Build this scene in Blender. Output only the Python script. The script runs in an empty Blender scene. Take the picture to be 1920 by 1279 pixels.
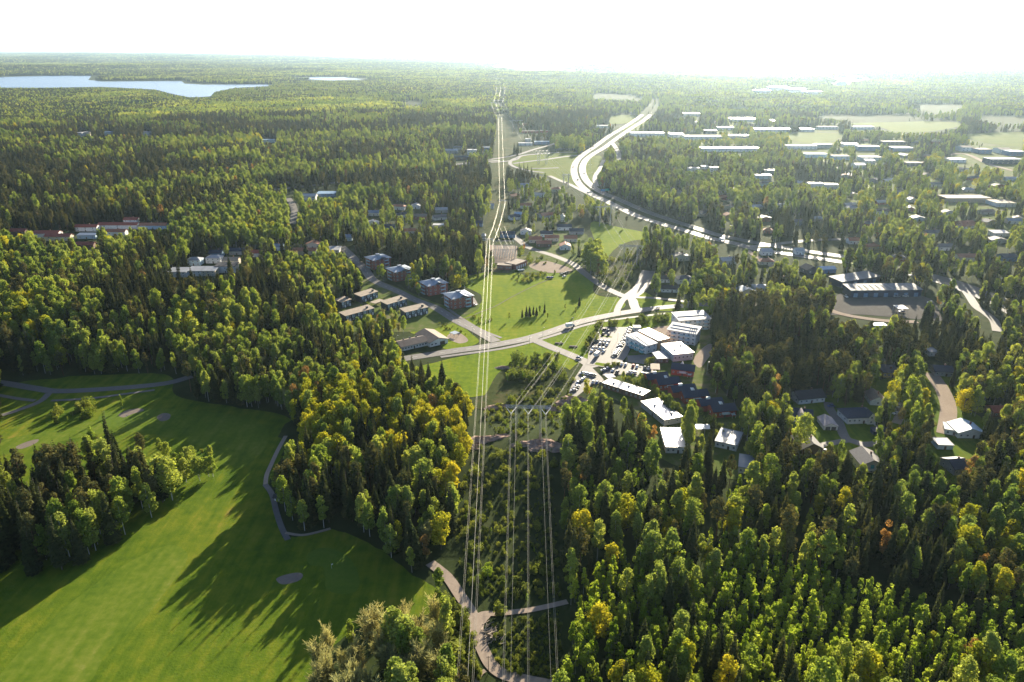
import bpy, math, random
import numpy as np
from mathutils import Vector, Matrix
from mathutils.geometry import tessellate_polygon

random.seed(7)
rng = np.random.default_rng(7)
S = bpy.context.scene
COL = S.collection
R = math.radians

# ------------------------------------------------------------------ camera, sky, sun, exposure
CAMZ = 200.0
FPX = 1387.0                      # focal length in pixels of a 1920 wide picture
PIT = math.atan(545.5 / FPX)
CP, SP = math.cos(PIT), math.sin(PIT)
cam = bpy.data.cameras.new('drone_camera')
cam.sensor_width = 36.0
cam.lens = FPX / 1920 * 36.0
cam.clip_start = 1.0
cam.clip_end = 400000.0
camo = bpy.data.objects.new('drone_camera', cam)
COL.objects.link(camo)
camo.location = (0, 0, CAMZ)
camo.rotation_euler = (math.pi / 2 - PIT, 0, 0)
S.camera = camo

SUN_EL, SUN_AZ = R(15.5), R(19.5)   # azimuth clockwise from +Y
W = bpy.data.worlds.new('World')
S.world = W
W.use_nodes = True
wn = W.node_tree
wn.nodes.clear()
wo = wn.nodes.new('ShaderNodeOutputWorld')
bg = wn.nodes.new('ShaderNodeBackground')
sky = wn.nodes.new('ShaderNodeTexSky')
sky.sky_type = 'NISHITA'
sky.sun_disc = False
sky.sun_elevation = SUN_EL
sky.sun_rotation = SUN_AZ
sky.altitude = 100
sky.air_density = 0.6
sky.dust_density = 0.9
sky.ozone_density = 1.5
bg.inputs['Strength'].default_value = 0.075
wn.links.new(sky.outputs[0], bg.inputs[0])
wn.links.new(bg.outputs[0], wo.inputs[0])

sl = bpy.data.lights.new('sun', 'SUN')
sl.energy = 5.0
sl.angle = R(0.5)
sl.color = (1.0, 0.88, 0.67)
so = bpy.data.objects.new('sun', sl)
COL.objects.link(so)
sd = Vector((math.sin(SUN_AZ) * math.cos(SUN_EL), math.cos(SUN_AZ) * math.cos(SUN_EL), math.sin(SUN_EL)))
so.rotation_euler = sd.to_track_quat('Z', 'Y').to_euler()
so.location = sd * 3000

S.view_settings.view_transform = 'Standard'
S.view_settings.look = 'None'
S.view_settings.exposure = 1.8
S.view_settings.gamma = 1.0
S.view_settings.use_curve_mapping = False
S.render.engine = 'CYCLES'
S.cycles.max_bounces = 5
S.cycles.diffuse_bounces = 2
S.cycles.glossy_bounces = 2
S.cycles.transmission_bounces = 3
S.cycles.volume_bounces = 0
S.cycles.transparent_max_bounces = 4
S.cycles.caustics_reflective = False
S.cycles.caustics_refractive = False
S.cycles.sample_clamp_indirect = 4.0

# ------------------------------------------------------------------ geometry of the place
LAKES_PX = [
    [(-260, 147), (100, 142), (172, 141), (166, 150), (192, 153), (340, 152), (346, 157), (380, 159), (520, 158), (500, 162),
     (440, 165), (402, 173), (395, 181), (355, 183), (322, 176), (290, 168), (190, 163), (70, 165), (-260, 163)],
    [(548, 147), (600, 144), (650, 145), (682, 149), (620, 151)],
    [(918, 122), (1000, 124), (1060, 127), (1055, 130), (985, 132), (960, 128), (930, 126)]]


def at(u, v, z=0.0):
    """the point of height z that a pixel of the 1920 x 1279 photograph looks at"""
    x = (u - 960) / FPX
    y = -(v - 639.5) / FPX
    d = (x, CP + y * SP, -SP + y * CP)
    t = (z - CAMZ) / d[2]
    return (d[0] * t, d[1] * t)


def at_t(u, v):
    z = 0.0
    for _ in range(6):
        x, y = at(u, v, z)
        z = float(terrain(x, y))
    return (x, y, z)


def proj(x, y, z):
    dz = z - CAMZ
    dep = y * CP - dz * SP
    up = y * SP + dz * CP
    dep = np.maximum(dep, 1e-3)
    return 960 + FPX * x / dep, 639.5 - FPX * up / dep


LAKE_C = [np.array([at(*p) for p in L]) for L in LAKES_PX]
BUMPS = []      # x, y, radius, height: low wooded knolls
for (u, v, r, h) in [(150, 610, 110, 14), (420, 580, 85, 12), (1480, 660, 50, 8), (700, 800, 50, 6), (990, 852, 60, 6)]:
    x, y = at(u, v)
    BUMPS.append((x, y, r, h))


def terrain(x, y):
    x = np.asarray(x, float)
    y = np.asarray(y, float)
    r = np.hypot(x, y)
    w = np.clip((r - 2400) / 3500, 0, 1)
    w = w * w * (3 - 2 * w)
    h = (np.sin(x / 430 + 1.3 * np.sin(y / 910)) + np.sin(y / 520 + 1.7 * np.sin(x / 1170) + 2) + np.sin((x + y) / 1500) + 1.2) * 10
    h = np.clip(h, 0, 40) * w
    far = np.clip((r - 9000) / 20000, 0, 1)
    h = h + far * 35 * (1 + np.sin(x / 3300 + np.sin(y / 4100) * 2))
    for L in LAKE_C:
        c = L.mean(0)
        rx = np.ptp(L[:, 0]) * 0.62
        ry = np.ptp(L[:, 1]) * 0.75
        q = ((x - c[0]) / rx) ** 2 + ((y - c[1]) / ry) ** 2
        h = h * np.clip((q - 0.9) / 0.8, 0, 1)
    for bx, by, br, bh in BUMPS:
        q = np.clip(1 - np.hypot(x - bx, y - by) / br, 0, 1)
        h = h + bh * q * q * (3 - 2 * q)
    return h


# ------------------------------------------------------------------ masks in which tall trees may not stand (kept on the ground map)
MW, MH = 960, 640
YY, XX = np.mgrid[0:MH, 0:MW]
PX_X = XX * 2 + 1.0
PX_Y = YY * 2 + 1.0
VIS = np.zeros((MH, MW), bool)      # ground or walls that stay in view
NOB = np.zeros((MH, MW), bool)      # ground no tree grows on


def raster(poly):
    p = np.asarray(poly, float)
    x0, x1 = int(max(0, p[:, 0].min() // 2 - 1)), int(min(MW, p[:, 0].max() // 2 + 2))
    y0, y1 = int(max(0, p[:, 1].min() // 2 - 1)), int(min(MH, p[:, 1].max() // 2 + 2))
    m = np.zeros((MH, MW), bool)
    if x1 <= x0 or y1 <= y0:
        return m
    X = PX_X[y0:y1, x0:x1]
    Y = PX_Y[y0:y1, x0:x1]
    ins = np.zeros(X.shape, bool)
    n = len(p)
    for i in range(n):
        ax, ay = p[i]
        bx, by = p[(i + 1) % n]
        if ay == by:
            continue
        c = ((ay > Y) != (by > Y)) & (X < (bx - ax) * (Y - ay) / (by - ay) + ax)
        ins ^= c
    m[y0:y1, x0:x1] = ins
    return m


def protect(poly):
    VIS[raster(poly)] = True


def nobase(poly):
    NOB[raster(poly)] = True


def look(mask, u, v):
    i = np.clip((v // 2).astype(int), 0, MH - 1)
    j = np.clip((u // 2).astype(int), 0, MW - 1)
    ok = (u >= 0) & (u < 1920) & (v >= 0) & (v < 1279)
    return mask[i, j] & ok


def hull(pts):
    pts = sorted(set(map(tuple, pts)))

    def half(ps):
        o = []
        for p in ps:
            while len(o) > 1 and (o[-1][0] - o[-2][0]) * (p[1] - o[-2][1]) - (o[-1][1] - o[-2][1]) * (p[0] - o[-2][0]) <= 0:
                o.pop()
            o.append(p)
        return o
    a = half(pts)
    b = half(pts[::-1])
    return a[:-1] + b[:-1]


# ------------------------------------------------------------------ materials
MATS = {}


def nodes_of(name):
    m = bpy.data.materials.new(name)
    m.use_nodes = True
    t = m.node_tree
    t.nodes.clear()
    return m, t, t.nodes.new('ShaderNodeOutputMaterial')


def N(t, typ, **kw):
    n = t.nodes.new(typ)
    for k, v in kw.items():
        if k in n.inputs.keys():
            n.inputs[k].default_value = v
        else:
            setattr(n, k, v)
    return n


def ramp(t, src, stops):
    r = t.nodes.new('ShaderNodeValToRGB')
    while len(r.color_ramp.elements) < len(stops):
        r.color_ramp.elements.new(0.5)
    for e, (p, c) in zip(r.color_ramp.elements, stops):
        e.position = p
        e.color = (*c, 1) if len(c) == 3 else c
    t.links.new(src, r.inputs[0])
    return r.outputs[0]


def mixc(t, fac, a, b, typ='MIX'):
    m = t.nodes.new('ShaderNodeMix')
    m.data_type = 'RGBA'
    m.blend_type = typ
    for sock, val in ((m.inputs[0], fac), (m.inputs[6], a), (m.inputs[7], b)):
        if hasattr(val, 'links'):
            t.links.new(val, sock)
        elif isinstance(val, (int, float)):
            sock.default_value = val
        else:
            sock.default_value = (*val, 1)
    return m.outputs[2]


def noise(t, scale, detail=4, vec=None, rough=0.6, dist=0.0):
    n = N(t, 'ShaderNodeTexNoise', Scale=scale, Detail=detail, Roughness=rough, Distortion=dist)
    if vec is None:
        g = t.nodes.new('ShaderNodeTexCoord')
        vec = g.outputs['Object']
    t.links.new(vec, n.inputs['Vector'])
    return n.outputs['Fac']


def plain(name, col, rough=0.7, metal=0.0, var=0.18, scale=0.6, spec=0.5, bump=0.0):
    """a weathered surface: one colour broken up by two sizes of noise"""
    if name in MATS:
        return MATS[name]
    m, t, o = nodes_of(name)
    b = N(t, 'ShaderNodeBsdfPrincipled', Roughness=rough, Metallic=metal)
    b.inputs['Specular IOR Level'].default_value = spec
    f = noise(t, scale, 5)
    dark = tuple(c * (1 - var) for c in col)
    light = tuple(min(1, c * (1 + var)) for c in col)
    c = ramp(t, f, [(0.3, dark), (0.7, light)])
    t.links.new(c, b.inputs['Base Color'])
    if bump:
        bm = N(t, 'ShaderNodeBump', Strength=bump, Distance=0.1)
        t.links.new(noise(t, scale * 8, 3), bm.inputs['Height'])
        t.links.new(bm.outputs[0], b.inputs['Normal'])
    t.links.new(b.outputs[0], o.inputs[0])
    MATS[name] = m
    return m


def seamed(name, col, rough, metal, step=0.6):
    """sheet-metal roof with standing seams as fine relief"""
    if name in MATS:
        return MATS[name]
    m, t, o = nodes_of(name)
    b = N(t, 'ShaderNodeBsdfPrincipled', Roughness=rough, Metallic=metal)
    f = noise(t, 0.25, 5)
    c = ramp(t, f, [(0.3, tuple(x * 0.82 for x in col)), (0.7, col)])
    t.links.new(c, b.inputs['Base Color'])
    g = t.nodes.new('ShaderNodeTexCoord')
    w = N(t, 'ShaderNodeTexWave', Scale=1.0 / step / 3.0)
    w.bands_direction = 'X'
    t.links.new(g.outputs['Object'], w.inputs['Vector'])
    bm = N(t, 'ShaderNodeBump', Strength=0.15, Distance=0.05)
    t.links.new(w.outputs['Fac'], bm.inputs['Height'])
    t.links.new(bm.outputs[0], b.inputs['Normal'])
    t.links.new(b.outputs[0], o.inputs[0])
    MATS[name] = m
    return m


def leaf(name, ca, cb, trans=0.4, tcol=None, groove=0.012):
    """leaves: reflecting and letting light through; colour differs from tree to tree and from grove to grove"""
    m, t, o = nodes_of(name)
    oi = t.nodes.new('ShaderNodeObjectInfo')
    c = mixc(t, oi.outputs['Random'], ca, cb)
    gn = noise(t, groove, 2, oi.outputs['Location'])
    g = ramp(t, gn, [(0.35, (0.75, 0.8, 0.8)), (0.65, (1.25, 1.15, 0.95))])
    c = mixc(t, 1.0, c, g, 'MULTIPLY')
    ge = t.nodes.new('ShaderNodeNewGeometry')
    rv = ramp(t, ge.outputs['Random Per Island'], [(0.0, (0.68, 0.7, 0.72)), (1.0, (1.3, 1.28, 1.1))])
    c = mixc(t, 1.0, c, rv, 'MULTIPLY')
    d = t.nodes.new('ShaderNodeBsdfDiffuse')
    tr = t.nodes.new('ShaderNodeBsdfTranslucent')
    t.links.new(c, d.inputs[0])
    tc = mixc(t, 1.0, c, tcol or (1.15, 1.12, 0.65), 'MULTIPLY')
    t.links.new(tc, tr.inputs[0])
    mx = t.nodes.new('ShaderNodeMixShader')
    mx.inputs[0].default_value = trans
    t.links.new(d.outputs[0], mx.inputs[1])
    t.links.new(tr.outputs[0], mx.inputs[2])
    t.links.new(mx.outputs[0], o.inputs[0])
    MATS[name] = m
    return m


def ground_mat(name, stops, scales=(0.02, 0.3), streak=0.0, rough=1.0, spec=0.03, bump=0.3, bscale=1.5):
    if name in MATS:
        return MATS[name]
    m, t, o = nodes_of(name)
    b = N(t, 'ShaderNodeBsdfPrincipled', Roughness=rough)
    b.inputs['Specular IOR Level'].default_value = spec
    n1 = noise(t, scales[0], 6, dist=0.6)
    n2 = noise(t, scales[1], 5)
    mm = N(t, 'ShaderNodeMath', operation='ADD')
    ml = N(t, 'ShaderNodeMath', operation='MULTIPLY')
    ml.inputs[1].default_value = 0.5
    if streak:
        # mowing and drainage streaks along the hole: noise drawn out in one direction
        g = t.nodes.new('ShaderNodeTexCoord')
        mp = t.nodes.new('ShaderNodeMapping')
        mp.inputs['Rotation'].default_value = (0, 0, R(-38))
        mp.inputs['Scale'].default_value = (1.0, 0.09, 1.0)
        t.links.new(g.outputs['Object'], mp.inputs['Vector'])
        n3 = noise(t, 0.22, 4, mp.outputs[0])
        ms = N(t, 'ShaderNodeMath', operation='MULTIPLY_ADD')
        ms.inputs[1].default_value = streak
        ms.inputs[2].default_value = -0.5 * streak
        t.links.new(n3, ms.inputs[0])
        ma = N(t, 'ShaderNodeMath', operation='ADD')
        t.links.new(ms.outputs[0], ma.inputs[0])
        t.links.new(n2, ma.inputs[1])
        n2 = ma.outputs[0]
    t.links.new(n1, mm.inputs[0])
    t.links.new(n2, mm.inputs[1])
    t.links.new(mm.outputs[0], ml.inputs[0])
    t.links.new(ramp(t, ml.outputs[0], stops), b.inputs['Base Color'])
    if bump:
        bm = N(t, 'ShaderNodeBump', Strength=bump, Distance=0.3)
        t.links.new(noise(t, bscale, 4), bm.inputs['Height'])
        t.links.new(bm.outputs[0], b.inputs['Normal'])
    t.links.new(b.outputs[0], o.inputs[0])
    MATS[name] = m
    return m


M_floor = ground_mat('forest_floor', [(0.3, (0.018, 0.028, 0.010)), (0.5, (0.035, 0.05, 0.016)), (0.7, (0.065, 0.07, 0.028))], (0.004, 0.08), bump=0.6, bscale=0.2)
M_grass = ground_mat('meadow_grass', [(0.3, (0.075, 0.13, 0.008)), (0.48, (0.135, 0.195, 0.008)), (0.6, (0.19, 0.225, 0.012)), (0.75, (0.25, 0.22, 0.03))], (0.018, 0.25), 0.5, bump=0.5, bscale=1.2)
M_rough = ground_mat('golf_rough', [(0.3, (0.045, 0.09, 0.007)), (0.48, (0.088, 0.135, 0.010)), (0.62, (0.14, 0.165, 0.014)), (0.75, (0.21, 0.18, 0.03))], (0.022, 0.18), 1.2, bump=0.5, bscale=1.0)
M_fair = ground_mat('mown_fairway', [(0.3, (0.06, 0.11, 0.009)), (0.5, (0.10, 0.148, 0.014)), (0.66, (0.15, 0.178, 0.026)), (0.8, (0.22, 0.22, 0.07))], (0.05, 0.35), 1.1, bump=0.2)
M_green = ground_mat('putting_green', [(0.35, (0.075, 0.13, 0.014)), (0.65, (0.11, 0.16, 0.02))], (0.08, 0.5), bump=0.1)
M_scrub = ground_mat('scrub_soil', [(0.3, (0.02, 0.035, 0.008)), (0.5, (0.045, 0.06, 0.014)), (0.62, (0.085, 0.075, 0.03)), (0.75, (0.15, 0.11, 0.06))], (0.03, 0.2), bump=0.6)
M_yard = ground_mat('garden_ground', [(0.3, (0.05, 0.09, 0.015)), (0.5, (0.09, 0.12, 0.025)), (0.62, (0.16, 0.14, 0.08)), (0.8, (0.25, 0.22, 0.17))], (0.03, 0.15), bump=0.3)
M_asph = ground_mat('worn_asphalt', [(0.3, (0.115, 0.105, 0.098)), (0.7, (0.17, 0.157, 0.145))], (0.03, 0.5), rough=0.7, spec=0.25, bump=0.1, bscale=6)
M_asph_new = ground_mat('motorway_asphalt', [(0.3, (0.085, 0.083, 0.081)), (0.7, (0.13, 0.127, 0.123))], (0.02, 0.4), rough=0.65, spec=0.22, bump=0.05, bscale=6)
M_yardtar = ground_mat('yard_tarmac', [(0.3, (0.075, 0.07, 0.066)), (0.7, (0.12, 0.11, 0.1))], (0.03, 0.5), bump=0.1)
M_gravel = ground_mat('pale_gravel', [(0.3, (0.26, 0.205, 0.16)), (0.7, (0.38, 0.31, 0.25))], (0.06, 0.8), bump=0.3, bscale=4)
M_sand = ground_mat('bunker_sand', [(0.3, (0.15, 0.125, 0.105)), (0.7, (0.22, 0.185, 0.155))], (0.2, 1.0), bump=0.2)
M_rock = ground_mat('pink_granite', [(0.3, (0.12, 0.085, 0.07)), (0.45, (0.30, 0.21, 0.165)), (0.6, (0.42, 0.31, 0.25)), (0.7, (0.2, 0.2, 0.12))], (0.15, 0.8), bump=0.9, bscale=0.8)
M_line = plain('road_paint', (0.45, 0.45, 0.44), 0.6, var=0.1)
M_field = ground_mat('far_field', [(0.3, (0.07, 0.115, 0.015)), (0.7, (0.13, 0.15, 0.02))], (0.006, 0.05), bump=0.0)
M_plough = ground_mat('ploughed_field', [(0.3, (0.14, 0.11, 0.08)), (0.7, (0.2, 0.16, 0.12))], (0.006, 0.05), bump=0.0)
M_water = plain('lake_water', (0.06, 0.10, 0.15), 0.24, var=0.1, scale=0.001)

L_spruce = leaf('spruce_needles', (0.042, 0.060, 0.026), (0.088, 0.098, 0.042), 0.25, (1.4, 1.2, 0.5))
L_pine = leaf('pine_needles', (0.085, 0.098, 0.045), (0.14, 0.14, 0.065), 0.28, (1.35, 1.15, 0.6))
L_birch = leaf('birch_leaves', (0.21, 0.29, 0.06), (0.36, 0.41, 0.12), 0.5)
L_young = leaf('young_birch_leaves', (0.23, 0.34, 0.04), (0.40, 0.48, 0.10), 0.56)
L_yellow = leaf('yellow_leaves', (0.36, 0.39, 0.04), (0.50, 0.46, 0.05), 0.42, (1.15, 1.1, 0.6))
L_rust = leaf('rust_leaves', (0.34, 0.215, 0.085), (0.42, 0.29, 0.12), 0.38, (1.2, 1.0, 0.6))
L_twig = leaf('bare_twigs', (0.34, 0.33, 0.16), (0.44, 0.45, 0.22), 0.35, (1.1, 1.0, 0.8))
L_shrub = leaf('shrub_leaves', (0.13, 0.18, 0.035), (0.26, 0.29, 0.08), 0.42)
M_bark = plain('tree_bark', (0.09, 0.07, 0.055), 0.9, var=0.3, scale=2)
M_birchbark = plain('birch_bark', (0.45, 0.43, 0.4), 0.8, var=0.35, scale=3)
M_pinebark = plain('pine_bark', (0.2, 0.1, 0.055), 0.9, var=0.3, scale=2)


# ------------------------------------------------------------------ mesh and object helpers
class MB:
    """collects boxes, bars, tubes and faces; build() links them as ONE mesh object"""

    def __init__(self):
        self.v = []
        self.f = []
        self.m = []

    def face(self, pts, mi=0):
        n = len(self.v)
        self.v += [tuple(p) for p in pts]
        self.f.append(tuple(range(n, n + len(pts))))
        self.m.append(mi)

    def box(self, x0, y0, z0, x1, y1, z1, mi=0):
        n = len(self.v)
        self.v += [(x0, y0, z0), (x1, y0, z0), (x1, y1, z0), (x0, y1, z0), (x0, y0, z1), (x1, y0, z1), (x1, y1, z1), (x0, y1, z1)]
        for q in ((0, 3, 2, 1), (4, 5, 6, 7), (0, 1, 5, 4), (1, 2, 6, 5), (2, 3, 7, 6), (3, 0, 4, 7)):
            self.f.append(tuple(n + i for i in q))
            self.m.append(mi)

    def tube(self, pts, r, seg=5, mi=0, cap=True, r1=None):
        pts = [Vector(p) for p in pts]
        n0 = len(self.v)
        k = len(pts)
        for i, p in enumerate(pts):
            d = (pts[min(i + 1, k - 1)] - pts[max(i - 1, 0)]).normalized()
            a = d.orthogonal().normalized() if abs(d.z) > 0.9 else d.cross(Vector((0, 0, 1))).normalized()
            b = d.cross(a)
            rr = r if r1 is None else r + (r1 - r) * i / (k - 1)
            for s in range(seg):
                an = 2 * math.pi * s / seg
                self.v.append(tuple(p + a * (math.cos(an) * rr) + b * (math.sin(an) * rr)))
        for i in range(k - 1):
            for s in range(seg):
                a0 = n0 + i * seg + s
                a1 = n0 + i * seg + (s + 1) % seg
                self.f.append((a0, a1, a1 + seg, a0 + seg))
                self.m.append(mi)
        if cap:
            self.f.append(tuple(n0 + s for s in range(seg))[::-1])
            self.m.append(mi)
            self.f.append(tuple(n0 + (k - 1) * seg + s for s in range(seg)))
            self.m.append(mi)

    def mesh(self, name, mats, smooth=False):
        me = bpy.data.meshes.new(name)
        me.from_pydata(self.v, [], self.f)
        for m in (mats if isinstance(mats, (list, tuple)) else [mats]):
            me.materials.append(m)
        if any(self.m):
            me.polygons.foreach_set('material_index', self.m)
        if smooth:
            me.polygons.foreach_set('use_smooth', [True] * len(me.polygons))
        me.update()
        return me

    def build(self, name, mats, parent=None, smooth=False):
        return link(name, self.mesh(name, mats, smooth), parent)


def link(name, me, parent=None, loc=None, rot=None, scl=None):
    o = bpy.data.objects.new(name, me)
    COL.objects.link(o)
    if parent is not None:
        o.parent = parent
    if loc is not None:
        o.location = loc
    if rot is not None:
        o.rotation_euler = rot
    if scl is not None:
        o.scale = scl
    return o


def tag(o, label=None, cat=None, group=None, kind=None):
    for k, v in (('label', label), ('category', cat), ('group', group), ('kind', kind)):
        if v:
            o[k] = v
    return o


def thing(name, label, cat, loc, rz=0.0, group=None):
    o = link(name, None, None, loc, (0, 0, rz))
    o.empty_display_size = 0.5
    return tag(o, label, cat, group)


def copy_tree(o, parent=None):
    c = o.copy()
    COL.objects.link(c)
    if parent is not None:
        c.parent = parent
    for ch in o.children:
        copy_tree(ch, c)
    return c


def np_mesh(name, verts, faces, mats, mi=None, smooth=False):
    """faces: (n,3) or (n,4) int array"""
    me = bpy.data.meshes.new(name)
    verts = np.asarray(verts, np.float32)
    faces = np.asarray(faces, np.int32)
    k = faces.shape[1]
    me.vertices.add(len(verts))
    me.vertices.foreach_set('co', verts.ravel())
    me.loops.add(faces.size)
    me.loops.foreach_set('vertex_index', faces.ravel())
    me.polygons.add(len(faces))
    me.polygons.foreach_set('loop_start', np.arange(len(faces), dtype=np.int32) * k)
    me.polygons.foreach_set('loop_total', np.full(len(faces), k, np.int32))
    for m in (mats if isinstance(mats, (list, tuple)) else [mats]):
        me.materials.append(m)
    if mi is not None:
        me.polygons.foreach_set('material_index', np.asarray(mi, np.int32))
    me.polygons.foreach_set('use_smooth', np.full(len(faces), smooth, bool))
    me.update(calc_edges=True)
    me.validate()
    return me


# ------------------------------------------------------------------ ground sheet to the horizon
ki = np.arange(-226, 227)
gx = 267 * np.sinh(0.03 * ki)
gy = 520 + 267 * np.sinh(0.03 * ki)
GX, GY = np.meshgrid(gx, gy)
GZ = terrain(GX, GY)
n = len(ki)
gv = np.stack([GX.ravel(), GY.ravel(), GZ.ravel()], 1)
ii, jj = np.meshgrid(np.arange(n - 1), np.arange(n - 1), indexing='ij')
a = (ii * n + jj).ravel()
gf = np.stack([a, a + 1, a + n + 1, a + n], 1)
ground = link('ground', np_mesh('ground', gv, gf, M_floor, smooth=True))
tag(ground, kind='structure')
GROUND_EDGE = float(gx[-1])

# the air: one closed box of thin haze round the camera and everything below it
hz = MB()
E = GROUND_EDGE + 2000
hz.box(-E, -E + 520, -1.5, E, E + 520, CAMZ + 4)
hm, ht, ho = nodes_of('thin_haze')
pv = ht.nodes.new('ShaderNodeVolumePrincipled')
pv.inputs['Color'].default_value = (0.57, 0.78, 0.95, 1)
pv.inputs['Density'].default_value = 0.000024
pv.inputs['Anisotropy'].default_value = 0.64
ht.links.new(pv.outputs[0], ho.inputs['Volume'])
haze = hz.build('haze', hm)
tag(haze, kind='stuff')

# ------------------------------------------------------------------ sheets: fields, roads, water
ZLAY = [0.03]


def smooth_poly(px, closed=True, sub=6):
    p = np.asarray(px, float)
    n = len(p)
    out = []
    rngi = range(n) if closed else range(n - 1)
    for i in rngi:
        if closed:
            p0, p1, p2, p3 = p[(i - 1) % n], p[i], p[(i + 1) % n], p[(i + 2) % n]
        else:
            p0, p1, p2, p3 = p[max(i - 1, 0)], p[i], p[i + 1], p[min(i + 2, n - 1)]
        for s in range(sub):
            t = s / sub
            out.append(0.5 * ((2 * p1) + (-p0 + p2) * t + (2 * p0 - 5 * p1 + 4 * p2 - p3) * t * t + (-p0 + 3 * p1 - 3 * p2 + p3) * t ** 3))
    if not closed:
        out.append(p[-1])
    return np.array(out)


def sheet(name, px, mat, vis=False, nob=True, smooth=True, jitter=0.0, dz=0.004, kind='structure', z=None):
    q = smooth_poly(px) if smooth else np.asarray(px, float)
    if vis:
        protect(q)
    if nob:
        nobase(q)
    g = np.array([at(u, v) for u, v in q])
    if jitter:
        g = g + rng.normal(0, jitter, g.shape)
    ZLAY[0] += dz
    zz = ZLAY[0] if z is None else z
    tri = tessellate_polygon([[Vector((x, y, 0)) for x, y in g]])
    me = bpy.data.meshes.new(name)
    me.from_pydata([(x, y, zz) for x, y in g], [], [tuple(t) for t in tri])
    me.materials.append(mat)
    me.update()
    if me.polygons and me.polygons[0].normal.z < 0:
        me.flip_normals()
    o = link(name, me)
    if kind:
        tag(o, kind=kind)
    return o


def ribbon_pts(px, step=None, sub=8):
    q = smooth_poly(px, closed=False, sub=sub)
    return np.array([at(u, v) for u, v in q])


def offset_line(g, d):
    t = np.gradient(g, axis=0)
    t /= np.linalg.norm(t, axis=1)[:, None] + 1e-9
    nrm = np.stack([t[:, 1], -t[:, 0]], 1)
    dd = np.asarray(d)
    return g + nrm * (dd[:, None] if dd.ndim else dd)


def strip(name, g, w0, w1, mat, z, parent=None, thick=0.0):
    a = offset_line(g, w0)
    b = offset_line(g, w1)
    k = len(g)
    v = [(x, y, z) for x, y in a] + [(x, y, z) for x, y in b]
    f = [(i, i + 1, k + i + 1, k + i) for i in range(k - 1)]
    if thick:
        v += [(x, y, z - thick) for x, y in a] + [(x, y, z - thick) for x, y in b]
        f += [(2 * k + i, 2 * k + i + 1, i + 1, i) for i in range(k - 1)] + [(k + i, k + i + 1, 3 * k + i + 1, 3 * k + i) for i in range(k - 1)]
    me = bpy.data.meshes.new(name)
    me.from_pydata(v, [], f)
    me.materials.append(mat)
    me.update()
    if me.polygons[0].normal.z < 0:
        me.flip_normals()
    return link(name, me, parent)


ROADS = {}


def road(name, px, width, mat, vis=True, kerb=False, edge=False, centre=False, key=None, z=None, dashes=True):
    g = ribbon_pts(px)
    if z is None:
        ZLAY[0] += 0.004
        z = ZLAY[0]
    o = strip(name, g, -width / 2, width / 2, mat, z)
    tag(o, kind='structure')
    pl = [proj(x, y, 0) for x, y in offset_line(g, -width / 2 - 1)] + [proj(x, y, 0) for x, y in offset_line(g, width / 2 + 1)][::-1]
    pl = [(float(u), float(v)) for u, v in pl]
    nobase(pl)
    if vis:
        protect(pl)
    if kerb:
        for s in (-1, 1):
            strip('kerb', g, s * width / 2 + (0.0 if s > 0 else -0.22), s * width / 2 + (0.22 if s > 0 else 0.0), M_gravel, 0.13, o, 0.13)
    if edge:
        for s in (-1, 1):
            strip('edge_line', g, s * (width / 2 - 0.6) - 0.12, s * (width / 2 - 0.6) + 0.12, M_line, z + 0.006, o)
    if centre:
        # lane dashes of 3 m every 9 m, one mesh
        d = np.r_[0, np.cumsum(np.linalg.norm(np.diff(g, axis=0), axis=1))]
        mb = MB()
        s = 3.0
        while s < d[-1] - 4:
            p = [np.array([np.interp(s + e, d, g[:, 0]), np.interp(s + e, d, g[:, 1])]) for e in (0, 4)]
            t = (p[1] - p[0]) / (np.linalg.norm(p[1] - p[0]) + 1e-9)
            nn = np.array([t[1], -t[0]]) * 0.13
            mb.face([(*(p[0] - nn), z + 0.006), (*(p[0] + nn), z + 0.006), (*(p[1] + nn), z + 0.006), (*(p[1] - nn), z + 0.006)][::-1])
            s += 10.0
        tag(mb.build('lane_dashes', M_line, o), kind='stuff')
    if key:
        ROADS[key] = g
    return o

# ================================================================== the setting: water, fields, golf course, roads
for L in LAKES_PX:
    sheet('lake_water', L, M_water, vis=True, smooth=False, z=0.5)

# golf course
sheet('golf_rough', [(-140, 700), (100, 706), (310, 702), (330, 742), (430, 762), (545, 786), (532, 850), (505, 905), (528, 1000), (570, 1004), (625, 992),
                     (705, 1026), (775, 1078), (822, 1108), (812, 1150), (700, 1170), (650, 1190), (610, 1240), (590, 1320), (400, 1340), (-60, 1340), (-200, 1100), (-200, 800)],
      M_rough, jitter=0.4, vis=False)
sheet('fairway', [(0, 1290), (30, 1230), (110, 1150), (200, 1080), (270, 1040), (320, 1022), (350, 1036), (345, 1062), (310, 1110), (270, 1160), (200, 1225), (150, 1290)], M_fair, nob=False)
sheet('fairway', [(-120, 850), (20, 822), (150, 795), (270, 768), (390, 772), (470, 786), (505, 815), (480, 860), (430, 880), (380, 840), (290, 815), (200, 812), (60, 840), (-120, 885)], M_fair, nob=False)
sheet('putting_green', [(575, 1042), (600, 1028), (632, 1032), (660, 1052), (674, 1085), (668, 1108), (640, 1114), (612, 1104), (610, 1080), (604, 1062), (582, 1060)], M_green, nob=False)
sheet('putting_green', [(190, 778), (240, 768), (290, 770), (270, 790), (220, 800), (190, 795)], M_green, nob=False)
for P in ([(518, 1086), (535, 1078), (560, 1074), (568, 1080), (558, 1090), (530, 1096)], [(294, 782), (306, 775), (319, 777), (317, 786), (302, 790)],
          [(222, 778), (240, 769), (262, 766), (270, 770), (250, 776), (232, 783)], [(30, 838), (52, 828), (72, 824), (66, 832), (40, 842)]):
    sheet('bunker', P, M_sand, nob=False)
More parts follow.
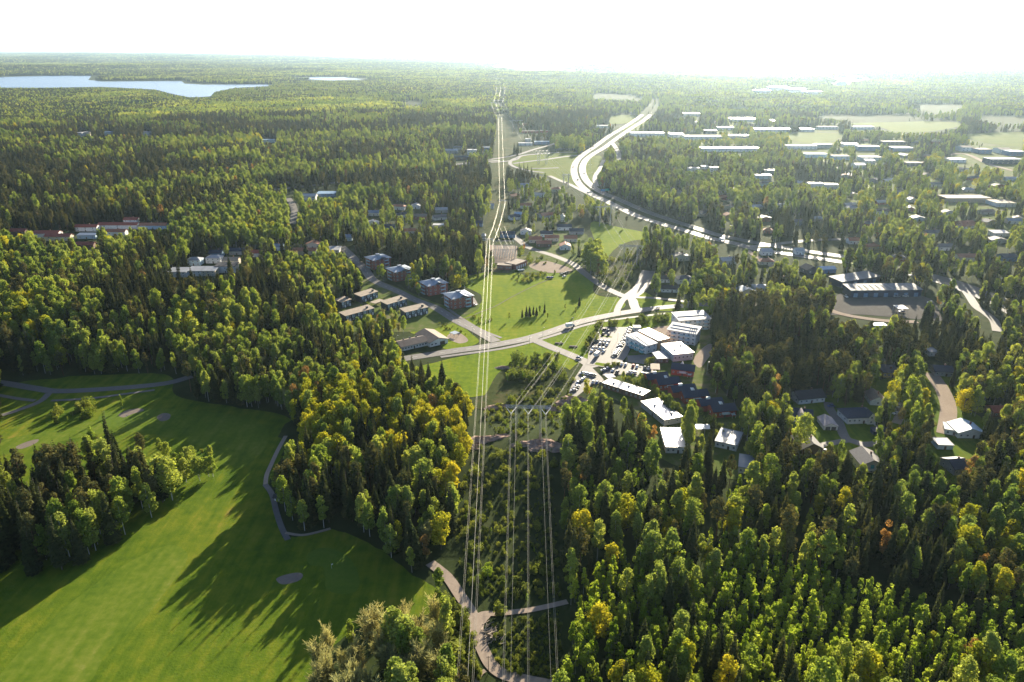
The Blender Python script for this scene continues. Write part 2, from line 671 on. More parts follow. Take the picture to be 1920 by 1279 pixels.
protect([(-10, 1092), (150, 1085), (255, 1008), (350, 938), (425, 890), (404, 838), (330, 826), (205, 795), (0, 850), (0, 790), (180, 752), (320, 748), (430, 764), (540, 792),
         (508, 900), (530, 1002), (600, 1000), (700, 1032), (770, 1085), (800, 1112), (660, 1150), (600, 1200), (560, 1279), (-10, 1279)])
protect([(0, 718), (100, 738), (300, 722), (320, 745), (180, 775), (0, 800)])

# meadows in the middle
sheet('meadow', [(858, 528), (905, 512), (960, 506), (990, 518), (1035, 510), (1062, 516), (1085, 506), (1112, 528), (1152, 553), (1172, 574), (1125, 592), (1060, 612),
                 (1000, 630), (940, 640), (915, 636), (880, 610), (852, 596), (846, 586), (862, 572), (898, 572), (900, 552)], M_grass, jitter=0.3)
protect([(868, 532), (905, 522), (960, 516), (1000, 524), (1040, 520), (1070, 520), (1088, 512), (1112, 532), (1152, 556), (1168, 572), (1122, 588), (1060, 608), (1000, 626), (930, 634), (876, 602), (866, 590), (892, 574), (900, 552)])
sheet('meadow', [(760, 700), (830, 676), (900, 662), (980, 648), (1004, 644), (1060, 668), (1095, 684), (1078, 722), (1040, 735), (960, 735), (880, 745), (850, 745), (800, 735)], M_grass, jitter=0.3)
protect([(850, 690), (880, 664), (1000, 650), (1030, 662), (940, 682), (905, 715), (880, 735), (862, 720)])
sheet('meadow', [(1008, 642), (1050, 624), (1120, 606), (1165, 602), (1118, 622), (1104, 655), (1092, 676)], M_grass, jitter=0.2)
protect([(1012, 642), (1050, 626), (1112, 608), (1106, 650), (1088, 672)])
sheet('lawn', [(830, 612), (858, 606), (884, 626), (898, 640), (880, 650), (836, 655), (826, 640)], M_grass)
protect([(836, 615), (856, 608), (895, 640), (836, 652)])
sheet('sand_patch', [(838, 632), (856, 622), (878, 638), (860, 644)], M_gravel, nob=False)
sheet('sand_patch', [(772, 612), (800, 602), (830, 598), (822, 606), (790, 616), (776, 620)], M_gravel)
sheet('lawn', [(776, 616), (830, 606), (850, 610), (826, 624), (790, 628), (770, 624)], M_grass)
sheet('meadow', [(1110, 416), (1150, 424), (1218, 440), (1192, 462), (1210, 500), (1204, 530), (1160, 545), (1120, 500), (1130, 470), (1112, 445)], M_grass, jitter=0.5)
protect([(1120, 420), (1150, 428), (1205, 444), (1180, 456), (1140, 458)])
sheet('meadow', [(955, 302), (1000, 290), (1075, 284), (1082, 300), (1072, 325), (1086, 352), (1060, 345), (1035, 332), (985, 318)], M_field)
protect([(975, 296), (1075, 286), (1072, 320), (1078, 345), (1040, 330), (1000, 315)])
sheet('meadow', [(1100, 300), (1125, 292), (1130, 310), (1118, 330), (1112, 345), (1098, 330)], M_field, vis=True)
sheet('meadow', [(1200, 545), (1250, 566), (1330, 566), (1420, 575), (1330, 582), (1210, 580)], M_grass)
sheet('meadow', [(1120, 606), (1250, 586), (1262, 600), (1240, 616), (1200, 618), (1140, 612)], M_grass)
# far fields right of the motorway
for P in ([(1587, 232), (1690, 229), (1780, 227), (1800, 236), (1743, 247), (1680, 248), (1650, 239)], [(1480, 252), (1577, 251), (1560, 264), (1505, 268)],
          [(1813, 252), (1980, 250), (1980, 276), (1867, 271)], [(1840, 219), (1980, 222), (1980, 234), (1870, 230)], [(1530, 216), (1640, 216), (1760, 219), (1640, 224), (1550, 222)],
          [(1150, 217), (1192, 216), (1180, 230), (1145, 232)], [(745, 192), (790, 191), (784, 196), (740, 196)],
          [(1120, 175), (1190, 180), (1200, 186), (1120, 184)]):
    sheet('field', P, M_field, vis=True, z=0.3)
sheet('field', [(1700, 196), (1800, 197), (1790, 206), (1745, 208)], M_plough, vis=True, z=0.3)

# garden and yard ground
sheet('garden_ground', [(600, 540), (700, 525), (830, 572), (870, 560), (900, 575), (860, 600), (830, 612), (780, 622), (640, 620), (600, 590)], M_yard, nob=False)
sheet('garden_ground', [(920, 470), (990, 480), (1000, 440), (1100, 440), (1090, 500), (1040, 512), (980, 512), (920, 508)], M_yard, nob=False)
sheet('garden_ground', [(1176, 668), (1230, 610), (1330, 610), (1345, 660), (1330, 700), (1410, 800), (1420, 880), (1380, 900), (1240, 860), (1190, 770), (1110, 730), (1170, 700)], M_yard, nob=False)
sheet('building_site', [(1300, 678), (1310, 660), (1330, 645), (1338, 655), (1325, 676), (1312, 690)], M_gravel, vis=True)
sheet('building_site', [(1205, 622), (1260, 612), (1262, 640), (1250, 662), (1232, 640)], M_gravel)
sheet('garden_ground', [(1460, 760), (1560, 740), (1700, 700), (1800, 690), (1810, 760), (1850, 800), (1830, 900), (1600, 900), (1480, 860)], M_rough, nob=False)
protect([(1530, 770), (1590, 790), (1640, 800), (1640, 822), (1580, 826), (1540, 812)])
sheet('gravel_yard', [(1550, 586), (1572, 552), (1600, 556), (1732, 556), (1764, 592), (1764, 602), (1700, 597), (1610, 590), (1562, 591)], M_yardtar, nob=True)
protect([(1562, 580), (1580, 560), (1728, 562), (1735, 578), (1690, 584), (1605, 582)])
sheet('gravel_yard', [(1100, 676), (1060, 690), (960, 500), (992, 498), (1022, 490), (1048, 496), (1066, 502), (1072, 508), (1040, 512), (1010, 508)][3:], M_gravel, vis=True)
sheet('residential_ground', [(1180, 232), (1500, 228), (1700, 250), (1940, 270), (1940, 420), (1700, 440), (1560, 380), (1500, 330), (1300, 330), (1230, 290)], M_yard, nob=False, z=0.02)
sheet('industrial_yard', [(1400, 288), (1480, 262), (1600, 256), (1700, 262), (1760, 280), (1700, 300), (1560, 318), (1470, 300)], M_yard, nob=False, z=0.028)
sheet('industrial_yard', [(1190, 246), (1300, 242), (1420, 244), (1500, 240), (1560, 244), (1480, 252), (1390, 268), (1290, 264), (1210, 258)], M_yard, nob=False, z=0.028)
nobase([(860, 1320), (836, 1110), (846, 1010), (862, 900), (878, 800), (900, 750), (950, 690), (1062, 690), (1075, 740), (1060, 800), (1052, 900), (1062, 1100), (1075, 1320)])
sheet('power_line_clearing', [(885, 765), (910, 740), (950, 690), (1062, 690), (1075, 740), (1066, 764), (990, 768)], M_scrub)
sheet('power_line_clearing', [(1040, 735), (1085, 680), (1110, 690), (1095, 730), (1075, 760), (1045, 800)], M_scrub)
sheet('power_line_clearing', [(1112, 545), (1150, 470), (1205, 450), (1214, 480), (1205, 525), (1165, 555)], M_scrub, nob=False)
sheet('power_line_clearing', [(895, 470), (915, 400), (922, 300), (930, 230), (925, 180), (948, 180), (958, 230), (975, 280), (955, 300), (952, 400), (955, 440), (930, 480)], M_scrub, nob=True)
nobase([(955, 480), (1140, 480), (1070, 340), (1000, 300), (960, 225), (942, 225), (980, 290), (1040, 350), (1100, 410)])
protect([(872, 900), (900, 830), (1045, 830), (1045, 1060), (1050, 1279), (870, 1279), (850, 1110)])
protect([(960, 735), (1060, 710), (1050, 800), (900, 840), (880, 800), (930, 750)])
protect([(1140, 470), (1200, 462), (1205, 520), (1165, 548), (1125, 530)])
protect([(912, 470), (925, 400), (932, 310), (934, 230), (940, 230), (944, 310), (942, 400), (930, 470)])

# local roads
road('road', [(690, 690), (742, 676), (815, 664), (860, 657), (905, 651), (950, 643), (985, 636), (1030, 623), (1080, 606), (1130, 594), (1180, 585), (1230, 578), (1275, 574), (1330, 571), (1420, 572), (1520, 580)], 9.0, M_asph, vis=False, kerb=True, centre=True, key='main')
protect([(815, 660), (905, 648), (985, 632), (1080, 602), (1180, 580), (1255, 574), (1255, 580), (1180, 590), (1080, 612), (985, 642), (905, 656), (830, 668)])
road('cycle_path', [(826, 670), (870, 664), (930, 656), (975, 647), (1012, 637), (1050, 625.5), (1085, 613.5), (1120, 605), (1180, 596), (1250, 588)], 3.4, M_asph)
road('road', [(640, 462), (664, 485), (684, 505), (697, 523), (716, 534), (747, 547), (779, 563), (816, 577), (855, 601), (893, 620), (930, 641)], 8.5, M_asph, kerb=True, centre=True)
road('cycle_path', [(838, 578), (870, 600), (905, 620), (940, 634)], 2.6, M_asph, vis=False)
road('road', [(1000, 637), (1030, 650), (1060, 662), (1092, 676), (1112, 690)], 8.0, M_asph, kerb=True)
road('road', [(960, 440), (987, 462), (1010, 471), (1041, 481), (1074, 495), (1095, 512), (1130, 537), (1163, 553), (1184, 561), (1189, 573), (1194, 584)], 8.0, M_asph)
road('road', [(1156, 592), (1158, 580), (1166, 565), (1176, 556)], 5.5, M_asph)
road('road', [(1178, 558), (1196, 545), (1207, 530), (1216, 508)], 13.0, M_asph)
road('road', [(1192, 558), (1225, 559), (1262, 563), (1310, 570), (1360, 580)], 5.0, M_asph, vis=False)
road('track', [(846, 590), (870, 598), (900, 586), (930, 574), (962, 556), (1000, 537), (1030, 524)], 0.9, M_sand, vis=False)
road('footpath', [(806, 1056), (822, 1068), (841, 1085), (860, 1113), (880, 1143), (889, 1163), (895, 1190), (906, 1220), (922, 1248), (947, 1266), (1000, 1279), (1060, 1290)], 4.6, M_gravel)
road('footpath', [(884, 1166), (905, 1152), (935, 1151), (997, 1144), (1064, 1129)], 2.6, M_gravel)
sheet('footpath', [(872, 1138), (890, 1150), (915, 1149), (920, 1156), (908, 1172), (905, 1195), (890, 1185), (882, 1162)], M_gravel)
road('footpath', [(910, 1258), (902, 1264), (895, 1278), (890, 1300)], 1.6, M_gravel, vis=False)
road('footpath', [(536, 818), (521, 845), (508, 873), (500, 892), (498, 909)], 2.2, M_gravel, vis=True)
road('footpath', [(497, 909), (510, 928), (519, 963), (529, 992), (540, 1013)], 2.6, M_asph, vis=True)
road('footpath', [(535, 1000), (570, 1004), (620, 992)], 1.6, M_gravel, vis=False)
road('road', [(-60, 712), (0, 718), (67, 729), (110, 734), (200, 730), (307, 720), (360, 706)], 6.5, M_asph)
road('cycle_path', [(-60, 790), (0, 780), (50, 764), (77, 752), (92, 738)], 4.0, M_asph)
road('cycle_path', [(-40, 735), (0, 742), (33, 748), (66, 752)], 3.0, M_asph)
road('cycle_path', [(96, 752), (167, 748), (230, 740), (290, 732)], 2.6, M_asph)
road('road', [(1745, 700), (1754, 712), (1768, 734), (1778, 763), (1776, 792), (1772, 815)], 9.0, M_gravel)
road('road', [(1553, 755), (1556, 768), (1571, 789), (1584, 820), (1602, 829), (1626, 834), (1681, 827), (1730, 820)], 5.5, M_asph, vis=False)
road('road', [(1500, 850), (1540, 836), (1590, 826)], 4.5, M_asph, vis=False)
road('road', [(1655, 758), (1680, 755), (1690, 770), (1680, 795)], 5, M_gravel, vis=False)
road('road', [(1750, 520), (1770, 532), (1806, 543), (1830, 575), (1848, 588), (1864, 602), (1870, 622)], 7.0, M_asph)
road('road', [(1400, 470), (1432, 490), (1470, 515), (1510, 545), (1550, 578), (1590, 592), (1660, 602), (1720, 604)], 6.5, M_gravel, vis=False)
protect([(1556, 582), (1600, 588), (1672, 600), (1670, 606), (1600, 600), (1556, 590)])
road('road', [(1403, 463), (1440, 460), (1480, 455), (1525, 451), (1600, 448)], 9.0, M_asph, centre=True)

# car parks
sheet('car_park', [(1113, 628), (1131, 614), (1184, 614), (1189, 630), (1183, 652), (1176, 668), (1162, 684), (1138, 690), (1100, 684), (1104, 660)], M_asph, vis=True, smooth=False)
sheet('car_park', [(1132, 696), (1160, 680), (1180, 682), (1225, 690), (1224, 707), (1206, 710), (1180, 703), (1148, 703), (1130, 705)], M_asph, vis=True, smooth=False)
sheet('car_park', [(1094, 684), (1110, 690), (1128, 708), (1136, 718), (1110, 722), (1082, 744), (1064, 744), (1076, 712)], M_asph, vis=True, smooth=False)
sheet('car_park', [(1176, 668), (1232, 664), (1236, 680), (1226, 686), (1178, 680)], M_asph, vis=True, smooth=False)
sheet('car_park', [(826, 560), (840, 548), (862, 545), (890, 560), (897, 572), (878, 575), (850, 556)], M_asph, smooth=False)
for P in ([(1122, 617), (1132, 621), (1129, 632), (1148, 634), (1147, 632), (1126, 629)], [(1118, 680), (1138, 683), (1130, 688), (1114, 684)]):
    sheet('planted_strip', P, M_grass, smooth=False)

# the motorway
WCAR = [(1226, 184), (1220, 197), (1202, 217), (1173, 237), (1143, 255), (1117, 274), (1094, 290), (1081, 303), (1076, 320), (1082, 340), (1096, 355), (1112, 366), (1136, 377), (1158, 388), (1194, 405), (1240, 420), (1286, 433), (1332, 447), (1378, 457), (1420, 468), (1500, 480), (1580, 492)]
ECAR = [(1233, 184), (1231, 200), (1212, 222), (1182, 242), (1156, 260), (1133, 277), (1111, 290), (1097, 302), (1092, 317), (1097, 335), (1111, 350), (1130, 362), (1155, 372), (1186, 386), (1220, 400), (1261, 414), (1311, 430), (1346, 441), (1384, 449), (1430, 458), (1510, 471), (1600, 484)]
road('motorway', WCAR, 12.0, M_asph_new, edge=True, centre=True, key='west')
road('motorway', ECAR, 12.0, M_asph_new, edge=True, centre=True, key='east')
road('motorway', [(1600, 490), (1680, 505), (1760, 524), (1830, 548), (1900, 580), (1990, 640)], 24, M_asph_new, vis=False)
road('slip_road', [(1030, 330), (1050, 339), (1070, 347), (1087, 356), (1104, 364)], 7.5, M_asph_new, key='slip')
road('slip_road', [(700, 331), (830, 312), (915, 300), (968, 291), (1000, 281), (1035, 271), (1060, 263), (1100, 252)], 9.0, M_asph_new, vis=False)
protect([(915, 300), (968, 290), (1040, 269), (1040, 273), (968, 294), (915, 304)])
road('slip_road', [(920, 305), (962, 301), (977, 293), (1010, 289), (1055, 286), (1100, 286)], 9.0, M_asph_new, key='cross')
road('slip_road', [(980, 292), (962, 299), (956, 306), (962, 312), (977, 317), (995, 321), (1020, 324)], 7.0, M_asph_new)
road('slip_road', [(962, 307), (1000, 302), (1020, 300), (1060, 294), (1095, 291)], 8.0, M_asph_new)
road('slip_road', [(995, 316), (1020, 316), (1048, 315)], 7.0, M_asph_new)
road('slip_road', [(1148, 268), (1155, 278), (1160, 288), (1160, 300)], 9.0, M_asph_new)
road('slip_road', [(1132, 300), (1124, 318), (1117, 328), (1115, 338), (1120, 350)], 7.0, M_asph_new)
road('ring_road', [(-60, 366), (40, 374), (110, 386), (177, 389), (250, 382), (313, 373), (400, 364), (500, 357), (560, 351), (640, 341), (760, 322), (850, 310), (935, 301)], 15.0, M_asph_new, vis=False)
protect([(500, 355), (560, 350), (664, 338), (664, 342), (560, 354), (500, 359)])
road('road', [(540, 372), (549, 385), (552, 400), (548, 420)], 9, M_asph, vis=True)
road('road', [(1560, 290), (1640, 300), (1720, 306), (1800, 288), (1860, 310), (1940, 330)], 10, M_gravel, vis=False)
protect([(1780, 288), (1810, 290), (1900, 316), (1900, 322), (1800, 300)])
road('road', [(1400, 262), (1470, 282), (1540, 300), (1600, 330), (1640, 360)], 9, M_asph, vis=False)
road('road', [(1200, 240), (1270, 250), (1330, 258), (1420, 262)], 9, M_asph, vis=False)

# ================================================================== buildings
def pl(name, col, rough=.75, **k):
    return plain(name, col, rough, **k)


MW_ = dict(
    white=pl('white_render', (.66, .65, .62)), cream=pl('cream_render', (.6, .53, .4)), yellow=pl('ochre_boards', (.48, .36, .16)),
    brick=pl('red_brick', (.27, .10, .068), scale=3), redwood=pl('red_boards', (.36, .07, .036), scale=2), dark=pl('dark_boards', (.035, .045, .06)),
    navy=pl('navy_cladding', (.03, .05, .085)), blue=pl('blue_cladding', (.10, .2, .33)), pale_blue=pl('pale_blue_panel', (.42, .55, .62)), teal=pl('teal_panel', (.2, .42, .44)),
    orange=pl('apricot_render', (.62, .38, .2)), grey=pl('grey_render', (.34, .34, .33)), brown=pl('brown_boards', (.16, .10, .065)), tan=pl('tan_brick', (.42, .31, .2)),
    concrete=pl('concrete', (.38, .37, .35)))
MR_ = dict(
    tin=seamed('tin_roof', (.30, .32, .35), .68, .2), shiny=seamed('galvanised_roof', (.5, .49, .48), .4, .8), bluegrey=seamed('blue_grey_tin_roof', (.24, .29, .35), .5, .4),
    navy=pl('navy_roof_tiles', (.018, .03, .055), .7, scale=1.5), black=pl('black_felt_roof', (.03, .03, .035), .8), wgrey=pl('worn_grey_roof', (.21, .205, .20), .75, scale=.4), tan=pl('tan_felt_roof', (.30, .24, .175), .85, scale=.4, bump=.3),
    brown=pl('brown_felt_roof', (.20, .15, .115), .85, scale=.4, bump=.3), tile=pl('orange_tile_roof', (.36, .14, .07), .8, scale=1.2, bump=.4), red=pl('red_tile_roof', (.3, .075, .045), .8, scale=1.2, bump=.4),
    grey=pl('grey_tile_roof', (.13, .12, .12), .8, scale=1.2), pink=pl('pinkish_grey_roof', (.36, .3, .29), .7), white=pl('white_roof_sheet', (.36, .36, .36), .6), lightblue=pl('light_blue_roof', (.25, .38, .5), .5))
M_glass = plain('window_glass', (.03, .045, .06), .25, var=.3, scale=.3)
M_frame = plain('white_frame', (.7, .7, .68), .5)
M_dframe = plain('dark_frame', (.06, .065, .07), .5)
M_door = plain('dark_door', (.09, .06, .045), .5)
M_gdoor = plain('white_door', (.66, .68, .7), .5)
M_tealdoor = plain('teal_door', (.08, .4, .42), .5)
M_steel = plain('galvanised_steel', (.42, .43, .44), .45, metal=.6)
M_cable = plain('aluminium_cable', (.33, .315, .27), .45, metal=.5, var=.05)
M_insul = plain('glass_insulator', (.72, .74, .72), .3)
M_chim = plain('chimney_brick', (.25, .14, .1), .8)
WIN = {}


def window_mesh(w, h, frame):
    key = (round(w, 2), round(h, 2), frame.name)
    if key not in WIN:
        mb = MB()
        t = .12
        for (x0, z0, x1, z1) in ((-w / 2, 0, -w / 2 + t, h), (w / 2 - t, 0, w / 2, h), (-w / 2 + t, 0, w / 2 - t, t), (-w / 2 + t, h - t, w / 2 - t, h)):
            mb.box(x0, -.07, z0, x1, .0, z1, 0)
        mb.box(-.04, -.06, t, .04, -.0, h - t, 0)
        mb.box(-w / 2 + t, -.03, t, w / 2 - t, .0, h - t, 1)
        WIN[key] = mb.mesh('window', [frame, M_glass])
    return WIN[key]


def gable_roof(mb, L, D, H, rise, ov=.6, th=.25, axis='x', mi=0, split=None):
    """two slabs meeting at a ridge, butted; axis = direction of the ridge"""
    if axis == 'x':
        A, B = L, D
    else:
        A, B = D, L
    half = B / 2
    run = half + ov
    drop = rise * run / half
    e = ov

    def P(a, b, z):
        return (a, b, z) if axis == 'x' else (b, a, z)
    for s in (-1, 1):
        q = [(half, H + rise), (half + s * run, H + rise - drop)]
        top = [P(-e, q[0][0], q[0][1] + th), P(A + e, q[0][0], q[0][1] + th), P(A + e, q[1][0], q[1][1] + th), P(-e, q[1][0], q[1][1] + th)]
        bot = [P(-e, q[0][0], q[0][1] + .004), P(A + e, q[0][0], q[0][1] + .004), P(A + e, q[1][0], q[1][1]), P(-e, q[1][0], q[1][1])]
        mb.face(top if (s < 0) == (axis == 'x') else top[::-1], mi)
        mb.face(bot[::-1] if (s < 0) == (axis == 'x') else bot, mi)
        mb.face([top[2], top[3], bot[3], bot[2]], mi)
        mb.face([top[0], bot[0], bot[3], top[3]], mi)
        mb.face([top[1], top[2], bot[2], bot[1]], mi)


def wall_mesh(L, D, H, rise, kind):
    mb = MB()
    F = -.4
    mb.face([(0, 0, F), (L, 0, F), (L, 0, H), (0, 0, H)])
    mb.face([(L, D, F), (0, D, F), (0, D, H), (L, D, H)])
    if kind == 'gable_x':
        mb.face([(0, D, F), (0, 0, F), (0, 0, H), (0, D / 2, H + rise), (0, D, H)])
        mb.face([(L, 0, F), (L, D, F), (L, D, H), (L, D / 2, H + rise), (L, 0, H)])
    elif kind == 'gable_y':
        mb.v, mb.f, mb.m = [], [], []
        mb.face([(0, 0, F), (L, 0, F), (L, 0, H), (L / 2, 0, H + rise), (0, 0, H)])
        mb.face([(L, D, F), (0, D, F), (0, D, H), (L / 2, D, H + rise), (L, D, H)])
        mb.face([(0, D, F), (0, 0, F), (0, 0, H), (0, D, H)])
        mb.face([(L, 0, F), (L, D, F), (L, D, H), (L, 0, H)])
    else:
        mb.face([(0, D, F), (0, 0, F), (0, 0, H), (0, D, H)])
        mb.face([(L, 0, F), (L, D, F), (L, D, H), (L, 0, H)])
        mb.face([(0, 0, H), (L, 0, H), (L, D, H), (0, D, H)])
    return mb


def roof_mesh(L, D, H, rise, kind, ov, mb=None):
    mb = mb or MB()
    if kind in ('gable_x', 'gable_y'):
        gable_roof(mb, L, D, H, rise, ov, axis=kind[-1])
    elif kind == 'flat':
        mb.box(-ov, -ov, H + .004, L + ov, D + ov, H + .3)
        # low parapet trim stands proud
        for (x0, y0, x1, y1) in ((-ov, -ov, L + ov, -ov + .25), (-ov, D + ov - .25, L + ov, D + ov), (-ov, -ov + .25, -ov + .25, D + ov - .25), (L + ov - .25, -ov + .25, L + ov, D + ov - .25)):
            mb.box(x0, y0, H + .302, x1, y1, H + .42)
    elif kind == 'mono':
        a = [(-ov, -ov, H), (L + ov, -ov, H), (L + ov, D + ov, H + rise), (-ov, D + ov, H + rise)]
        b = [(x, y, z + .3) for x, y, z in a]
        mb.face(b)
        mb.face(a[::-1])
        for i in range(4):
            j = (i + 1) % 4
            mb.face([a[i], a[j], b[j], b[i]])
    elif kind == 'hip':
        e = ov
        k = D / 2 * .85
        r0, r1 = (k, D / 2, H + rise), (L - k, D / 2, H + rise)
        c = [(-e, -e, H - .15), (L + e, -e, H - .15), (L + e, D + e, H - .15), (-e, D + e, H - .15)]
        mb.face([c[0], c[1], r1, r0])
        mb.face([c[2], c[3], r0, r1])
        mb.face([c[1], c[2], r1])
        mb.face([c[3], c[0], r0])
        mb.face([(x, y, H - .3) for x, y, z in c][::-1])
        for i in range(4):
            j = (i + 1) % 4
            mb.face([(c[i][0], c[i][1], H - .3), (c[j][0], c[j][1], H - .3), c[j], c[i]])
    return mb


def frame_of(A, B=None, yaw=None, L=None):
    a = Vector(at_t(*A)[:2])
    if B is not None:
        b = Vector(at_t(*B)[:2])
        d = b - a
        L = d.length
        yaw = math.atan2(d.y, d.x)
    return a, L, yaw


def house(name, label, cat, A, B=None, D=10, H=3.2, wall='white', roof='grey', kind='gable_x', rise=2.2, ov=.5, yaw=None, L=None, floors=1, cols=4, sides=2,
          win=(1.2, 1.3), frame=None, door=True, chimney=True, vis=True, group=None, top=None, back=True, foot=True, z=0.0):
    a, L, yaw = frame_of(A, B, yaw, L)
    z = float(terrain(a.x, a.y)) + z
    o = thing(name, label, cat, (a.x, a.y, z), yaw, group)
    wm = MW_[wall]
    rk = kind
    wmb = wall_mesh(L, D, H, rise, rk if rk.startswith('gable') else 'box')
    if rk == 'mono':
        wmb = MB()
        F = -.4
        wmb.face([(0, 0, F), (L, 0, F), (L, 0, H), (0, 0, H)])
        wmb.face([(L, D, F), (0, D, F), (0, D, H + rise * .93), (L, D, H + rise * .93)])
        wmb.face([(0, D, F), (0, 0, F), (0, 0, H), (0, D, H + rise * .93)])
        wmb.face([(L, 0, F), (L, D, F), (L, D, H + rise * .93), (L, 0, H)])
    w = wmb.build('wall', wm, o)
    r = roof_mesh(L, D, H, rise, kind, ov).build('roof', MR_[roof], o)
    fr = frame or M_frame
    ww, wh = win
    fh = H / floors
    me = window_mesh(ww, wh, fr)
    if cols:
        for f in range(floors):
            z0 = f * fh + max(.5, (fh - wh) * .55)
            for c in range(cols):
                x = L * (c + .5) / cols
                if door and f == 0 and c == cols // 2:
                    continue
                link('window', me, o, (x, -.004, z0))
                if back and floors > 1:
                    link('window', me, o, (x, D + .004, z0), (0, 0, math.pi))
            for c in range(sides):
                y = D * (c + .5) / sides
                link('window', me, o, (-.004, y, z0), (0, 0, -math.pi / 2))
                link('window', me, o, (L + .004, y, z0), (0, 0, math.pi / 2))
    if door:
        mb = MB()
        mb.box(-.55, -.09, 0, .55, -.003, 2.15)
        mb.build('door', M_door, o).location = (L * (cols // 2 + .5) / max(cols, 1), 0, 0)
    if chimney and kind != 'flat':
        mb = MB()
        zc = H + (rise * .9 if kind != 'mono' else rise * .5)
        mb.box(L * .62, D * .48, zc - .6, L * .62 + .7, D * .48 + .7, zc + 1.3)
        mb.box(L * .62 - .06, D * .48 - .06, zc + 1.302, L * .62 + .76, D * .48 + .76, zc + 1.42)
        mb.build('chimney', M_chim, r)
    elif kind == 'flat' and L > 12 and chimney:
        mb = MB()
        for i in range(max(2, int(L / 9))):
            x, y = L * (i + .6) / max(2, int(L / 9)) - .5, D * (.35 + .3 * (i % 2))
            mb.box(x, y, H + .302, x + 1.3, y + 1.0, H + 1.25)
        mb.build('roof_vent', M_steel, r)
    finish(o, a, yaw, L, D, H + (rise if kind != 'flat' else .4), vis, kind, villa=name in ('villa', 'house', 'garage', 'villa_wing', 'shed'))
    o['dims'] = (L, D, H)
    return o


def finish(o, a, yaw, L, D, H, vis, kind='flat', pad=1.0, villa=False):
    c, s = math.cos(yaw), math.sin(yaw)
    fp = [(a.x + c * x - s * y, a.y + s * x + c * y) for x, y in ((-pad, -pad), (L + pad, -pad), (L + pad, D + pad), (-pad, D + pad))]
    P = [tuple(map(float, proj(x, y, float(terrain(x, y))))) for x, y in fp]
    nobase(P)
    if vis:
        fp = [(a.x + c * x - s * y, a.y + s * x + c * y) for x, y in ((0, 0), (L, 0), (L, D), (0, D))]
        zt = float(terrain(a.x, a.y))
        P = [tuple(map(float, proj(x, y, zt + zz))) for x, y in fp for zz in (H * (.65 if villa else .35), H)]
        protect(hull(P))


def add_part(o, name, mat, boxes, rot=None):
    mb = MB()
    for b in boxes:
        mb.box(*b)
    return mb.build(name, mat, o)


# --- four brick apartment blocks along the side road
def brick_block(C, yaw, label, L=19.0, D=17.0, H=9.6):
    o = house('brick_apartment_block', label, 'apartment block', C, None, D, H, 'brick', 'bluegrey', 'hip', 2.0, 1.0, R(yaw), L, 3, 4, 0, (1.5, 1.5), door=False, chimney=False)
    roof = [c for c in o.children if c.name.startswith('roof')][0]
    mb = MB()
    gable_roof(mb, 7.0, D * .62, H + .2, 1.9, .9, axis='y')
    # the middle gable runs across the block and stands a little above it
    g = mb.build('cross_gable', MR_['bluegrey'], roof)
    g.location = (L * .5 - 3.5, -1.3, .3)
    mb = MB()
    mb.box(L * .42, D * .45, H + 1.2, L * .6, D * .62, H + 3.1)
    mb.build('lift_tower', M_steel, roof)
    me = window_mesh(1.5, 1.5, M_frame)
    for f in range(3):
        for y in (2.2, D - 2.2):
            link('window', me, o, (-.004, y, f * 3.2 + 1.1), (0, 0, -math.pi / 2))
            link('window', me, o, (L + .004, y, f * 3.2 + 1.1), (0, 0, math.pi / 2))
        for (x0, y0, x1, y1) in ((-1.7, D * .3, 0, D * .72), (L * .62, -1.6, L * .86, 0)):
            mb = MB()
            z = f * 3.2 + .5
            mb.box(x0, y0, z, x1 - .003, y1, z + .2)
            if x1 == 0:
                mb.box(x0, y0, z + .2, x0 + .08, y1, z + 1.25, 1)
                for yy in (y0, (y0 + y1) / 2, y1 - .12):
                    mb.box(x0 + .08, yy, z + .2, x0 + .2, yy + .12, z + 3.2, 2)
            else:
                mb.box(x0, y0, z + .2, x1, y0 + .08, z + 1.25, 1)
                for xx in (x0, x1 - .12):
                    mb.box(xx, y0 + .08, z + .2, xx + .12, y0 + .2, z + 3.2, 2)
            mb.build('balcony', [MW_['concrete'], MW_['pale_blue'], M_frame], o)
    return o


brick_block((701, 506), 38, 'brick apartment block with pale tin roof, farthest up the side road')
brick_block((741.5, 529), 36, 'brick apartment block with pale tin roof, second from the far end, beside the yellow tree')
brick_block((803.5, 556), 33, 'brick apartment block with pale tin roof, third along the side road, beside the shaded crossing')
brick_block((849, 581), 30, 'brick apartment block with pale tin roof nearest the meadow')


def car_port(name, label, A, B, D, H, roofm, group=None, mat=None, cat='carport'):
    a, L, yaw = frame_of(A, B)
    o = thing(name, label, cat, (a.x, a.y, 0), yaw, group)
    mb = MB()
    mb.box(-.3, -.3, H, L + .3, D + .3, H + .28)
    mb.build('roof', roofm, o)
    for x in (0.1, L - .3):
        for y in (.1, D - .3):
            mb = MB()
            mb.box(x, y, -.2, x + .2, y + .2, H - .003)
            mb.build('post', mat or M_steel, o)
    finish(o, a, yaw, L, D, H, True)
    return o


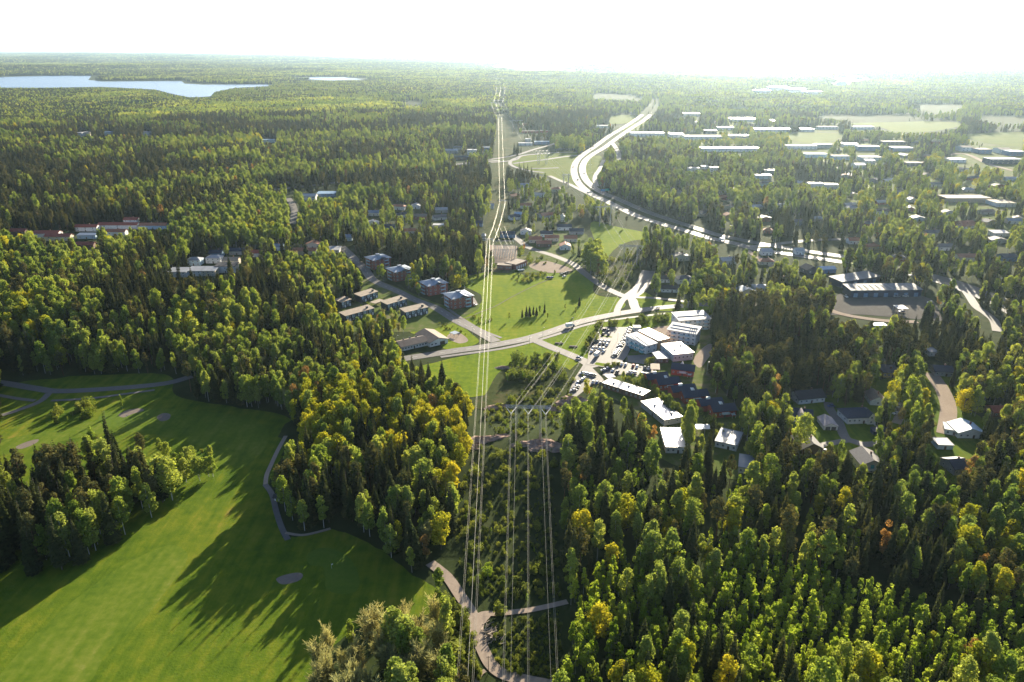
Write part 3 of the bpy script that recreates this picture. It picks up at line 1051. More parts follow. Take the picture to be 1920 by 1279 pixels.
# --- terraced dark row houses with tan roofs
def row_house(A, B, label, D=8.5, H=5.4):
    o = house('row_house', label, 'row house', A, B, D, H, 'dark', 'tan', 'mono', .9, .5, floors=2, cols=0, sides=0, door=False, chimney=False, group='dark row houses with tan roofs')
    L = o['dims'][0]
    nu = max(2, int(round(L / 5.5)))
    for i in range(nu):
        x0 = L * i / nu
        w = L / nu
        mb = MB()
        mb.box(x0 + w * .12, -.12, 2.7, x0 + w * .52, -.003, 5.1)
        mb.build('pale_panel', MW_['pale_blue'], o)
        mb = MB()
        mb.box(x0 + w * .6, -.1, .2, x0 + w * .88, -.003, 2.4)
        mb.build('door', M_gdoor, o)
        for (xx, z) in ((x0 + w * .32, 3.2), (x0 + w * .32, .9), (x0 + w * .76, 3.2)):
            link('window', window_mesh(1.2, 1.3, M_frame), o, (xx, -.13 if z > 3 and xx < x0 + w * .5 else -.004, z))
    r = [c for c in o.children if c.name.startswith('roof')][0]
    add_part(r, 'roof_vent', M_dframe, [(L * .8, D * .3, 5.9, L * .8 + 1.6, D * .3 + 1.2, 7.4)])
    return o


row_house((678, 568), (709, 558), 'dark row house with tan roof, rearmost, beside the shaded side road')
row_house((641, 579), (659, 573), 'short dark row house with tan roof, leftmost, behind the yellow tree')
row_house((649, 605), (702, 590), 'longest dark row house with tan roof, front left of the terrace')
row_house((727, 583), (763, 572), 'dark row house with tan roof in the middle of the terrace')
row_house((761, 598), (803, 588), 'dark row house with tan roof at the right end, nearest the brick blocks')
car_port('carport', 'low open carport with tan roof joined to the middle row house', (704, 575), (721, 569), 6, 2.6, MR_['tan'])

# --- long low building with wings
o = house('low_school_building', 'long low school building with brown felt roof and pale front by the main road', 'school', (753, 659), (801, 648), 12, 3.4, 'white', 'brown', 'gable_x', 2.2, .7, cols=9, sides=0, win=(1.4, 1.4), chimney=False, vis=True)
L = o['dims'][0]
mb = MB()
gable_roof(mb, 15, 22, 3.5, 2.3, .7, axis='y')
wing = wall_mesh(15, 22, 3.5, 2.3, 'gable_y').build('wing_wall', MW_['white'], o)
wing.location = (L + .01, -4, 0)
g = mb.build('wing_roof', MR_['brown'], o)
g.location = (L + .01, -4, 0)
mb = MB()
mb.box(8.5, -.1, .1, 12.5, -.003, 2.6)
d_ = mb.build('entrance', M_door, o)
d_.location = (L, -4, 0)
for x in (2, 5):
    link('window', window_mesh(1.6, 1.4, M_frame), o, (L + x, -4.004, 1.0))
c_ = MB()
for i in range(3):
    c_.box(L * (.25 + .25 * i), 7.5, 4.9, L * (.25 + .25 * i) + .9, 8.3, 6.2)
c_.build('roof_vent', M_dframe, o)
q = (at(801, 656), at(832, 652), at(825, 628), at(792, 630))
nobase([(796, 660), (834, 656), (828, 626), (790, 628)])
protect([(801, 655), (830, 652), (830, 640), (815, 630), (796, 634)])
car_port('carport', 'small carport with pale sheet roof on the sand beside the school', (852, 633), (861, 630), 5, 2.5, MR_['bluegrey'])
car_port('shelter', 'dark little shelter in the trees left of the school', (692, 640), (700, 637), 4, 2.4, MR_['black'], cat='shelter')

# --- substation
o = house('substation_building', 'brick substation building with brown roof and tall white doors', 'substation', (967, 506), (988, 498), 13, 5.0, 'brick', 'brown', 'flat', 0, .4, cols=0, door=False, chimney=False)
L = o['dims'][0]
for i in range(5):
    mb = MB()
    mb.box(-.9, -.1, 0, .9, -.003, 3.2)
    mb.build('white_door', M_gdoor, o).location = (L * (i + .6) / 5.4, 0, 0)
house('substation_building', 'low brick hall left of the substation building with white doors', 'substation', (932, 506), (958, 507), 9, 4.6, 'brick', 'brown', 'flat', 0, .4, cols=5, sides=1, win=(1.6, 1.0), door=True, chimney=False)
add = thing('parked_trailer', 'white flat trailer parked before the substation doors', 'trailer', (*at(972, 509), 0), .35)
add_part(add, 'bed', M_frame, [(0, 0, .7, 6.5, 2.2, 1.5)])
add_part(add, 'wheel', M_dframe, [(1.0, .05, 0, 1.6, .3, .697), (1.0, 1.9, 0, 1.6, 2.15, .697), (5.0, .05, 0, 5.6, .3, .697), (5.0, 1.9, 0, 5.6, 2.15, .697)])


def gantry(A, w, h, yaw, label):
    x, y = at(*A)
    o = thing('substation_gantry', label, 'gantry', (x, y, 0), yaw, 'steel gantries in the substation yard')
    for s in (-w / 2, w / 2):
        mb = MB()
        mb.tube([(s - .35, 0, -.2), (s, 0, h)], .12, 4)
        mb.tube([(s + .35, 0, -.2), (s, 0, h)], .12, 4)
        for i in range(5):
            z = h * (i + .5) / 5.5
            q = .35 * (1 - z / h)
            mb.tube([(s - q, 0, z), (s + q, 0, z + .6)], .06, 3)
        mb.build('leg', M_steel, o)
    mb = MB()
    mb.tube([(-w / 2, 0, h), (w / 2, 0, h)], .14, 4)
    mb.tube([(-w / 2, 0, h - .7), (w / 2, 0, h - .7)], .1, 4)
    for i in range(int(w / 1.2)):
        mb.tube([(-w / 2 + 1.2 * i, 0, h - .7), (-w / 2 + 1.2 * i + .6, 0, h)], .05, 3)
    mb.build('crossbeam', M_steel, o)
    for i in range(3):
        mb = MB()
        xx = -w / 3 + i * w / 3
        mb.tube([(xx, 0, h - .75), (xx, 0, h - 2.6)], .16, 6)
        mb.build('insulator', M_insul, o)


for (u, v, w, h, lab) in ((936, 484, 14, 9, 'front steel gantry of the substation yard on the left'), (954, 484, 14, 9, 'front steel gantry of the substation yard on the right'), (938, 477, 14, 10, 'middle steel gantry of the substation yard on the left'),
                         (955, 477, 13, 10, 'middle steel gantry of the substation yard on the right'), (940, 470, 14, 11, 'rear steel gantry of the substation yard on the left'), (956, 470, 12, 11, 'rear steel gantry of the substation yard on the right')):
    gantry((u, v), w, h, .1, lab)
proto = None
for r_ in range(5):
    for c_ in range(9):
        u, v = 927 + c_ * 4.6 + r_ * .8, 488 - r_ * 4
        x, y = at(u, v)
        if proto is None:
            proto = thing('busbar_post', 'pale busbar post with insulators among the substation gantries', 'busbar post', (x, y, 0), 0, 'busbar posts in the substation yard')
            add_part(proto, 'post', M_steel, [(-.12, -.12, 0, .12, .12, 3.0)])
            mb = MB()
            mb.tube([(0, 0, 3.0), (0, 0, 5.2)], .22, 6)
            mb.tube([(-1.2, 0, 5.2), (1.2, .2, 5.5)], .1, 5)
            mb.build('insulator', M_insul, proto)
        else:
            c = copy_tree(proto)
            c.location = (x, y, 0)
            c.rotation_euler = (0, 0, random.uniform(-.6, .6))
protect([(926, 488), (968, 490), (966, 462), (924, 462)])
sheet('substation_yard', [(920, 494), (968, 494), (970, 462), (918, 460)], M_gravel, smooth=False)

# --- pale apartment houses right of the car park
o = house('apartment_house', 'pale apartment house with tin roof and blue shaded front beside the car park', 'apartment house', (1211, 664.5), (1231, 658.5), 21, 6.3, 'white', 'tin', 'mono', 1.4, .6, floors=2, cols=2, sides=5, win=(1.4, 1.4), door=False, chimney=False)
add_part(o, 'roof_walkway', M_dframe, [(3.0, 1, 8.25, 3.4, 20, 8.5), (6.2, 1, 8.25, 6.6, 20, 8.5)])
for y in (4, 9, 14):
    for z in (.3, 3.3):
        add_part(o, 'balcony', MW_['teal'], [(-1.5, y - 1.6, z, -.003, y + 1.6, z + 1.1)])
o = house('apartment_house', 'apricot rendered apartment house with gleaming tin roof behind the blue fronted one', 'apartment house', (1233.5, 656), (1252, 651), 21, 7.0, 'orange', 'shiny', 'mono', .9, .5, floors=2, cols=2, sides=4, win=(1.3, 1.4), door=False, chimney=False)
o = house('apartment_house', 'white apartment house with rows of balconies and walkways on its tin roof', 'apartment house', (1250, 639), (1303, 648.5), 13, 8.8, 'white', 'tin', 'mono', 1.6, .6, floors=3, cols=6, sides=2, win=(1.5, 1.4), door=False, chimney=False)
L = o['dims'][0]
for x in (.22, .5, .72):
    for f in range(3):
        add_part(o, 'balcony', MW_['pale_blue'], [(L * x - 1.6, -1.5, f * 2.93 + .25, L * x + 1.6, -.08, f * 2.93 + 1.3)])
r = [c for c in o.children if c.name.startswith('roof')][0]
for i, y in enumerate((3.5, 8.5)):
    add_part(r, 'roof_walkway', MW_['blue'], [(1, y, 9.15 + y * .12, L - 1, y + .5, 9.4 + y * .12)])
for i in range(4):
    add_part(r, 'roof_pipe', M_steel, [(L * .7 + i * 1.5, 7, 9.6, L * .7 + i * 1.5 + .5, 7.5, 11.4)])
o = house('apartment_house', 'white apartment house with tin roof, rearmost of the pale blocks by the wood', 'apartment house', (1272, 621), (1331, 617), 15, 8.4, 'white', 'tin', 'mono', 1.5, .6, floors=3, cols=7, sides=2, win=(1.5, 1.4), door=False, chimney=False)
L = o['dims'][0]
for x in (.25, .6, .85):
    for f in range(3):
        add_part(o, 'balcony', MW_['pale_blue'], [(L * x - 1.6, -1.5, f * 2.8 + .25, L * x + 1.6, -.08, f * 2.8 + 1.3)])
add_part([c for c in o.children if c.name.startswith('roof')][0], 'roof_walkway', MW_['blue'], [(1, 6, 9.4, L - 1, 6.5, 9.7)])
house('garage', 'small white flat roofed garage at the head of the car park', 'garage', (1188, 622), (1201, 622), 5, 3.2, 'pale_blue', 'white', 'flat', 0, .3, cols=2, sides=0, win=(1.4, .9), door=False, chimney=False)
house('day_care_house', 'low flat roofed house with tin roof and brown front below the pale blocks', 'house', (1232, 682), (1253, 681), 13, 3.4, 'brown', 'tin', 'flat', 0, .4, cols=4, sides=2, chimney=False)
house('hall', 'bright white roofed hall behind the first red row house', 'hall', (1262, 679), (1299, 675), 20, 5.5, 'white', 'shiny', 'flat', 0, .4, cols=5, sides=2, door=False)
car_port('carport', 'open carport with tan sheet roof left of the first red row house', (1220, 700), (1236, 701), 9.5, 2.9, MR_['tan'])
car_port('carport', 'small white roofed cycle shelter between the two lower car parks', (1139, 716), (1153, 714), 5, 2.6, MR_['tin'])


# --- red row houses with navy roofs, each a front and a back range
def red_house(A, B, label, off=(-3.6, 7.6), D=8.5, H=4.4, back=True):
    o = house('red_row_house', label, 'row house', A, B, D, H, 'redwood', 'navy', 'gable_x', 2.4, .5, cols=5, sides=1, win=(1.0, 1.2), chimney=False, group='red row houses with navy roofs', frame=M_frame)
    L = o['dims'][0]
    r = [c for c in o.children if c.name.startswith('roof')][0]
    mb = MB()
    zc = H + 2.0
    mb.face([(L * .36, D * .45, zc + .4), (L * .52, D * .45, zc + .4), (L * .44, D * .45, zc + 2.3)])
    mb.face([(L * .36, D * .45, zc + .4), (L * .44, D * .45, zc + 2.3), (L * .44, D * .95, zc + .4)])
    mb.face([(L * .52, D * .45, zc + .4), (L * .44, D * .95, zc + .4), (L * .44, D * .45, zc + 2.3)])
    mb.build('dormer', M_frame, r)
    add_part(o, 'balcony', MW_['white'], [(L * .36, -1.4, 2.5, L * .66, -.08, 3.5)])
    add_part(o, 'porch', M_frame, [(L * .75, -2.2, 2.2, L * .9, -.08, 2.4), (L * .75, -2.2, 0, L * .755, -2.1, 2.197), (L * .895, -2.2, 0, L * .9, -2.1, 2.197)])
    if back:
        wb = wall_mesh(L * .97, D, H, 2.4, 'gable_x').build('back_wall', MW_['redwood'], o)
        wb.location = (off[0], off[1] + 1.0, 0)
        mb = MB()
        gable_roof(mb, L * .97, D, H, 2.4, .5, axis='x')
        b = mb.build('back_roof', MR_['navy'], o)
        b.location = (off[0], off[1] + 1.0, 0)
        mb = MB()
        mb.box(L * .3, D * .4, H + 2.0, L * .3 + 2.4, D * .4 + .9, H + 3.6)
        s = mb.build('skylight', M_frame, b)
        a = Vector(o.location)
        yaw = o.rotation_euler.z
        cc, ss = math.cos(yaw), math.sin(yaw)
        a2 = Vector((a.x + cc * off[0] - ss * off[1], a.y + ss * off[0] + cc * off[1], 0))
        finish(o, a2, yaw, L, D, H + 2.4, True)
    return o


red_house((1258, 703), (1300, 708), 'red row house with one broad navy roof, farthest back beside the bright hall', back=False, D=10)
red_house((1235, 733.5), (1275, 729.5), 'red row house with navy roofs, second from the back, behind the light green tree')
red_house((1283, 758), (1328, 753.5), 'red row house with navy roofs, third from the back, in the middle of the row')
red_house((1337, 785), (1380, 781), 'red row house with navy roofs nearest the villas')

house('flat_hall', 'long narrow white roofed building in front of the lower car park', 'hall', (1130, 728), (1204, 752), 8.5, 3.6, 'brown', 'shiny', 'flat', 0, .4, cols=9, sides=1, chimney=True)
house('flat_hall', 'hall whose tin roof shines brightest in the low sun', 'hall', (1202, 764), (1245, 799), 11.5, 3.8, 'grey', 'shiny', 'flat', 0, .4, cols=7, sides=2)
o = house('flat_hall', 'hall with split white gleaming roof just below the brightest roof', 'hall', (1248, 850), (1285, 851), 21, 3.8, 'white', 'shiny', 'flat', 0, .4, cols=4, sides=4)
add_part(o, 'roof_gutter', M_dframe, [(5.4, 0, 4.106, 5.7, 21, 4.2)])
o = house('flat_hall', 'hall with two white tin roof halves left of the villas', 'hall', (1340, 838), (1380, 847), 16, 3.6, 'white', 'tin', 'flat', 0, .4, cols=4, sides=3)
add_part(o, 'roof_gutter', M_dframe, [(5.6, 0, 3.906, 6.1, 16, 4.0)])
house('flat_hall', 'white roofed hall half hidden by spruces below the split white roof', 'hall', (1384, 887), (1409, 891), 13, 3.6, 'white', 'tin', 'flat', 0, .4, cols=3, sides=3)
car_port('carport', 'low blue grey carport between the last red house and the tin roofs', (1306, 813), (1332, 813), 5, 2.8, MR_['bluegrey'])

# --- villas on the right
house('villa', 'dark roofed villa with a white gable under the tall spruces', 'house', (1497, 759), (1546, 754), 11, 3.6, 'white', 'black', 'gable_x', 3.0, .7, cols=5, sides=2)


def dormer(o, L, x, w, H, rise, wm, rm):
    mb = wall_mesh(w, 4.5, H, rise, 'gable_y')
    wobj = mb.build('gable_bay', MW_[wm], o)
    wobj.location = (L * x - w / 2, -1.2, 0)
    mb = MB()
    gable_roof(mb, w, 5.5, H, rise, .3, axis='y')
    g = mb.build('bay_roof', MR_[rm], o)
    g.location = (L * x - w / 2, -1.2, 0)
    link('window', window_mesh(1.2, 1.3, M_frame), o, (L * x, -1.205, H - .9))
    link('window', window_mesh(1.2, 1.3, M_frame), o, (L * x, -1.205, .9))


o = house('villa', 'white villa with navy roof and a pointed front bay', 'house', (1481, 790), (1521, 795), 10, 3.8, 'white', 'navy', 'gable_x', 2.8, .6, cols=6, sides=2)
dormer(o, o['dims'][0], .48, 3.4, 5.2, 2.0, 'white', 'pink')
o = house('garage', 'white garage with pinkish grey gabled roof and an open front', 'garage', (1544, 807), (1570, 807.5), 11, 2.7, 'white', 'pink', 'gable_y', 1.8, .4, cols=0, door=False, chimney=False)
L = o['dims'][0]
for x in (.12, .54):
    add_part(o, 'garage_door', M_dframe, [(L * x, -.08, .1, L * (x + .34), -.003, 2.3)])
o = house('villa', 'largest white villa with navy hipped roof and outside stairs', 'house', (1588, 796), (1641, 794), 12, 4.3, 'white', 'navy', 'hip', 3.4, .7, cols=6, sides=2)
dormer(o, o['dims'][0], .8, 4.2, 4.6, 2.6, 'white', 'navy')
add_part(o, 'stairs', M_frame, [(15 + i * .0, -2.0 - i * .35, 0, 16.4, -1.65 - i * .35, 1.5 - i * .25) for i in range(6)])
house('villa', 'white house with grey brown gable roof and a round gable window', 'house', (1631, 760), (1659.5, 761.5), 12, 3.4, 'white', 'brown', 'gable_y', 2.4, .5, cols=1, sides=3, door=False)
house('villa', 'ochre walled house with flat navy roof at the edge of the spruce wood', 'house', (1655, 708), (1684, 709), 10, 3.6, 'yellow', 'navy', 'mono', 1.2, .6, cols=4, sides=2)
house('villa', 'grey gabled villa behind the big light green birch', 'house', (1503, 853), (1541, 852), 14, 3.8, 'brown', 'grey', 'gable_y', 3.0, .8, cols=3, sides=3)
o = house('villa', 'cream villa with dark brown roof and a teal upper door', 'house', (1613, 888), (1653, 888), 13, 5.4, 'cream', 'grey', 'gable_y', 2.6, .9, floors=2, cols=3, sides=3, door=False)
L = o['dims'][0]
add_part(o, 'teal_door', M_tealdoor, [(L * .42, -.1, 2.9, L * .58, -.075, 5.0)])
add_part(o, 'balcony', M_frame, [(L * .1, -1.7, 2.5, L * .95, -.1, 2.7), (L * .1, -1.7, 2.7, L * .95, -1.62, 3.6)])
house('villa', 'villa with navy roof beside the gravel lane, behind the yellow tree', 'house', (1752, 705), (1787, 707), 11, 3.4, 'grey', 'navy', 'gable_x', 2.2, .6, cols=4, sides=2)
o = house('villa', 'white house with light blue tin roof below the gravel lane', 'house', (1795, 822), (1843, 823), 12, 3.6, 'white', 'lightblue', 'gable_y', 2.6, .6, cols=4, sides=3)
house('villa_wing', 'low white roofed wing left of the light blue roofed house', 'house', (1770, 814), (1794, 818), 9, 3.0, 'white', 'white', 'flat', 0, .4, cols=2, sides=2, chimney=False)
house('garage', 'small pale flat garage below the light blue roofed house', 'garage', (1757, 843), (1786, 844), 8, 2.7, 'pale_blue', 'white', 'flat', 0, .3, cols=0, door=True, chimney=False)
house('villa', 'house with navy roof among the trees, lowest of the villas', 'house', (1788, 892), (1816, 890), 11, 3.8, 'grey', 'navy', 'gable_x', 2.4, .6, cols=3, sides=2)
house('shed', 'long low navy shed in front of the largest white villa', 'shed', (1637, 816), (1670, 816), 4, 2.1, 'navy', 'navy', 'mono', .5, .3, cols=0, door=True, chimney=False)
house('villa', 'small villa with a dark red roof at the right edge wood', 'house', (1862, 782), (1890, 782), 9, 3, 'brown', 'red', 'gable_x', 2, .5, cols=3, sides=2)
house('villa', 'pale house above the spruce wood by the left of the dark warehouses', 'house', (1414, 547), (1441, 547), 10, 3.8, 'pale_blue', 'white', 'hip', 1.8, .5, cols=4, sides=2)
house('villa', 'house hidden between the meadow road and the spruces with dark roof', 'house', (1238, 530), (1256, 530), 9, 3.4, 'white', 'black', 'gable_x', 2, .5, cols=3, sides=2)
house('villa', 'low house with dark roof and white porch by the strip of wood', 'house', (1240, 548), (1272, 549), 9, 3.2, 'white', 'black', 'gable_x', 2, .5, cols=4, sides=2, vis=False)
house('villa', 'pale roofed hut in the top right garden of the spruce wood', 'house', (1742, 668), (1758, 668), 8, 3, 'white', 'white', 'flat', 0, .3, cols=2, sides=1)

# --- warehouses on the right
o = house('warehouse', 'longest dark navy warehouse with a grey roof', 'warehouse', (1594, 558), (1726, 556.5), 15, 6.4, 'navy', 'wgrey', 'mono', 1.0, .8, cols=0, door=False, chimney=False)
L = o['dims'][0]
for i in range(7):
    add_part(o, 'loading_door', MW_['blue'], [(L * (i + .3) / 7, -.09, 0, L * (i + .3) / 7 + 3.6, -.003, 3.8)])
for i in range(12):
    link('window', window_mesh(1.8, .9, M_dframe), o, (L * (i + .5) / 12, -.004, 4.7))
r = [c for c in o.children if c.name.startswith('roof')][0]
for i in range(11):
    add_part(r, 'roof_seam', MW_['concrete'], [(L * (i + 1) / 12, .5, 7.3, L * (i + 1) / 12 + .25, 14.5, 7.7)])
o = house('warehouse', 'shorter dark warehouse with a grey roof behind the longest one', 'warehouse', (1577, 540), (1648, 529), 15, 5.6, 'navy', 'wgrey', 'mono', 1.0, .8, cols=0, door=False, chimney=False)
L = o['dims'][0]
for i in range(4):
    add_part(o, 'loading_door', MW_['blue'], [(L * (i + .3) / 4, -.09, 0, L * (i + .3) / 4 + 3.6, -.003, 3.6)])
house('shed', 'small blue shed with pale blue roof left of the warehouses', 'shed', (1540, 513), (1567, 512), 10, 4, 'blue', 'lightblue', 'gable_x', 1.6, .5, cols=3, sides=1, chimney=False)
house('barn', 'black gabled barn left of the small blue shed', 'barn', (1513, 515), (1535, 513), 12, 4.4, 'dark', 'black', 'gable_y', 3.0, .5, cols=2, sides=1, chimney=False)
car_port('fuel_canopy', 'white flat canopy on posts in the warehouse yard', (1683, 589), (1701, 589), 9, 4.4, MR_['white'], cat='canopy')
house('shed', 'pale low shed among the trees below the warehouse yard', 'shed', (1638, 617), (1662, 617), 6, 2.6, 'pale_blue', 'bluegrey', 'flat', 0, .3, cols=2, sides=0, chimney=False)

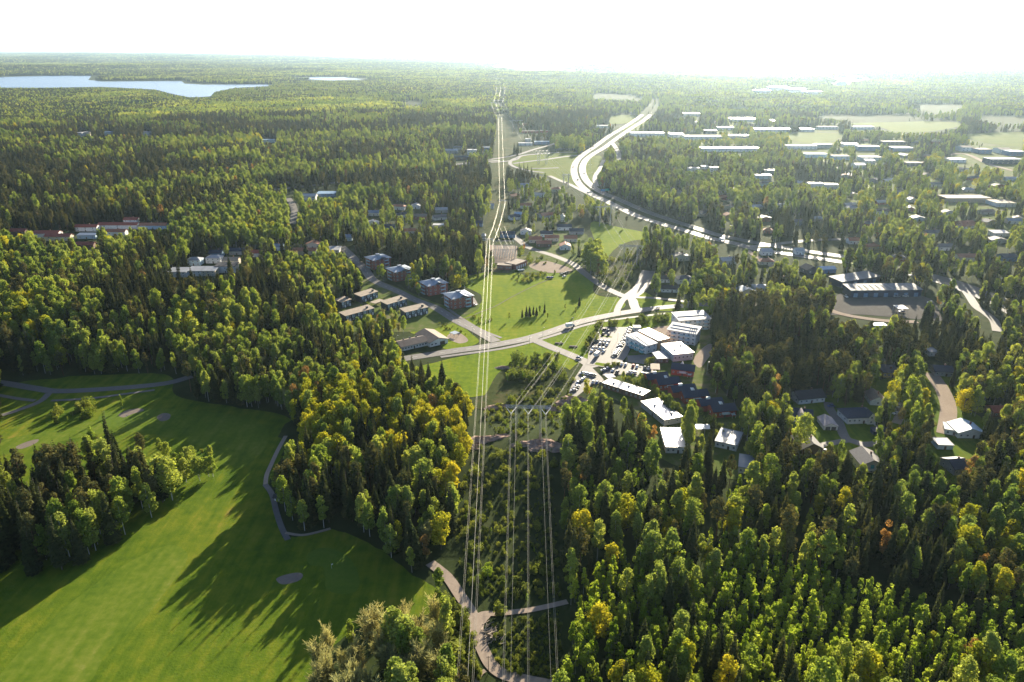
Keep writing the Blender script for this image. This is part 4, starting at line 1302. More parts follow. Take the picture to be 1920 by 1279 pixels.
# --- smaller houses far off: roof colour and place tell them apart
SMALL = [
    # u0, u1, v base, depth, H, wall, roof, kind, label, name
    (62, 110, 446, 10, 5, 'white', 'red', 'gable_x', 'red roofed row house with white gable, leftmost of the far left terrace', 'row_house'),
    (84, 132, 452, 9, 5, 'cream', 'red', 'gable_x', 'red roofed row house in front of the leftmost one on the far left', 'row_house'),
    (18, 48, 442, 9, 5, 'brown', 'red', 'gable_x', 'red roofed house against the left edge of the picture', 'row_house'),
    (140, 182, 434, 9, 5, 'white', 'red', 'gable_x', 'red roofed row house with bright white end in the far left terrace', 'row_house'),
    (145, 180, 448, 7, 4, 'pale_blue', 'bluegrey', 'mono', 'pale blue low house in front of the far left terrace', 'row_house'),
    (184, 258, 430, 9, 5, 'white', 'red', 'gable_x', 'long red roofed row house in the middle of the far left terrace', 'row_house'),
    (200, 235, 442, 8, 4.5, 'white', 'tile', 'gable_x', 'orange roofed row house below the long red roof on the left', 'row_house'),
    (232, 258, 420, 9, 5, 'white', 'red', 'gable_x', 'short red roofed house at the back of the far left terrace', 'row_house'),
    (262, 312, 430, 9, 4.5, 'pale_blue', 'tile', 'gable_x', 'red roofed house at the right end of the far left terrace', 'row_house'),
    (142, 176, 466, 8, 4, 'brown', 'red', 'gable_x', 'dark red roofed low house lowest of the far left terrace', 'row_house'),
    (316, 350, 520, 12, 5, 'white', 'tin', 'mono', 'white roofed house at the left end of the white cluster in the dark forest', 'house'),
    (352, 378, 518, 12, 5, 'white', 'tin', 'mono', 'white tin roofed house second in the white forest cluster', 'house'),
    (378, 404, 518, 12, 5, 'cream', 'tin', 'mono', 'cream walled tin roofed house in the white forest cluster', 'house'),
    (404, 442, 512, 11, 6.4, 'white', 'black', 'mono', 'white house with black roof at the right of the white forest cluster', 'house'),
    (350, 376, 498, 10, 5.6, 'pale_blue', 'tin', 'hip', 'pale blue house at the back of the white forest cluster', 'house'),
    (386, 414, 494, 10, 5.6, 'white', 'white', 'hip', 'white house at the back middle of the white forest cluster', 'house'),
    (418, 446, 498, 10, 5, 'cream', 'tan', 'gable_x', 'tan roofed house at the back right of the white forest cluster', 'house'),
    (392, 416, 482, 9, 4, 'blue', 'navy', 'gable_x', 'blue house with navy roof above the white forest cluster', 'house'),
    (470, 505, 482, 9, 4, 'white', 'red', 'gable_x', 'white house with a red roof in the left forest', 'house'),
    (430, 458, 478, 9, 4, 'grey', 'navy', 'gable_x', 'navy roofed house left of the red roofed white one', 'house'),
    (506, 530, 470, 9, 4, 'pale_blue', 'bluegrey', 'gable_x', 'grey roofed house right of the red roofed white one', 'house'),
    (548, 592, 478, 10, 4, 'cream', 'tile', 'gable_x', 'orange tiled house on the wooded hill on the left', 'house'),
    (572, 600, 466, 10, 4.4, 'cream', 'tile', 'gable_y', 'orange tiled gabled house behind the first one on the hill', 'house'),
    (612, 636, 474, 12, 2.8, 'white', 'white', 'mono', 'row of pale garages on the slope above the side road', 'garage'),
    (565, 592, 376, 14, 6, 'white', 'white', 'gable_x', 'white hall beside the ring road on the left', 'hall'),
    (594, 628, 370, 14, 5, 'blue', 'lightblue', 'mono', 'blue hall beside the ring road on the left', 'hall'),
    (146, 154, 256, 14, 9, 'white', 'white', 'flat', 'far white block among the forest on the left', 'building'),
    (156, 166, 255, 12, 9, 'cream', 'white', 'flat', 'far cream block beside the white one on the left', 'building'),
    (194, 208, 254, 12, 8, 'pale_blue', 'lightblue', 'flat', 'far bluish block on the left', 'building'),
    (268, 280, 254, 12, 8, 'white', 'tin', 'flat', 'far pale block right of the bluish one on the left', 'building'),
    (490, 515, 268, 12, 7, 'pale_blue', 'lightblue', 'flat', 'far pale building left of the power line cutting', 'building'),
    (832, 858, 288, 14, 6, 'grey', 'bluegrey', 'gable_x', 'grey roofed building left of the ring road junction', 'building'),
    (850, 866, 282, 12, 6, 'grey', 'navy', 'gable_x', 'dark roofed building behind the grey roofed one at the junction', 'building'),
    (876, 894, 290, 16, 9, 'white', 'white', 'flat', 'white block left of the power line at the junction', 'building'),
    (852, 880, 300, 10, 5, 'brown', 'navy', 'gable_x', 'low dark roofed house nearest the junction on its left', 'building'),
    (904, 918, 282, 12, 6, 'blue', 'bluegrey', 'flat', 'blue building just left of the power line', 'building'),
    (972, 998, 273, 14, 5, 'white', 'white', 'flat', 'white hall behind the interchange loop', 'hall'),
    (1002, 1030, 271, 14, 6, 'blue', 'lightblue', 'flat', 'blue hall behind the interchange loop', 'hall'),
    (985, 995, 266, 14, 6, 'white', 'tin', 'flat', 'small white hall behind the white one at the interchange', 'hall'),
    (978, 1010, 250, 14, 5, 'brick', 'brown', 'flat', 'long brick row far behind the interchange on the left', 'row_house'),
    (1012, 1032, 249, 14, 5, 'brick', 'brown', 'flat', 'long brick row far behind the interchange on the right', 'row_house'),
    (980, 1000, 236, 14, 5, 'brick', 'tile', 'flat', 'far brick row behind the other brick rows', 'row_house'),
    (1013, 1025, 220, 14, 6, 'cream', 'tile', 'gable_x', 'tiny far orange roofed house beyond the brick rows', 'house'),
    (1118, 1140, 240, 14, 6, 'white', 'white', 'flat', 'white hall left of the motorway', 'hall'),
    (1183, 1246, 256, 30, 8, 'white', 'shiny', 'flat', 'long gleaming hall right of the motorway bend', 'warehouse'),
    (1256, 1282, 258, 30, 8, 'white', 'shiny', 'flat', 'shorter gleaming hall right of the long one by the motorway', 'warehouse'),
    (976, 996, 391, 9, 4, 'white', 'tile', 'gable_x', 'orange roofed house alone above the middle houses', 'house'),
    (908, 926, 392, 10, 4, 'white', 'white', 'gable_x', 'white house beside the power line in the middle', 'house'),
    (965, 978, 408, 8, 4, 'blue', 'lightblue', 'gable_x', 'light blue house in the middle of the garden suburb', 'house'),
    (1045, 1072, 432, 9, 4, 'white', 'navy', 'gable_x', 'navy roofed house in the middle garden suburb', 'house'),
    (1052, 1060, 416, 9, 6, 'white', 'white', 'gable_y', 'small white gable behind the navy roofed house', 'house'),
    (1014, 1036, 445, 9, 4, 'pale_blue', 'navy', 'gable_x', 'dark roofed house above the orange tiled houses', 'house'),
    (976, 996, 440, 8, 4, 'white', 'navy', 'gable_y', 'navy roofed house left above the orange tiled houses', 'house'),
    (992, 1016, 456, 10, 4, 'cream', 'tile', 'gable_x', 'orange tiled house at the left of the orange cluster', 'house'),
    (1006, 1034, 464, 10, 4, 'brown', 'tile', 'gable_x', 'orange tiled house in front of the orange cluster', 'house'),
    (1022, 1048, 453, 10, 4, 'cream', 'tile', 'gable_x', 'orange tiled house at the back of the orange cluster', 'house'),
    (1050, 1070, 469, 12, 4, 'white', 'tile', 'gable_y', 'white gabled house with orange roof right of the orange cluster', 'house'),
    (1058, 1082, 454, 10, 4, 'cream', 'tile', 'gable_x', 'orange tiled house behind the white gabled one', 'house'),
    (1068, 1094, 440, 9, 4, 'grey', 'navy', 'gable_x', 'navy roofed house at the right of the garden suburb', 'house'),
    (903, 910, 452, 8, 6, 'white', 'white', 'hip', 'white round topped building beside the substation', 'building'),
    (938, 966, 446, 9, 4, 'blue', 'navy', 'gable_x', 'blue house behind the substation', 'house'),
    (776, 800, 412, 10, 4, 'brick', 'brown', 'gable_x', 'brick house in the wood left of the power line', 'house'),
    (812, 834, 428, 10, 3.4, 'cream', 'white', 'flat', 'pale flat roofed house in the wood left of the power line', 'house'),
    (890, 905, 425, 9, 4, 'blue', 'navy', 'gable_x', 'navy roofed house left of the power line', 'house'),
    (640, 660, 452, 9, 4, 'pale_blue', 'bluegrey', 'gable_x', 'grey blue house above the brick blocks', 'house'),
    (720, 740, 432, 9, 4, 'blue', 'navy', 'gable_x', 'dark house among birches above the brick blocks', 'house'),
    (690, 712, 405, 9, 4, 'white', 'bluegrey', 'gable_x', 'pale house in the woods below the ring road', 'house'),
    (1428, 1448, 479, 9, 4, 'white', 'white', 'gable_x', 'pale roofed house below the motorway bridge', 'house'),
    (1492, 1508, 478, 9, 4, 'white', 'white', 'gable_x', 'white house right below the motorway bridge', 'house'),
    (1592, 1612, 458, 9, 4, 'white', 'tile', 'gable_x', 'white house with orange roof right of the motorway bridge', 'house'),
    (1798, 1834, 490, 12, 4, 'cream', 'tile', 'gable_x', 'orange tiled house in the wood above the warehouses', 'house'),
    (1880, 1906, 490, 12, 4, 'blue', 'navy', 'gable_x', 'navy house in the wood near the right edge', 'house'),
    (1760, 1790, 470, 10, 4, 'white', 'grey', 'gable_x', 'grey roofed house in the wood far above the warehouses', 'house'),
    (1862, 1892, 444, 11, 4, 'white', 'white', 'mono', 'long pale roofed house near the right edge', 'house'),
    (1774, 1858, 380, 26, 6, 'tan', 'tan', 'flat', 'large low school with tan roof in the far suburb', 'school'),
    (1868, 1904, 388, 26, 5, 'white', 'tan', 'flat', 'wing right of the large low far school', 'school'),
    (1458, 1482, 390, 10, 4, 'white', 'white', 'flat', 'white row house in the wood right of the motorway', 'house'),
    (1474, 1498, 374, 10, 4, 'white', 'white', 'flat', 'second white row house in the wood right of the motorway', 'house'),
    (1316, 1328, 320, 12, 7, 'white', 'white', 'flat', 'white block with flat top in the trees right of the motorway', 'building'),
    (1332, 1348, 322, 12, 7, 'white', 'white', 'flat', 'second white block with flat top in the trees right of the motorway', 'building'),
    (1288, 1312, 322, 12, 6, 'white', 'tin', 'flat', 'low white block left of the two in the trees', 'building'),
    (1416, 1446, 336, 12, 6, 'pale_blue', 'lightblue', 'flat', 'bluish block in the trees right of the motorway', 'building'),
    (1434, 1454, 326, 12, 6, 'grey', 'white', 'flat', 'grey block behind the bluish one', 'building'),
    (1518, 1544, 352, 14, 6, 'white', 'white', 'flat', 'white terrace on the left in the far suburb', 'row_house'),
    (1548, 1572, 354, 14, 6, 'white', 'white', 'flat', 'white terrace on the right in the far suburb', 'row_house'),
    (1604, 1628, 316, 20, 6, 'white', 'shiny', 'gable_x', 'gleaming gabled hall at the edge of the industrial area', 'hall'),
    (1622, 1646, 308, 20, 6, 'white', 'shiny', 'gable_x', 'second gleaming gabled hall at the edge of the industrial area', 'hall'),
    (1700, 1740, 312, 18, 6, 'dark', 'navy', 'flat', 'dark flat block in front of the industrial area', 'hall'),
    (1476, 1548, 280, 20, 7, 'white', 'shiny', 'flat', 'long pale hall in the front row of the industrial area', 'warehouse'),
    (1510, 1562, 296, 20, 7, 'pale_blue', 'tin', 'flat', 'grey blue hall in front of the industrial area', 'warehouse'),
    (1562, 1602, 300, 20, 7, 'pale_blue', 'tin', 'flat', 'grey hall right of the blue one in the industrial area', 'warehouse'),
    (1528, 1570, 278, 20, 8, 'grey', 'white', 'flat', 'grey fronted hall in the middle of the industrial area', 'warehouse'),
    (1582, 1616, 276, 20, 7, 'white', 'shiny', 'flat', 'white roofed hall behind the middle of the industrial area', 'warehouse'),
    (1610, 1660, 283, 20, 9, 'blue', 'white', 'flat', 'blue walled hall with large white roof in the industrial area', 'warehouse'),
    (1614, 1664, 302, 20, 7, 'pale_blue', 'bluegrey', 'flat', 'long blue grey hall in front of the blue walled hall', 'warehouse'),
    (1656, 1710, 272, 20, 7, 'dark', 'black', 'flat', 'black roofed hall at the right of the industrial area', 'warehouse'),
    (1676, 1722, 284, 28, 7, 'blue', 'tin', 'flat', 'tin roofed hall in front of the black roofed one', 'warehouse'),
    (1315, 1452, 285, 20, 8, 'white', 'shiny', 'flat', 'longest gleaming hall in the bright industrial strip', 'warehouse'),
    (1284, 1374, 263, 40, 8, 'white', 'shiny', 'flat', 'gleaming hall beside the motorway side of the bright strip', 'warehouse'),
    (1322, 1350, 252, 20, 9, 'dark', 'grey', 'flat', 'dark tall block in the bright industrial strip', 'warehouse'),
    (1368, 1414, 260, 20, 7, 'grey', 'shiny', 'flat', 'grey hall right of the dark tall block', 'warehouse'),
    (1346, 1384, 244, 20, 7, 'white', 'shiny', 'flat', 'small gleaming hall behind the dark tall block', 'warehouse'),
    (1416, 1500, 247, 20, 7, 'white', 'shiny', 'flat', 'gleaming hall behind the far edge of the bright strip', 'warehouse'),
    (1502, 1534, 247, 20, 7, 'white', 'shiny', 'flat', 'short gleaming hall beside the far green field', 'warehouse'),
    (1534, 1582, 243, 20, 7, 'white', 'tin', 'flat', 'pale hall at the left edge of the far green field', 'warehouse'),
    (1600, 1650, 243, 20, 7, 'white', 'tin', 'flat', 'pale hall in front of the far green field', 'warehouse'),
    (1370, 1430, 228, 40, 8, 'white', 'shiny', 'flat', 'far gleaming hall beyond the bright strip', 'warehouse'),
    (1282, 1322, 218, 40, 8, 'white', 'shiny', 'flat', 'far gleaming hall nearest the motorway in the glare', 'warehouse'),
    (1376, 1404, 206, 40, 9, 'white', 'shiny', 'flat', 'bright block far off in the glare', 'warehouse'),
    (1803, 1830, 284, 26, 8, 'white', 'shiny', 'gable_x', 'white domed hall near the far right road', 'hall'),
    (1834, 1866, 288, 26, 8, 'blue', 'lightblue', 'flat', 'blue hall right of the white one near the far right road', 'hall'),
    (1874, 1902, 288, 26, 8, 'white', 'shiny', 'gable_x', 'second white hall near the right edge far off', 'hall'),
    (1892, 1930, 292, 26, 8, 'blue', 'lightblue', 'flat', 'blue hall at the right edge far off', 'hall'),
    (1856, 1930, 308, 26, 9, 'navy', 'navy', 'flat', 'long navy hall at the right edge', 'warehouse'),
    (1780, 1820, 305, 20, 6, 'white', 'shiny', 'flat', 'bright low hall beside the far right road', 'warehouse'),
    (1418, 1445, 176, 60, 16, 'white', 'shiny', 'flat', 'far white hospital block on the left of its group', 'hospital'),
    (1446, 1480, 172, 60, 22, 'white', 'shiny', 'flat', 'tallest far white hospital block', 'hospital'),
    (1482, 1512, 174, 60, 18, 'white', 'shiny', 'flat', 'far white hospital block right of the tallest', 'hospital'),
    (1514, 1544, 177, 60, 12, 'white', 'white', 'flat', 'low far white hospital block on the right', 'hospital'),
    (1468, 1488, 147, 80, 20, 'white', 'shiny', 'flat', 'white block near the horizon left of the far dome', 'building'),
    (1602, 1608, 147, 60, 20, 'white', 'shiny', 'flat', 'small white block near the horizon', 'building'),
    (1820, 1832, 115, 120, 60, 'grey', 'grey', 'flat', 'grey tower on the right horizon', 'tower'),
    (1864, 1876, 113, 120, 60, 'grey', 'grey', 'flat', 'second grey tower on the right horizon', 'tower'),
    (1885, 1905, 109, 200, 60, 'pale_blue', 'grey', 'flat', 'pale tower farthest right on the horizon', 'tower'),
]
for (u0, u1, v, D, H, w, r, kd, lab, nm) in SMALL:
    cat = nm.replace('_', ' ')
    if u0 > 1270 and v < 320 and v > 200 and nm in ('warehouse', 'hall'):
        u1 = u0 + (u1 - u0) * .78
        r = {0: r, 1: 'wgrey', 2: 'brown', 3: r, 4: 'bluegrey'}[int(u0 + v) % 5]
    Lm = math.dist(at(u0, v), at(u1, v))
    tiny = (u1 - u0) < 18 or v < 262
    big = nm in ('warehouse', 'hall', 'hospital', 'tower', 'building')
    house(nm, lab, cat, (u0, v), (u1, v), D, H, w, r, kd, 2.4 if kd.startswith('gable') else (1.2 if kd != 'hip' else 2.0), .4,
          floors=1 if H < 5 else (2 if H < 12 else 4), cols=0 if (tiny and v < 200) else (3 if not big else min(8, max(3, int(Lm / 9)))), sides=0 if big else 1,
          win=(1.3, 1.2) if not big else (3.0, 1.3), door=not big, chimney=not big and kd.startswith('gable'), back=False)


# small homes under the trees of the suburbs
SUB = [(1250, 318, 1420, 420), (1420, 330, 1600, 440), (1580, 300, 1760, 420), (1740, 320, 1910, 440), (1600, 410, 1900, 500), (660, 390, 890, 440), (920, 340, 1060, 430), (1260, 480, 1500, 560), (1300, 226, 1500, 244), (1560, 262, 1760, 300)]
SUBN = ['in the wood right of the motorway', 'in the middle of the far suburb', 'below the industrial halls', 'in the suburb near the right edge', 'in the wood above the warehouses', 'in the wood left of the power line', 'in the gardens right of the power line', 'in the strip of wood below the motorway', 'in the glare beyond the bright halls', 'between the industrial halls']
SUBC = [7, 9, 10, 11, 7, 7, 6, 5, 6, 6]
ROOFS = [('tile', 'orange tiled'), ('grey', 'grey roofed'), ('white', 'white roofed'), ('navy', 'dark roofed'), ('bluegrey', 'grey blue roofed'), ('brown', 'brown roofed')]
ORDS = ['leftmost', 'second from left', 'third from left', 'fourth from left', 'fifth from left', 'sixth from left', 'seventh from left']
hr = random.Random(5)
for (x0, y0, x1, y1), nm_, cn_ in zip(SUB, SUBN, SUBC):
    lst = []
    for _ in range(400):
        if len(lst) >= cn_:
            break
        u, v = hr.uniform(x0, x1), hr.uniform(y0, y1)
        if VIS[int(v / 2) - 4:int(v / 2) + 3, max(0, int(u / 2) - 3):int(u / 2) + 13].any() or any(abs(u - q[0]) < 30 and abs(v - q[1]) < 14 for q in lst):
            continue
        lst.append((u, v, hr.choice(ROOFS)))
    lst.sort()
    seen = {}
    for u, v, (rk, rl) in lst:
        i = seen.get(rk, 0)
        seen[rk] = i + 1
        px_m = FPX / math.hypot(at(u, v)[1], CAMZ)
        Lh = hr.uniform(11, 19)
        house('house', '%s house %s, %s' % (rl, nm_, ORDS[i]), 'house', (u, v), (u + Lh * px_m, v + hr.uniform(-3, 3)), hr.uniform(8, 11), hr.uniform(3, 5), hr.choice(['white', 'cream', 'yellow', 'grey', 'pale_blue', 'brick']), rk,
              hr.choice(['gable_x', 'gable_x', 'gable_y', 'hip']), 2.3, .5, cols=3, sides=1, back=False, chimney=True)


def dome_hall(u, v, r, h, label):
    x, y = at(u, v)
    o = thing('dome_hall', label, 'hall', (x, y, 0))
    mb = MB()
    m = 16
    for j in range(5):
        a0, a1 = j / 5 * math.pi / 2, (j + 1) / 5 * math.pi / 2
        for i in range(m):
            b0, b1 = 6.2832 * i / m, 6.2832 * (i + 1) / m
            mb.face([(r * math.cos(a0) * math.cos(b0), r * math.cos(a0) * math.sin(b0), 6 + h * math.sin(a0)), (r * math.cos(a0) * math.cos(b1), r * math.cos(a0) * math.sin(b1), 6 + h * math.sin(a0)),
                     (r * math.cos(a1) * math.cos(b1), r * math.cos(a1) * math.sin(b1), 6 + h * math.sin(a1)), (r * math.cos(a1) * math.cos(b0), r * math.cos(a1) * math.sin(b0), 6 + h * math.sin(a1))])
    mb.build('roof', MR_['shiny'], o, True)
    mb = MB()
    mb.tube([(0, 0, -1), (0, 0, 6)], r * .99, m)
    mb.build('wall', MW_['white'], o)
    nobase([(u - 20, v + 4), (u + 20, v + 4), (u + 20, v - 4), (u - 20, v - 4)])
    protect([(u - 9, v), (u + 9, v), (u + 9, v - 6), (u - 9, v - 6)])


dome_hall(1577, 160, 34, 22, 'white dome shaped sports hall far off in the glare')
dome_hall(1726, 119, 70, 45, 'white dome near the right horizon')

# ================================================================== power lines
def lattice(mb, p0, p1, w0, w1, n, r=.09):
    p0, p1 = Vector(p0), Vector(p1)
    d = (p1 - p0)
    a = Vector((1, 0, 0)) if abs(d.normalized().z) > .5 else Vector((0, 1, 0))
    b = Vector((0, 1, 0)) if abs(d.normalized().z) > .5 else Vector((0, 0, 1))
    C = []
    for i in range(n + 1):
        t = i / n
        w = (w0 + (w1 - w0) * t) / 2
        c = p0 + d * t
        C.append([c + a * sx * w + b * sy * w for sx, sy in ((-1, -1), (1, -1), (1, 1), (-1, 1))])
    for k in range(4):
        mb.tube([C[0][k], C[n][k]], r, 4)
    for i in range(n):
        for k in range(4):
            q = (k + 1) % 4
            mb.tube([C[i][k], C[i + 1][q]] if i % 2 else [C[i][q], C[i + 1][k]], r * .55, 3)


def portal_pylon(base, yaw, H, W, label, mast=.5, detail=True, name='power_pylon'):
    """two lattice masts, a crossbeam, three V strings of insulators"""
    x, y = base
    zb = float(terrain(x, y))
    o = thing(name, label, 'pylon', (x, y, zb), yaw)
    mx = W * .265
    for s in (-1, 1):
        mb = MB()
        lattice(mb, (s * mx, 0, -.3), (s * mx, 0, H), 1.3 * mast, 2.2 * mast, 14 if detail else 7, .13 if detail else .16)
        mb.tube([(s * mx, 0, H), (s * mx, 0, H + 3.2)], .12, 4)
        mb.build('mast', M_steel, o)
        if detail:
            mb = MB()
            for sy in (-1, 1):
                mb.tube([(s * mx, 0, H * .9), (s * (mx + 5), sy * 13, 0)], .03, 3)
            mb.build('guy_wire', M_steel, o)
    mb = MB()
    lattice(mb, (-W / 2, 0, H), (W / 2, 0, H), 1.1 * mast * 2.2, 1.1 * mast * 2.2, 18 if detail else 8, .11 if detail else .16)
    mb.build('crossbeam', M_steel, o)
    pts = []
    for k in (-1, 0, 1):
        cx = k * W * .38
        for s in (-1, 1):
            mb = MB()
            a_, b_ = Vector((cx + s * W * .105, 0, H - .6)), Vector((cx, 0, H - 4.2))
            n = 9
            for i in range(n):
                c0 = a_ + (b_ - a_) * (i / n)
                c1 = a_ + (b_ - a_) * ((i + .55) / n)
                mb.tube([c0, c1], .19, 6)
            mb.tube([a_, b_], .07, 4)
            mb.build('insulator_string', M_insul, o)
        pts.append((cx, H - 4.3))
    c, s = math.cos(yaw), math.sin(yaw)
    cond = [Vector((x + c * px_, y + s * px_, zb + z)) for px_, z in pts]
    earth = [Vector((x + c * s_ * mx, y + s * s_ * mx, zb + H + 3.2)) for s_ in (-1, 1)]
    return o, cond, earth


def cable(p, q, sag, label, bundle=2, r=.07, sep=.45, n=28, group=None):
    p, q = Vector(p), Vector(q)
    mid = p.lerp(q, .5)
    o = thing('power_cable', label, 'power cable', p, 0, group)
    d = (q - p)
    side = Vector((-d.y, d.x, 0)).normalized()
    for b in range(bundle):
        off = side * (sep * (b - (bundle - 1) / 2))
        mb = MB()
        mb.tube([d * (i / n) + off + Vector((0, 0, -sag * 4 * (i / n) * (1 - i / n))) for i in range(n + 1)], r, 4)
        mb.build('wire', M_cable, o)
    return o


def at_depth(u, v, z):
    x, y = at(u, v, z)
    return Vector((x, y, z))


PH = ('left', 'middle', 'right')
# right hand line: near pylon and the ones behind it
P0 = at_t(990, 826)[:2]
o0, C0, E0 = portal_pylon(P0, R(-3), 20.0, 24.0, 'near lattice portal pylon standing on the rocks of the clearing')
P1 = at(1181, 500)
o1, C1, E1 = portal_pylon(P1, R(-12), 21, 24, 'second portal pylon on the scrubby slope below the motorway')
P2 = at(1134, 424)
o2, C2, E2 = portal_pylon(P2, R(12), 24, 26, 'third portal pylon beside the motorway embankment', detail=False)
P3 = at(1061, 352)
o3, C3, E3 = portal_pylon(P3, R(20), 20, 15, 'fourth portal pylon on the grass beside the slip road', detail=False)
P4 = at(1017, 308)
o4, C4, E4 = portal_pylon(P4, R(15), 22, 28, 'dark portal pylon with stout legs inside the interchange loop', mast=2.2, detail=False)
P5 = at(968, 248)
o5, C5, E5 = portal_pylon(P5, R(5), 30, 36, 'far portal pylon where the line bends beyond the interchange', detail=False)
P6 = at(934, 205)
o6, C6, E6 = portal_pylon(P6, R(0), 30, 42, 'far portal pylon in the forest cutting', detail=False)
P7 = at(939, 178)
o7, C7, E7 = portal_pylon(P7, R(0), 30, 52, 'farther portal pylon in the forest cutting', detail=False)
P8 = at(936, 156)
o8, C8, E8 = portal_pylon(P8, R(0), 30, 56, 'farthest portal pylon near the lake on the horizon', detail=False)
# the next pylon towards the viewer is out of the picture: the spans run on past the frame
ENDC = [(943, 1279), (990.5, 1279), (1047, 1279)]
ENDE = [(957, 1279), (1034, 1279)]
for i in range(3):
    e = at_depth(*ENDC[i], 13.5)
    far_ = C0[i] + (e - C0[i]) * 1.35
    cable(C0[i], far_, 3.5, PH[i] + ' bright double cable running from the near pylon down to the bottom edge', 2, .034, .5, 40)
for i in range(2):
    e = at_depth(*ENDE[i], 17.5)
    cable(E0[i], E0[i] + (e - E0[i]) * 1.35, 3.0, PH[2 * i] + ' thin earth wire running from the near pylon to the bottom edge', 1, .03)
spans = [(C0, C1, E0, E1, 7, 'between the near pylon and the slope below the motorway'), (C1, C2, E1, E2, 4, 'between the slope and the motorway embankment'), (C2, C3, E2, E3, 4, 'over the motorway slip road'),
         (C3, C4, E3, E4, 3, 'over the interchange grass'), (C4, C5, E4, E5, 9, 'behind the interchange'), (C5, C6, E5, E6, 8, 'along the far cutting'), (C6, C7, E6, E7, 9, 'in the farther cutting'), (C7, C8, E7, E8, 9, 'in the farthest cutting')]
for j, (A_, B_, EA, EB, sg, ph) in enumerate(spans):
    rr = (.036, .04, .045, .05, .06, .07, .085, .1)[j]
    for i in range(3):
        cable(A_[i], B_[i], sg, PH[i] + ' conductor cable ' + ph, 2 if j < 3 else 1, rr, .5)
    if j < 4:
        for i in range(2):
            cable(EA[i], EB[i], sg * .8, PH[2 * i] + ' thin earth wire ' + ph, 1, .035 + .01 * j)

# left hand line: over the viewer to the substation and on to the north
def narrow_pylon(base, H, W, label, yaw=0.0):
    x, y = base
    o = thing('power_pylon', label, 'pylon', (x, y, 0), yaw)
    for s in (-1, 1):
        mb = MB()
        lattice(mb, (s * W * .3, 0, -.3), (s * W * .3, 0, H), 1.2, .7, 10, .12)
        mb.build('mast', M_steel, o)
    mb = MB()
    lattice(mb, (-W / 2, 0, H), (W / 2, 0, H), .9, .9, 12, .1)
    mb.build('crossbeam', M_steel, o)
    for s in (-1, 1):
        for q in (-1, 1):
            mb = MB()
            mb.tube([(s * W * .36 + q * 1.1, 0, H - .4), (s * W * .36, 0, H - 2.6)], .17, 6)
            mb.build('insulator_string', M_insul, o)
    return [Vector((x + s * W * .36, y, H - 2.7)) for s in (-1, 1)]


Q1 = narrow_pylon(at(919, 488), 22, 9, 'lattice pylon where the left line meets the substation')
Q2 = narrow_pylon(at(942, 408), 22, 10, 'lattice pylon of the left line among the middle houses')
Q3 = narrow_pylon(at(938, 246), 36, 12, 'tall lattice pylon of the left line far in the cutting')
Q4 = narrow_pylon(at(926, 216), 40, 20, 'far lattice pylon of the left line in the cutting')
for i in range(2):
    e = at_depth((857, 886)[i], 1279, 13.0)
    cable(Q1[i], Q1[i] + (e - Q1[i]) * 1.2, 3.0, ('left', 'right')[i] + ' bright long cable of the left line crossing meadow and clearing', 2, .034, .55, 60)
    cable(Q1[i], Q2[i], 5, ('left', 'right')[i] + ' cable of the left line from the substation to the middle houses', 2, .036, .5)
    cable(Q2[i], Q3[i], 10, ('left', 'right')[i] + ' long cable of the left line over the ring road', 1, .055, .6, 40)
    cable(Q3[i], Q4[i], 8, ('left', 'right')[i] + ' far cable of the left line in the cutting', 1, .08)
e = at_depth(876, 1279, 17.0)
q = (Q1[0] + Q1[1]) / 2 + Vector((0, 0, 4))
cable(q, q + (e - q) * 1.2, 2.5, 'thin wire between the two bright long cables of the left line', 1, .06)
for k_, (u, v, lab) in enumerate(((936, 452, 'left'), (946, 451, 'middle'), (954, 449, 'right'))):
    a_ = at_depth(u - 8, v - 24, 18)
    b_ = at_depth(u + 8, v + 16, 9)
    cable(a_, b_, 1.0, lab + ' pale slack wire dropping into the substation yard', 1, .07)

# ================================================================== rocks of the clearing
def rock(u, v, rx, ry, h, label):
    x, y, zt = at_t(u, v)
    m, k = 14, 6
    V, F_ = [], []
    for j in range(k + 1):
        t = j / k
        for i in range(m):
            an = 6.2832 * i / m
            rad = (1 - t ** 1.6) * (1 + .28 * math.sin(an * 2 + u) + .16 * math.sin(an * 5 + v) + rng.normal(0, .13))
            V.append((math.cos(an) * rx * rad, math.sin(an) * ry * rad, -.4 + (h + .4) * (t ** .75) + rng.normal(0, .17 * h)))
    for j in range(k):
        for i in range(m):
            F_.append((j * m + i, j * m + (i + 1) % m, (j + 1) * m + (i + 1) % m, (j + 1) * m + i))
    o = link('rock_outcrop', np_mesh('rock_outcrop', V, F_, M_rock), None, (x, y, zt), (0, 0, rng.uniform(-.3, .3)))
    tag(o, label, 'rock')


for r_ in ((905, 826, 9, 4.5, 2.2, 'pinkish rock ledge under the left line cables'), (930, 822, 7, 3.5, 1.6, 'low rock ledge left of the near pylon'), (1000, 832, 9, 4, 2.2, 'pink rock ledge below the near pylon'),
           (1028, 836, 8, 5, 2.6, 'pink rock ledge right below the near pylon'), (1012, 842, 6, 3, 1.5, 'small rock ledge between the near pylon ledges'), (1058, 757, 9, 5, 2.4, 'pinkish rock slope below the lower car park'),
           (1078, 750, 8, 4, 2, 'pinkish rock at the corner of the lower car park'), (1040, 768, 7, 3.4, 1.6, 'rock ledge just right of the near pylon beam'), (930, 764, 8, 3.5, 1.5, 'rock ledge left behind the near pylon'),
           (945, 690, 6, 3.5, 1.3, 'brown rock patch beside the scrub island in the meadow'), (890, 838, 5, 3, 1.5, 'small rock at the left side of the clearing')):
    rock(*r_)

